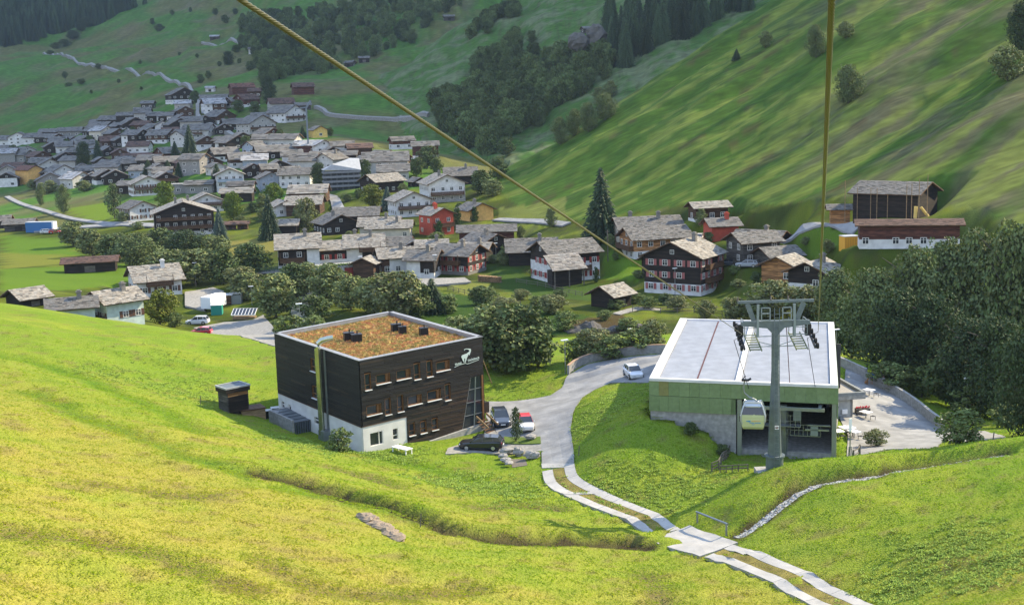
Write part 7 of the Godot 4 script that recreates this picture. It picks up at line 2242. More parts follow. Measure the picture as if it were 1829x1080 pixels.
var weed_spots: PackedVector2Array
func grass_blades(m: Material) -> void:
	var r := RandomNumberGenerator.new(); r.seed = 8
	for kind in 2:
		var g := Geo.new()
		if kind == 0:
			for k in 7:
				var a := r.randf() * TAU; var q := Vector3(cos(a), 0, sin(a)) * r.randf_range(0.02, 0.17)
				var tip := q + Vector3(r.randf_range(-0.10, 0.10), r.randf_range(0.03, 0.085), r.randf_range(-0.12, 0.12))
				var s := Vector3(-sin(a + r.randf()), 0, cos(a + r.randf())) * 0.045
				g.tri(q - s, q + s, tip)
		else:
			for k in 8:
				var a := r.randf() * TAU
				var d := Vector3(cos(a), 0, sin(a)); var s := Vector3(-sin(a), 0, cos(a)) * 0.06
				var b := d * r.randf_range(0.02, 0.10)
				var mid := b + d * 0.12 + Vector3(0, r.randf_range(0.12, 0.2), 0); var tip := b + d * 0.27 + Vector3(0, r.randf_range(0.05, 0.14), 0)
				g.tri(b, mid + s, mid - s); g.tri(mid + s, tip, mid - s)
		var mm := MultiMesh.new(); mm.transform_format = MultiMesh.TRANSFORM_3D; mm.use_colors = true; mm.mesh = g.mesh()
		var want: int = 130000 if kind == 0 else 6000
		var buf := PackedFloat32Array(); buf.resize(want * 16)
		var n := 0; var tries := 0
		while n < want and tries < want * (4 if kind == 0 else 60):
			tries += 1
			var d := 42.0 + 126.0 * pow(r.randf(), 1.35)
			if d > 118.0 and r.randf() < (d - 118.0) / 50.0: continue
			var x := (r.randf() * 2.0 - 1.0) * (d * 0.47 + 4.0)
			if kind == 1:
				var near := 1e9
				for q in weed_spots: near = minf(near, q.distance_to(Vector2(x, d)) / (2.4 + 0.03 * d))
				if near > r.randf() + 0.7 * fn_c.get_noise_2d(x / 3.0, d / 3.0): continue
			if is_paved(x, d) or inside_plot(x, d): continue
			var p := Vector2(x, d)
			if n % 3 == 0 and line_gap(brook, p) < 0.45: continue
			var h := ground(x, d)
			if Rect2(-70, 60, 150, 60).has_point(p):
				h += brook_bank(p) + ditch_cut(p)
			var s: float = r.randf_range(0.7, 1.35) * (1.0 if kind == 0 else 0.66); var a := r.randf() * TAU
			var ty := s * (r.randf_range(0.6, 1.3) if kind == 0 else 1.0)
			var c := soil(x, d, 0, 1.0) * r.randf_range(1.05, 1.25)
			if kind == 1: c = c3(0.20, 0.28, 0.04) * r.randf_range(0.7, 1.3)
			var k := n * 16
			buf[k] = s * cos(a); buf[k + 1] = 0; buf[k + 2] = s * sin(a); buf[k + 3] = x
			buf[k + 4] = 0; buf[k + 5] = ty; buf[k + 6] = 0; buf[k + 7] = h - 0.01
			buf[k + 8] = -s * sin(a); buf[k + 9] = 0; buf[k + 10] = s * cos(a); buf[k + 11] = -d
			buf[k + 12] = c.r; buf[k + 13] = c.g; buf[k + 14] = c.b; buf[k + 15] = 1.0
			n += 1
		mm.instance_count = n
		mm.buffer = buf.slice(0, n * 16)
		var o := MultiMeshInstance3D.new(); o.multimesh = mm
		o.material_override = m if kind == 0 else leaf_mat(Color.WHITE, 0.35)
		hang("grass" if kind == 0 else "weed_leaves", o, self)
		tag(o, "short green and yellow grass covering the near meadow" if kind == 0 else "broad leaved weeds growing in patches on the meadow", "grass" if kind == 0 else "weeds", "", "stuff")

var net_spots := [Vector2(66.52, 243.4), Vector2(68.95, 243.4), Vector2(70.93, 241.1), Vector2(71.82, 240), Vector2(73.44, 238.5), Vector2(75.81, 234.4), Vector2(76.41, 233.3), Vector2(77.28, 231.7), Vector2(78.04, 229.3)]
var rocks := [Vector3(-1, 1.14, -122.3), Vector3(0.26, 1.24, -121.3), Vector3(1.54, 1.44, -119.4), Vector3(-1.34, 1.17, -120.4), Vector3(-1.11, 1.23, -118.7), Vector3(-0.78, 1.29, -117.5), Vector3(1.56, 1.51, -126)]
var solid: Array[PackedVector2Array] = []
func inside_plot(x: float, d: float) -> bool:
	for s in solid:
		if Geometry2D.is_point_in_polygon(Vector2(x, d), s): return true
	return false

func fence(label: String, line: PackedVector2Array, h: float, gap: float, rails: Array, m: Material, posts := 0.09) -> void:
	var o := thing("fence", label, "fence")
	var last := Vector3.ZERO
	for i in line.size() - 1:
		var n := maxi(1, int(line[i].distance_to(line[i + 1]) / gap))
		for k in n + (1 if i == line.size() - 2 else 0):
			var p := line[i].lerp(line[i + 1], float(k) / n)
			var b := spot(p.x, p.y)
			var g := Geo.new(); g.box(-posts / 2, -0.4, -posts / 2, posts / 2, h, posts / 2, Transform3D(Basis(), b)); put("post", g, m, o)
			if last != Vector3.ZERO:
				for y in rails:
					var q := Geo.new(); q.beam(last + Vector3(0, y, 0), b + Vector3(0, y, 0), 0.05, 0.09); put("rail", q, m, o)
			last = b

func _ready() -> void:
	# camera
	var cam := Camera3D.new()
	cam.position = Vector3(0, CAM_Y, 0)
	cam.rotation_degrees = Vector3(-9.5, 0, -1.7)
	cam.fov = 27.57
	cam.near = 0.1; cam.far = 8000.0
	add_child(cam); cam.name = "camera"
	cam.current = true
	# sky, sun, exposure, haze
	var env := Environment.new()
	var sky := Sky.new(); var sm := ProceduralSkyMaterial.new()
	sm.sky_top_color = Color(0.49, 0.57, 0.70); sm.sky_horizon_color = Color(0.87, 0.86, 0.84); sm.sky_curve = 0.12
	sm.ground_bottom_color = Color(0.16, 0.2, 0.13); sm.ground_horizon_color = Color(0.55, 0.6, 0.62)
	sky.sky_material = sm
	env.background_mode = Environment.BG_SKY; env.sky = sky
	env.background_energy_multiplier = 1.8
	env.tonemap_mode = Environment.TONE_MAPPER_LINEAR
	env.tonemap_exposure = 2.3
	env.sdfgi_enabled = true; env.ssao_enabled = true; env.ssil_enabled = true
	env.fog_enabled = true
	env.fog_density = 0.00005
	env.fog_light_color = Color(0.66, 0.75, 0.85)
	var we := WorldEnvironment.new(); we.environment = env; we.name = "world"; add_child(we)
	var sun := DirectionalLight3D.new(); sun.name = "sun"
	sun.light_energy = 1.6; sun.light_color = Color(1.0, 0.93, 0.79); sun.light_angular_distance = 0.5; sun.shadow_enabled = true
	sun.look_at_from_position(Vector3.ZERO, -Vector3(0.712, 0.588, -0.384))
	add_child(sun)
	rng.seed = 2024
	build_shade_clouds(Vector3(0.712, 0.588, -0.384))
	# ---- the ground and what is laid on it
	solve_terrain()
	make_materials()
	make_trees()
	weed_spots = pts("-2.78 108.4 -5.4 110 -1.24 107.2 12.82 106 15.47 107 9.44 107.4 -46.19 138.5 -37.4 136.2 -35.86 162 -20.19 118.9 -17.36 122.5 -12.54 120 -43.95 153.6 -35.82 142.8 30.88 83.71 27.34 80.21 31.49 77.21 12.21 130.3 8.13 124.5 0.77 149.9 -2.02 149.9")
	brook = pts("17.6 94.51 19.05 95.69 20.96 97.17 22.09 98.14 23.51 99.24 25.86 100.2 29.26 100.5 33.48 101.8 37.34 101.9 39.51 101.9 42.01 101.6"); ditch = pts("10.47 94.41 7.75 94.18 5.05 93.91 1.45 92.29 -1.17 91.49 -3.33 91.4 -5.5 91.49 -7.37 93.6 -10.22 95.67 -13.04 96.71 -15.48 97.94 -18.79 98.62 -21.92 98.26")
	for row in TREADS.split("\n"):
		var f := row.split("|"); treads.append([pts(f[3]), float(f[0]), float(f[1]), f[2]])
	calm = [Rect2(-30, 117, 60, 60), Rect2(8, 106, 40, 60), Rect2(-4, 112, 12, 40)]
	solid = [PackedVector2Array([Vector2(-15.66, 122.0), Vector2(-27.2, 138.4), Vector2(-15.09, 150.78), Vector2(-3.46, 132.76)]), PackedVector2Array([Vector2(13.27, 118.0), Vector2(30.41, 112.73), Vector2(38.31, 144.19), Vector2(20.73, 149.73)])]
	var sheets := []
	var fw := wall_frame(Vector2(13.27, 118.0), Vector2(30.41, 112.73)); var hw := wall_frame(Vector2(-27.2, 138.4), Vector2(-15.66, 122.0))
	hollows = [[hw.affine_inverse(), -1.5, 19.8, 2.3, 2.4, 1.25, Rect2(-36, 114, 24, 30)], [fw.affine_inverse(), 8.6, 17.4, 2.2, 3.2, 2.2, Rect2(14, 104, 20, 16)]]
	for row in PAVING.split("\n"):
		var f := row.split("|"); var p := pts(f[3]); pave(p); sheets.append([f, p])
	for row in LANES.split("\n"):
		var f := row.split("|"); var p := ribbon(pts(f[4]), float(f[3])); pave(p); sheets.append([f, p])
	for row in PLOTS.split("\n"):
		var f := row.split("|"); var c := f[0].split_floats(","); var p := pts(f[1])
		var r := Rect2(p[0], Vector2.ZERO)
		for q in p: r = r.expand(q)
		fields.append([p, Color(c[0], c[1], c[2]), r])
	for row in HOUSES.split("\n"):
		var v := row.split("|")[0].split_floats(" "); add_plot(v[0], v[1], v[2], v[3], v[5])
	var slab := pts("10.32 96.32 14.3 98.41 17.33 93.05 14.01 91.13")
	pave(slab)
	for s in ["2.41 113.4 3.4 113.3 4.49 113.1 5.48 113;2.65 109.7 3.62 109.9 4.68 110.2 5.64 110.5;4.08 106.6 4.91 107.2 5.83 107.8 6.67 108.3;6.02 104.1 6.78 104.8 7.6 105.5 8.35 106.2;7.99 101.9 8.76 102.5 9.6 103.3 10.37 103.9;9.56 99.72 10.43 100.2 11.39 100.7 12.26 101.2;10.43 97.38 11.41 97.56 12.49 97.76 13.48 97.94", "14.36 90.96 15.17 91.55 16.07 92.19 16.88 92.78;16.47 87.88 17.31 88.42 18.24 89.01 19.08 89.55;18.33 84.68 19.22 85.14 20.19 85.65 21.08 86.11;19.84 81.36 20.77 81.72 21.8 82.11 22.73 82.47;20.89 77.93 21.87 78.14 22.94 78.39 23.91 78.6;21.38 74.37 22.38 74.42 23.47 74.47 24.47 74.52"]:
		var rows := []
		for r in s.split(";"): rows.append(pts(r))
		for k in 2:
			for i in rows.size() - 1: pave(PackedVector2Array([rows[i][k * 2], rows[i + 1][k * 2], rows[i + 1][k * 2 + 1], rows[i][k * 2 + 1]]))
	var bump := noise_tex("turf", 0.06, 256, 0, 1, 5, FastNoiseLite.TYPE_SIMPLEX_SMOOTH, true, 6.0)
	var turf := noise_tex("turf_tone", 0.05, 256, 0.62, 1.0, 5)
	var gm := mat(Color.WHITE, 0.95, turf, 0.35, bump, true)
	gm.metallic_specular = 0.15
	build_ground(gm)
	var hm: StandardMaterial3D = gm.duplicate()
	hm.albedo_texture = noise_tex("streaks", 0.03, 512, 0.6, 1.0, 5); hm.uv1_scale = Vector3(0.009, 0.025, 0.028)
	hm.normal_enabled = false
	for far in ["wooded_hillside", "far_hillside"]: get_node(far).material_override = hm
	get_node("right_hillside").material_override = hm
	var asphalt := mat(lin(0.29, 0.29, 0.287), 0.9, noise_tex("road", 0.012, 512, 0.72, 1.0, 6), 0.05, tx.bump)
	asphalt.normal_scale = 0.25
	var gravel := mat(lin(0.30, 0.29, 0.265), 0.95, tx.mottle, 0.22, tx.bump)
	gravel.normal_scale = 0.4
	for s in sheets:
		var g := Geo.new()
		var d: float = s[1][0].y
		sheet(g, s[1], 0.02 if d < 240.0 else (0.12 + d * 0.0007 if d < 560.0 else 1.9), 1.0 if d < 180.0 else (2.0 if d < 330.0 else 4.0), 0.15 if d < 240.0 else (0.4 if d < 560.0 else 2.6))
		tag(put(s[0][0], g, asphalt if s[0][2] == "asphalt" else gravel, self), s[0][1], "", "", "structure")
	var pale := mat(lin(0.37, 0.36, 0.34), 0.9, tx.soft, 0.12, tx.bump)
	pale.normal_scale = 0.2
	build_track(pale, "2.41 113.4 3.4 113.3 4.49 113.1 5.48 113;2.65 109.7 3.62 109.9 4.68 110.2 5.64 110.5;4.08 106.6 4.91 107.2 5.83 107.8 6.67 108.3;6.02 104.1 6.78 104.8 7.6 105.5 8.35 106.2;7.99 101.9 8.76 102.5 9.6 103.3 10.37 103.9;9.56 99.72 10.43 100.2 11.39 100.7 12.26 101.2;10.43 97.38 11.41 97.56 12.49 97.76 13.48 97.94", "two pale concrete wheel strips with grass between, from road to slab")
	build_track(pale, "14.36 90.96 15.17 91.55 16.07 92.19 16.88 92.78;16.47 87.88 17.31 88.42 18.24 89.01 19.08 89.55;18.33 84.68 19.22 85.14 20.19 85.65 21.08 86.11;19.84 81.36 20.77 81.72 21.8 82.11 22.73 82.47;20.89 77.93 21.87 78.14 22.94 78.39 23.91 78.6;21.38 74.37 22.38 74.42 23.47 74.47 24.47 74.52", "two pale concrete wheel strips running off at lower right")
	var sg := Geo.new(); sheet(sg, slab, 0.06, 0.7, 0.7)
	tag(put("concrete_slab", sg, pale), "pale concrete slab bridging the brook", "", "", "structure")
	var cg := Geo.new()
	sheet(cg, PackedVector2Array([Vector2(2.42, 116.7), Vector2(5.49, 113.1), Vector2(5.38, 112.2), Vector2(2.42, 114.7)]), 0.06, 0.7, 0.2)
	sheet(cg, PackedVector2Array([Vector2(3.97, 106.9), Vector2(6.85, 106.8), Vector2(7.02, 106.4), Vector2(4.2, 106.5)]), 0.075, 0.7, 0.2)
	tag(put("concrete_beam", cg, pale), "pale concrete cross beams in the wheel track", "", "", "structure")
	# brook: shallow white water over stones
	var wg := Geo.new()
	var wl := ribbon(brook, 0.75)
	var half := wl.size() / 2
	for i in half - 1:
		var q := []
		for k in [wl[i], wl[i + 1], wl[wl.size() - 2 - i], wl[wl.size() - 1 - i]]:
			q.append(Vector3(k.x, ground(k.x, k.y) - 0.2 + 0.05 * fn_b.get_noise_2d(k.x * 4.0, k.y * 4.0), -k.y))
		wg.quad(q[0], q[3], q[2], q[1])
	var wm := mat(lin(0.75, 0.76, 0.77), 0.14, noise_tex("foam", 0.025, 256, 0.05, 1.1, 5), 0.6, tx.bump)
	tag(put("brook", wg, wm), "narrow glittering brook running through the right meadow", "", "", "structure")
	var sr := RandomNumberGenerator.new(); sr.seed = 4
	var bstone := mat(lin(0.34, 0.32, 0.29), 0.8, tx.mottle, 1.0)
	var gs := Geo.new()
	for i in 120:
		var t := sr.randf() * (brook.size() - 1); var a := brook[int(t)].lerp(brook[mini(int(t) + 1, brook.size() - 1)], t - int(t)) + Vector2(sr.randf_range(-0.4, 0.4), sr.randf_range(-0.4, 0.4))
		gs.ball(Vector3(a.x, ground(a.x, a.y) - 0.22, -a.y), Vector3(sr.randf_range(0.06, 0.17), sr.randf_range(0.05, 0.12), sr.randf_range(0.06, 0.17)), 4, 6)
	tag(put("brook_stones", gs, bstone), "pale stones scattered along the brook bed", "stones", "", "stuff")
	# ---- buildings
	build_hotel()
	build_station()
	build_tower()
	build_cabin(Vector3(20.75, 7.95, -104.3))
	for row in HOUSES.split("\n"):
		var f := row.split("|"); var v := f[0].split_floats(" ")
		house(v[0], v[1], v[2], v[3], v[4], v[5], f[1], house_label(f[2]))
	build_details()
	# ---- plants
	for row in TREES.split("\n"):
		var f := row.split("|"); var v := f[0].split(" ")
		var l := tree_label(f[1], v[0])
		tree(v[0], l[0], float(v[1]), float(v[2]), float(v[3]), float(v[4]), l[1], 0.0)
	for row in WOODS.split("\n"):
		var f := row.split("|"); var p := pts(f[7])
		var r := Rect2(p[0], Vector2.ZERO)
		for q in p: r = r.expand(q)
		var list := PackedVector3Array()
		var tries := 0
		while list.size() < int(f[3]) and tries < 20000:
			tries += 1
			var q := Vector2(rng.randf_range(r.position.x, r.end.x), rng.randf_range(r.position.y, r.end.y))
			if Geometry2D.is_point_in_polygon(q, p): list.append(Vector3(q.x, q.y, rng.randf_range(float(f[4]), float(f[5]))))
		forest(f[0], f[1], f[2], list, float(f[6]))
	var bm := leaf_mat(Color.WHITE, 1.15)
	grass_blades(bm)

func build_details() -> void:
	# cars
	car("parked_car", "black estate car standing on the gravel before the hotel front", spot(-3.63, 124.3, 0.03), deg_to_rad(172.0), lin(0.012, 0.013, 0.015), "estate")
	car("parked_car", "dark blue grey estate car parked nose first beside wooden steps", spot(-1.68, 134.2, 0.03), deg_to_rad(-82.0), lin(0.03, 0.036, 0.05), "suv")
	car("parked_car", "small white car with red roof parked behind the young pine", spot(1.04, 130.4, 0.03), deg_to_rad(-84.0), lin(0.62, 0.62, 0.63), "hatch", lin(0.45, 0.04, 0.05))
	car("parked_car", "white hatchback alone beside the station wall", spot(14.2, 143.4, 0.03), deg_to_rad(-80.0), lin(0.62, 0.63, 0.65), "hatch")
	car("parked_car", "white off road car on the far gravel lot", spot(-61.91, 238.5, 0.03), deg_to_rad(178.0), lin(0.62, 0.63, 0.64), "suv")
	car("parked_car", "red car half hidden behind the meadow crest", Vector3(-57.6, smooth_height(-57.6, 224.0) + 0.03, -224.0), deg_to_rad(176.0), lin(0.42, 0.02, 0.04), "hatch")
	car("parked_car", "grey car beside the weathered log house in the village", spot(44.7, 250.2, 0.05), deg_to_rad(150.0), lin(0.06, 0.065, 0.07), "estate")
	car("parked_car", "silver car parked at lower wall of weathered log house", spot(47.23, 243.7, 0.05), deg_to_rad(160.0), lin(0.3, 0.32, 0.34), "estate")
	car("parked_car", "red car on the river road at left", spot(-153.9, 415.5, 0.1), 0.2, lin(0.42, 0.03, 0.03), "hatch")
	car("parked_car", "white car on the river road at left", spot(-156.9, 416.6, 0.1), 0.2, lin(0.6, 0.6, 0.6), "estate")
	car("parked_car", "small white car on the bright parking place", spot(42.53, 273.8, 0.1), 1.2, lin(0.6, 0.6, 0.6), "hatch")
	# hut, covered tub and bins beside the hotel
	var p := spot(-31.0, 132.2)
	var sh := thing("garden_shed", "small dark garden shed with flat roof left of the hotel", "shed", p, 0.72)
	var g := Geo.new(); g.box(-1.5, -1.2, -1.2, 1.5, 2.2, 1.2); put("wall", g, M.gt, sh)
	sh.scale = Vector3(0.86, 1.12, 0.86)
	g = Geo.new(); g.box(-1.35, 0.0, 1.2, 1.35, 1.8, 1.26); put("door", g, M.dk, sh)
	g = Geo.new(); g.box(-1.4, 1.84, 1.2, 1.4, 2.15, 1.25); put("lintel", g, M.or, sh)
	g = Geo.new(); g.box(-1.7, 2.2, -1.4, 1.7, 2.62, 1.4); put("roof", g, M.dk, sh)
	g = Geo.new()
	for q in [[-1.75, -1.45, 1.75, -1.3], [-1.75, 1.3, 1.75, 1.45], [-1.75, -1.3, -1.6, 1.3], [1.6, -1.3, 1.75, 1.3]]: g.box(q[0], 2.62, q[1], q[2], 2.78, q[3])
	put("roof_edge", g, mat(lin(0.3, 0.31, 0.31), 0.5), sh)
	g = Geo.new(); g.box(-1.6, 2.62, -1.3, 1.6, 2.68, 1.3); put("roof_sheet", g, mat(lin(0.14, 0.17, 0.19), 0.7, tx.mottle, 1.0), sh)
	var tb := thing("covered_tub", "low wooden tub with brown lid in front of garden shed", "hot tub", spot(-29.32, 132.9), 0.5)
	g = Geo.new(); g.box(-1.35, -0.6, -1.0, 1.35, 0.7, 1.0); put("side", g, M.pale_wood, tb)
	for k in 5:
		g = Geo.new(); g.box(-1.45 + k * 0.58, 0.70, -1.1, -0.9 + k * 0.58, 0.8, 1.1); put("lid_board", g, M.wood, tb)
	for q in [[-28.6, 138.2, "dark planter box nearest the hotel corner on the lawn"], [-29.7, 137.0, "dark planter box with pale side behind the covered tub"], [-27.9, 139.4, "smallest dark planter box against the hotel lawn"]]:
		var o := thing("planter_box", q[2], "box", spot(q[0], q[1]), 0.3)
		g = Geo.new(); g.box(-0.5, -0.3, -0.45, 0.5, 0.85, 0.45); put("side", g, M.black, o)
		g = Geo.new(); g.box(-0.54, 0.85, -0.49, 0.54, 0.91, 0.49); put("rim", g, M.steel, o)
	var ta := thing("terrace_table", "white table standing on slabs below hotel windows", "table", spot(-11.6, 120.9), -0.72)
	g = Geo.new(); g.box(-1.1, 0.5, -0.45, 1.1, 0.57, 0.45); put("table_top", g, M.white, ta)
	for x in [-0.95, 0.95]:
		for z in [-0.4, 0.4]:
			g = Geo.new(); g.box(x - 0.05, -0.4, z - 0.05, x + 0.05, 0.5, z + 0.05); put("leg", g, M.white, ta)
	# wooden steps at the hotel corner
	var stp := thing("wooden_steps", "short timber stair with plank sides beside the hotel entrance", "stairs", spot(-2.6, 131.2), 0.9)
	for k in 5:
		g = Geo.new(); g.box(-0.8, 0.25 * k, -0.3 * k - 0.3, 0.8, 0.25 * k + 0.06, -0.3 * k); put("step", g, M.wood, stp)
	for x in [-0.85, 0.85]:
		g = Geo.new(); g.beam(Vector3(x, 0.6, 0.2), Vector3(x, 1.7, -1.5), 0.08, 0.22); put("side_panel", g, M.pale_wood, stp)
	# planted bed and rocks
	var bed := thing("planting_bed", "small grassy island bed with stones between the parked cars", "garden bed")
	g = Geo.new(); sheet(g, PackedVector2Array([Vector2(-1.3, 128.5), Vector2(2.58, 126.2), Vector2(2.57, 124), Vector2(-1.17, 126)]), 0.12, 0.6, 0.3); put("turf", g, mat(lin(0.11, 0.17, 0.02), 0.95, tx.mottle, 0.8), bed)
	var stone := mat(lin(0.36, 0.34, 0.31), 0.85, tx.mottle, 0.9, tx.bump)
	var n := 0
	for q in [[905, 806, 1.0, 0.35, "flat pale stone at upper left of the rock ring"], [927, 809, 0.8, 0.6, "dark upright stone at top of the rock ring"], [950, 814, 1.0, 0.5, "large pale boulder at right of the rock ring"], [899, 815, 0.6, 0.3, "small pale stone at left of the rock ring"], [903, 823, 0.7, 0.3, "grey stone at lower left of the rock ring"], [909, 828, 0.5, 0.2, "thin pale stone at bottom of the rock ring"], [948, 781, 0.8, 0.3, "low pale boulder in planting bed right of the young pine"]]:
		rock("boulder", q[4], rocks[n], Vector3(q[2], q[3], 0.55), 3 + n, stone, self, "boulder", "")
		n += 1
	g = Geo.new(); sheet(g, PackedVector2Array([Vector2(-0.6, 120.3), Vector2(0.86, 119.6), Vector2(1.05, 117.1), Vector2(-0.45, 116.9)]), 0.04, 0.5, 0.1); tag(put("gravel_patch", g, M.old_wood), "dry gravel patch inside the rock ring", "", "", "structure")
	# rock outcrop in the near meadow, cliff by the river
	var ro := thing("rock_outcrop", "weathered layered rock ledge breaking out of the near meadow", "rock", spot(-10.4, 88.6))
	for k in 7:
		rock("ledge", "", Vector3(-1.4 + k * 0.46, 0.18 - k * 0.035, -2.0 + k * 0.66) + Vector3(0, 0.10 * sin(k * 2.0), 0), Vector3(0.85, 0.42, 0.85), 20 + k, mat(lin(0.30, 0.235, 0.17), 0.9, tx.mottle, 1.2, tx.bump), ro)
	var cf := thing("river_bluff", "dark rocky bluff below the village beside the river", "cliff", spot(15.83, 202.5))
	var cm := mat(lin(0.105, 0.10, 0.095), 0.92, tx.mottle, 0.3, tx.bump)
	for k in 6: rock("crag", "", Vector3(-5.0 + k * 2.1, -0.7 + 0.4 * sin(k * 1.7), -1.6 + 0.6 * cos(k * 2.1)), Vector3(2.6, 1.7 + 0.5 * sin(k * 2.3), 2.0), 50 + k, cm, cf)
	var c2 := thing("cliff", "grey cliff bands showing between conifers behind the right hillside", "cliff", spot(71.45, 644))
	var cm2 := mat(lin(0.135, 0.125, 0.11), 0.92, tx.mottle, 0.06, tx.bump)
	for k in 8: rock("crag", "", Vector3(-34.0 + k * 9.5, 3.0 + 2.5 * sin(k * 1.9), 4.0 * cos(k * 1.3)), Vector3(6.5, 5.5 + 2.0 * sin(k), 4.0), 70 + k, cm2, c2)
	# walls round the road and forecourt
	parapet("curved_wall", "curved concrete parapet with rusty coping round the road bend", PackedVector2Array([Vector2(6.85, 152.3), Vector2(8.04, 154.4), Vector2(9.72, 155.8), Vector2(13.22, 155.9), Vector2(16.66, 154.2), Vector2(19.28, 152.3)]), 1.15, mat(lin(0.34, 0.22, 0.14), 0.8))
	parapet("forecourt_wall", "long concrete parapet along right edge of the forecourt", pts("39.2 159.4 42.0 154.2 44.0 150.0 45.9 146.2 46.6 140.0 46.2 132.0 45.4 126.5"), 1.15, M.concrete)
	# lamps and poles
	lamp_post("street lamp at the start of the curved road wall", 6.52, 152.8, 4.3)
	lamp_post("street lamp standing next to the wooden pole at far right", 52.1, 137.9, 4.6)
	lamp_post("street lamp behind the right corner of the station roof", 42.2, 157.5, 4.2)
	lamp_post("street lamp above grassy bank behind the curved wall", 15.97, 163.1, 3.0)
	lamp_post("street lamp on the lane by the far gravel lot", -55.01, 257.2, 4.0)
	lamp_post("street lamp behind left corner of the hotel roof", -31.53, 179.9, 4.4)
	lamp_post("street lamp in front of the long dark house with white end", -51.61, 293.5, 5.0)
	lamp_post("street lamp at yard left of the cream and dark house", -34.33, 279.2, 4.5)
	lamp_post("street lamp at the yard beside red shuttered chalet", -16.9, 272, 5.5)
	lamp_post("street lamp right of the tall black timber chalet", -3.54, 295.1, 4.0)
	lamp_post("street lamp in front of largest dark chalet", 32.39, 241, 5.5)
	lamp_post("street lamp behind the white farmhouse at left", -71.77, 277.3, 5.5)
	for q in [[53.8, 141.0, 5.2, "wooden power pole beside the lamp at far right"], [21.9, 275.2, 7.0, "wooden pole right of white based chalet"]]:
		var o := thing("wooden_pole", q[3], "pole", spot(q[0], q[1]))
		g = Geo.new(); g.tube([Vector3(0, -0.5, 0), Vector3(0, q[2], 0)], 0.13, 0.10, 8); put("shaft", g, M.old_wood, o)
		g = Geo.new(); g.box(-0.5, q[2] - 0.5, -0.05, 0.3, q[2] - 0.4, 0.05); put("cross_arm", g, M.old_wood, o)
	# net poles round the tall barn
	var np := 0
	var words := ["first", "second", "third", "fourth", "fifth", "sixth", "seventh", "eighth", "ninth"]
	for q in [[1509, 408, 75], [1531, 398, 62], [1555, 396, 54], [1566, 395, 52], [1585, 392, 40], [1619, 392, 58], [1628, 392, 60], [1641, 392, 66], [1656, 394, 74]]:
		var b: Vector2 = net_spots[np]
		var o := thing("net_pole", "thin tall pole before the barn, %s from the left" % words[np], "pole", spot(b.x, b.y), 0, "poles in front of the tall barn")
		g = Geo.new(); g.tube([Vector3(0, -0.5, 0), Vector3(0, q[2] / 8.6, 0)], 0.08, 0.06, 7); put("shaft", g, M.pale_wood, o)
		np += 1
	# playground slide, yellow container
	var sl := thing("slide", "yellow tube slide beside the tall barn", "slide", spot(77.59, 233), 0.3)
	g = Geo.new(); g.tube([Vector3(-0.6, 0.2, 0), Vector3(-0.5, 2.4, 0)], 0.35, 0.35, 10); put("ladder_tube", g, M.ye, sl)
	g = Geo.new(); g.tube([Vector3(0.6, 2.2, 0), Vector3(1.2, 1.4, 0.2), Vector3(2.0, 0.4, 0.4)], 0.25, 0.25, 10); put("chute", g, M.ye, sl)
	var yc := thing("container", "orange yellow container at the left end of red brown hall", "container", spot(64.61, 233.1), 0.2)
	g = Geo.new(); g.box(-1.5, -0.5, -1.2, 1.5, 2.4, 1.2); put("body", g, mat(lin(0.6, 0.30, 0.03), 0.6), yc)
	g = Geo.new()
	for k in 6: g.box(-1.4 + k * 0.5, 0.1, 1.2, -1.2 + k * 0.5, 2.2, 1.25)
	put("ribs", g, mat(lin(0.5, 0.25, 0.03), 0.6), yc)
	g = Geo.new(); g.box(-1.55, 2.4, -1.25, 1.55, 2.52, 1.25); put("roof", g, M.metal, yc)
	var bc := thing("container", "blue container with white end by the river road", "container", spot(-160.9, 422.3), -0.1)
	g = Geo.new(); g.box(-5.0, -0.5, -1.4, 4.4, 3.2, 1.4); put("body", g, mat(lin(0.03, 0.12, 0.28), 0.6), bc)
	g = Geo.new(); g.box(4.4, -0.5, -1.38, 5.0, 3.15, 1.38); put("end", g, M.white, bc)
	g = Geo.new(); g.box(-5.05, 3.2, -1.45, 5.05, 3.32, 1.45); put("roof", g, M.metal, bc)
	# left yard: white truck body, teal container, woodstore, frame
	var tr := thing("box_trailer", "white box trailer in the yard behind the teal container", "trailer", spot(-62.65, 255.3), 1.25)
	g = Geo.new(); g.box(-3.0, 0.7, -1.2, 3.0, 3.1, 1.2); put("body", g, M.white, tr)
	g = Geo.new(); g.box(-2.6, 3.1, -0.8, 2.4, 3.18, 0.8); put("roof_panel", g, M.frame, tr)
	for x in [-1.6, 1.6]:
		for z in [-1, 1]:
			g = Geo.new(); g.tube([Vector3(x, 0.4, z * 0.9), Vector3(x, 0.4, z * 1.15)], 0.4, 0.4, 12); put("wheel", g, M.rubber, tr)
	var tc := thing("container", "teal green container with pale roof in left yard", "container", spot(-61.01, 251.1), 0.1)
	g = Geo.new(); g.box(-1.1, 0, -1.1, 1.1, 2.0, 1.1); put("body", g, mat(lin(0.02, 0.22, 0.17), 0.6), tc)
	g = Geo.new(); g.box(-1.15, 2.0, -1.15, 1.15, 2.12, 1.15); put("roof", g, M.white, tc)
	var ws := thing("wood_store", "open brown wood store with pale roof behind the teal container", "shed", spot(-61.43, 259.9), 0.05)
	g = Geo.new(); g.box(-1.6, 0, -1.0, 1.6, 2.0, 1.0); put("wall", g, M.br, ws)
	g = Geo.new(); g.box(-1.9, 2.0, -1.3, 1.9, 2.14, 1.3); put("roof", g, M.metal, ws)
	var mt := thing("metal_shed", "grey metal shed beside brown wood store", "shed", spot(-59.01, 260.3), 0.05)
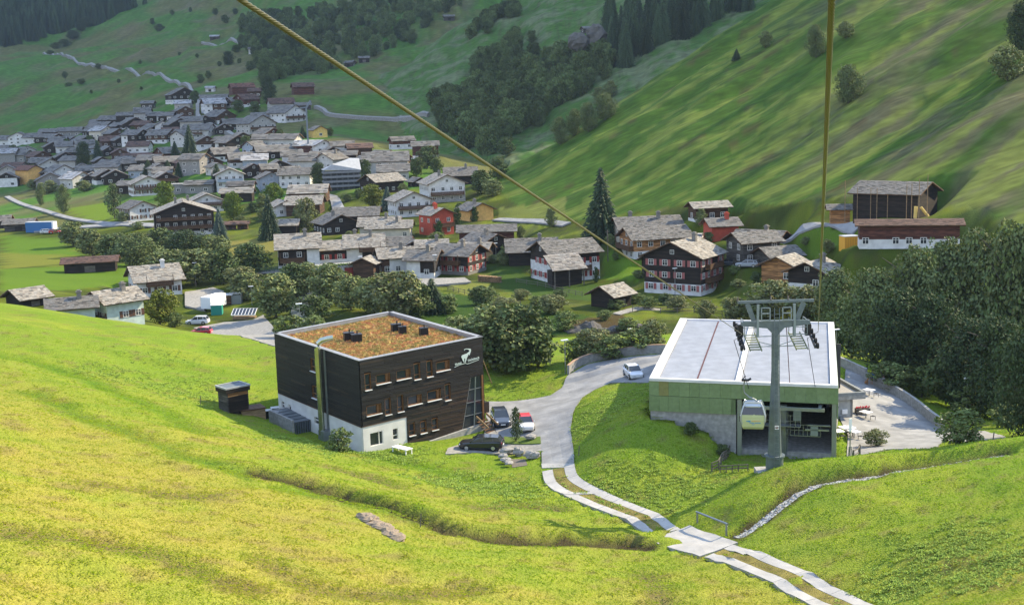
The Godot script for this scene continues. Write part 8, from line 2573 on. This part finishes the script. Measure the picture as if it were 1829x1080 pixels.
	g = Geo.new(); gable_body(g, -1.2, 1.2, 2.2, -0.5, 1.9, 0.35); put("body", g, mat(lin(0.14, 0.16, 0.16), 0.6), mt)
	g = Geo.new(); g.box(-1.3, 2.05, -0.6, 1.3, 2.3, 0.6); put("roof", g, M.metal, mt)
	var gl := thing("glazed_frame", "low wooden stand with slanting glazed frame by the gravel lot", "cold frame", spot(-53.72, 243.5), -0.1)
	for k in 7:
		g = Geo.new(); g.box8([Vector3(-2.4 + k * 0.69, 0.9, 0.9), Vector3(-1.77 + k * 0.69, 0.9, 0.9), Vector3(-1.77 + k * 0.69, 1.9, -0.9), Vector3(-2.4 + k * 0.69, 1.9, -0.9), Vector3(-2.4 + k * 0.69, 0.96, 0.9), Vector3(-1.77 + k * 0.69, 0.96, 0.9), Vector3(-1.77 + k * 0.69, 1.96, -0.9), Vector3(-2.4 + k * 0.69, 1.96, -0.9)]); put("pane", g, M.glass, gl)
	g = Geo.new()
	for k in 8: g.beam(Vector3(-2.45 + k * 0.69, 0.95, 0.95), Vector3(-2.45 + k * 0.69, 1.95, -0.95), 0.09, 0.1)
	g.box(-2.5, 0.86, 0.9, 2.5, 0.98, 1.0); g.box(-2.5, 1.86, -1.0, 2.5, 1.98, -0.9); put("frame", g, M.white, gl)
	g = Geo.new(); g.box(-2.3, 0.0, -0.7, 2.3, 0.5, 0.7); put("crate", g, M.pale_wood, gl)
	# people and dog at the wall
	person("person in blue shirt and dark shorts leaning on the forecourt wall", 44.4, 149.0, 2.2, lin(0.03, 0.12, 0.35), lin(0.02, 0.02, 0.03), 0.4)
	person("person in grey top and black shorts at wall, right of the blue shirt", 45.3, 147.6, 2.0, lin(0.25, 0.25, 0.25), lin(0.015, 0.015, 0.015), 0.4)
	var dg := thing("dog", "tan dog sitting left of the two people", "dog", spot(43.6, 148.4), 0.6)
	g = Geo.new()
	g.tube([Vector3(0, 0.16, -0.22), Vector3(0, 0.36, -0.08), Vector3(0, 0.52, 0.06), Vector3(0, 0.64, 0.10)], 0.14, 0.075, 10)
	g.ball(Vector3(0, 0.70, 0.14), Vector3(0.085, 0.085, 0.1), 6, 9); g.tube([Vector3(0, 0.69, 0.2), Vector3(0, 0.66, 0.32)], 0.05, 0.035, 7)
	for s in [-1, 1]:
		g.tube([Vector3(s * 0.07, 0.42, 0.08), Vector3(s * 0.07, 0.2, 0.12), Vector3(s * 0.07, 0.0, 0.10)], 0.05, 0.028, 7)
		g.tube([Vector3(s * 0.1, 0.2, -0.18), Vector3(s * 0.12, 0.14, 0.0), Vector3(s * 0.11, 0.02, -0.1), Vector3(s * 0.11, 0.02, 0.04)], 0.075, 0.03, 7)
		g.tube([Vector3(s * 0.06, 0.75, 0.12), Vector3(s * 0.08, 0.84, 0.10)], 0.03, 0.01, 5)
	g.tube([Vector3(0, 0.1, -0.3), Vector3(0.05, 0.06, -0.42), Vector3(0.14, 0.05, -0.5)], 0.04, 0.015, 6)
	put("body", g, mat(lin(0.30, 0.15, 0.06), 0.85), dg)
	# white tables by the annex, signs, rails
	var tn := 0
	for q in [[33.28, 122.9], [34.29, 124.3], [34.84, 124.4], [34.87, 122.8], [38.51, 131.2], [41.93, 141.7]]:
		var o := thing("cafe_table", ["white table leftmost at the station corner", "second white table at the station corner", "third white table at the station corner", "rightmost white table at the station corner", "white table under annex flowers", "white table behind the annex roof corner"][tn], "table", spot(q[0], q[1]), 0.2 + tn * 0.1)
		g = Geo.new(); g.box(-0.45, 0.70, -0.6, 0.45, 0.76, 0.6); put("table_top", g, M.white, o)
		g = Geo.new(); g.tube([Vector3(0, 0, 0), Vector3(0, 0.7, 0)], 0.06, 0.05, 7); put("leg", g, M.steel, o)
		for s in [-1, 1]:
			g = Geo.new(); g.box(-0.2, 0.42, s * 0.95 - 0.2, 0.2, 0.46, s * 0.95 + 0.2); g.box(-0.2, 0.0, s * 0.95 - 0.2, -0.16, 0.42, s * 0.95 - 0.16); g.box(0.16, 0.0, s * 0.95 + 0.16, 0.2, 0.42, s * 0.95 + 0.2); put("seat", g, M.dark, o)
		tn += 1
	var fp := thing("flower_trough", "trough of red flowers at corner of the station annex", "planter", spot(38.56, 132.7), 0.1)
	g = Geo.new(); g.box(-0.8, 0.2, -0.3, 0.8, 0.7, 0.3); put("trough", g, M.old_wood, fp)
	g = Geo.new()
	for k in 14: g.ball(Vector3(-0.75 + k * 0.115, 0.8 + 0.06 * sin(k * 3.0), 0.1 * cos(k * 2.0)), Vector3(0.1, 0.1, 0.1), 4, 6)
	put("flowers", g, M.flower, fp)
	var sg := thing("sign_mast", "slim white sign mast on the crest right of the tower", "sign", spot(30.2, 107.6), 0.1)
	g = Geo.new(); g.tube([Vector3(0, -0.4, 0), Vector3(0, 3.7, 0)], 0.06, 0.05, 8); put("pole", g, M.steel, sg)
	g = Geo.new(); g.box(-0.12, 2.7, -0.05, 0.12, 3.9, 0.05); put("sign_board", g, M.white, sg)
	for s in [-0.2, 0.25]:
		g = Geo.new(); g.beam(Vector3(s, -0.2, 0.1), Vector3(s * 0.4, 1.3, 0), 0.06, 0.06); put("stay", g, M.steel, sg)
	fence("two rail wooden barrier on the crest right of the sign mast", pts("30.4 107.2 31.6 109.6 32.3 111.8"), 0.95, 1.6, [0.45, 0.85], M.old_wood, 0.14)
	fence("grey post and rail fence running down beside the station mouth", pts("17.9 108.9 18.6 109.4 19.4 111.4 20.6 114.8"), 0.9, 0.8, [0.3, 0.6, 0.88], M.old_wood, 0.1)
	fence("low grey picket fence on the crest left of the tower", pts("18.6 108.6 20.2 108.2 21.0 107.8"), 0.7, 0.45, [0.35, 0.65], M.old_wood, 0.08)
	fence("weathered village fence below white based chalet", pts("1.05 266.9 5.58 262 10.66 254.6 14.32 247.2"), 1.1, 2.4, [0.4, 0.9], M.old_wood, 0.12)
	fence("long rail fence on the terrace behind the station roof", pts("22.01 221.9 26.86 219.6 32.86 219.1 37.03 213.9"), 1.1, 3.0, [0.5, 0.95], M.old_wood, 0.12)
	fence("rail fence round the meadow below the woodpile", pts("-13.57 259.3 -7.33 248.2 -1.58 236.7 1.61 228.5"), 1.1, 2.4, [0.5, 0.95], M.old_wood, 0.12)
	var ra := thing("bridge_railing", "galvanised tube railing on the edge of concrete slab", "railing")
	var a := spot(14.9, 98.6); var b := spot(16.85, 94.84)
	g = Geo.new(); g.tube([a + Vector3(0, 0.98, 0), b + Vector3(0, 0.98, 0)], 0.09, 0.09, 10); put("hand_rail", g, M.steel, ra)
	for q in [a.lerp(b, 0.03), a.lerp(b, 0.96)]:
		g = Geo.new(); g.tube([q + Vector3(0, -0.8, 0), q + Vector3(0, 0.95, 0)], 0.08, 0.08, 9); put("post", g, M.steel, ra)
	for q in [[5.97, 114.8, "thin dark marker stake on lawn beside the road"], [-7.7, 92.07, "leaning grey stake beside the meadow ditch"], [-34.58, 131.7, "thin stake in the meadow left of garden shed"], [43.43, 108.4, "small sign post at the path right of the round bush"]]:
		var o := thing("marker_stake", q[2], "stake", spot(q[0], q[1]), 0.3)
		g = Geo.new(); g.beam(Vector3(0, -0.3, 0), Vector3(0.12, 1.0, 0), 0.07, 0.07); put("stake", g, M.old_wood, o)
	# modern apartment block with grey bands and white slanting roof
	var ap := thing("apartment_block", "modern grey apartment block with horizontal bands and white slanting roof", "apartment block", spot(-58.58, 435.7), 0.28)
	ap.scale = Vector3(0.5, 0.56, 0.5)
	g = Geo.new(); g.box(-12.5, -4, -9, 12.5, 11.6, 0.0); put("wall", g, mat(lin(0.09, 0.10, 0.11), 0.8, tx.boards, 0.2), ap)
	for k in 4:
		g = Geo.new(); g.box(-13.2, 1.9 + k * 2.9, -8.8, 13.2, 3.2 + k * 2.9, 0.9); put("balcony_band", g, mat(lin(0.20, 0.21, 0.22), 0.8, tx.soft, 0.2), ap)
		for i in 6:
			g = Geo.new(); g.box(-11.0 + i * 4.0, 0.1 + k * 2.9, 0.0, -8.4 + i * 4.0, 1.85 + k * 2.9, 0.08); put("window", g, M.glass, ap)
	g = Geo.new(); g.box8([Vector3(-13.4, 12.8, 1.1), Vector3(13.4, 11.9, 1.1), Vector3(14.0, 12.6, -10.0), Vector3(-13.4, 13.0, -10.0), Vector3(-6.5, 16.2, 0.5), Vector3(13.6, 12.2, 1.1), Vector3(14.2, 19.0, -10.0), Vector3(8.0, 19.4, -10.0)]); put("roof", g, mat(lin(0.36, 0.37, 0.38), 0.5, tx.soft, 0.1), ap)
	# garage under terrace, woodpile, lean-to
	var ga := thing("garage", "grey concrete garage with flower terrace and two red doors", "garage", spot(-38.13, 276.8), 0.35)
	g = Geo.new(); g.box(-5.5, -2, -5, 5.5, 2.6, -0.4); g.box(-5.5, 2.6, -5, 5.5, 3.0, 0.2); put("wall", g, M.concrete, ga)
	for x in [-5.3, -0.4, 4.6]:
		g = Geo.new(); g.box(x, -2, -0.4, x + 0.7, 2.6, 0.2); put("pillar", g, M.concrete, ga)
	for x in [-4.4, 0.5]:
		g = Geo.new(); g.box(x, -1.0, -0.39, x + 3.8, 2.3, -0.3); put("door", g, M.shut_r, ga)
	g = Geo.new()
	for k in 60: g.ball(Vector3(-5.2 + k * 0.176, 3.1 + 0.15 * sin(k * 2.3), -0.1 + 0.2 * cos(k * 1.7)), Vector3(0.28, 0.26, 0.26), 4, 6)
	put("flower_hedge", g, mat(lin(0.09, 0.14, 0.03), 0.9, tx.mottle, 3.0), ga)
	var wp := thing("wood_pile", "long stack of split firewood at the edge of village lawn", "woodpile", spot(-4.74, 268.9), -0.35)
	var wr := RandomNumberGenerator.new(); wr.seed = 9
	g = Geo.new()
	for row in 6:
		for k in 22:
			g.col = Color(0.30, 0.19, 0.10) * wr.randf_range(0.6, 1.3)
			var q := Vector3(-2.6 + k * 0.24 + 0.1 * (row % 2) + wr.randf_range(-0.03, 0.03), 0.12 + row * 0.24 + wr.randf_range(-0.03, 0.03) - 0.012 * k, 0)
			g.tube([q + Vector3(0, 0, -0.5), q + Vector3(wr.randf_range(-0.04, 0.04), 0, 0.5 + wr.randf_range(-0.08, 0.08))], 0.125, 0.115, 6)
	tag(put("logs", g, mat(Color.WHITE, 0.85, tx.mottle, 2.0, null, true), wp), "", "", "", "stuff")
	g = Geo.new(); g.box(-2.8, -0.2, -0.45, 2.8, 0.02, 0.45); put("base", g, M.old_wood, wp)
	var lt := thing("lean_to", "open wooden lean-to with pale slate roof before the white based chalet", "lean-to", spot(11.84, 261.7), 0.38)
	for x in [-3.6, -0.2, 3.2]:
		g = Geo.new(); g.box(x, -2, 1.7, x + 0.2, 3.6, 1.9); put("post", g, M.old_wood, lt)
	g = Geo.new(); g.box(-3.6, -2, -2.0, 3.4, 3.4, 0.6); put("wall", g, M.dk, lt)
	g = Geo.new(); g.box8([Vector3(-4.2, 3.5, 2.3), Vector3(4.0, 3.5, 2.3), Vector3(4.0, 6.3, -2.6), Vector3(-4.2, 6.3, -2.6), Vector3(-4.2, 3.65, 2.3), Vector3(4.0, 3.65, 2.3), Vector3(4.0, 6.45, -2.6), Vector3(-4.2, 6.45, -2.6)])
	var rf := put("roof", g, M.wood, lt)
	g = Geo.new(); slates(g, Transform3D(Basis(Vector3(1, 0, 0), Vector3(0, cos(0.519), sin(0.519)), Vector3(0, -sin(0.519), cos(0.519))), Vector3(-0.1, 6.46, -2.6)), 8.2, 5.7, 0.6, Color(0.28, 0.27, 0.25), 0.04)
	tag(put("slates", g, M.slate, rf), "", "", "", "stuff")
	var cr := thing("construction_crane", "slim grey crane mast rising among far village roofs", "crane", spot(-82.04, 511.5), 0.3)
	g = Geo.new(); g.box(-0.3, 0, -0.3, 0.3, 18.5, 0.3); put("mast", g, mat(lin(0.15, 0.17, 0.19), 0.6), cr)
	g = Geo.new(); g.beam(Vector3(-4.5, 18.4, 0), Vector3(0, 18.8, 0), 0.5, 0.5); put("counter_jib", g, mat(lin(0.15, 0.17, 0.19), 0.6), cr)
	g = Geo.new(); g.beam(Vector3(0, 18.6, 0), Vector3(2.0, 21.5, 0), 0.7, 0.7); put("jib", g, mat(lin(0.15, 0.17, 0.19), 0.6), cr)
	# green bridge over the river at left
	var bd := thing("footbridge", "pale footbridge with green lattice railing beside the dark house", "bridge")
	var e0 := spot(-61.03, 288.7, 0.6); var e1 := spot(-50.39, 287.1, 0.6)
	g = Geo.new(); g.beam(e0, e1, 2.2, 0.4); put("deck", g, M.concrete, bd)
	for s in [-1.0, 1.0]:
		g = Geo.new()
		for y in [0.3, 0.7, 1.2]: g.beam(e0 + Vector3(0, y, s), e1 + Vector3(0, y, s), 0.08, 0.08)
		for k in 13: g.beam(e0.lerp(e1, k / 12.0) + Vector3(0, 0.2, s), e0.lerp(e1, k / 12.0) + Vector3(0, 1.2, s), 0.08, 0.08)
		put("railing", g, mat(lin(0.05, 0.10, 0.07), 0.6), bd)
	var rv := Geo.new()
	var line := pts("-28.2 171.2 -37.11 219 -42 244.5 -42.79 256.6 -42.28 267.7")
	sheet(rv, ribbon(line, 5.0), 0.25, 3.0, 0.0)
	tag(put("river", rv, mat(lin(0.16, 0.18, 0.18), 0.15, tx.mottle, 0.4, tx.bump)), "grey mountain river among the trees", "", "", "structure")
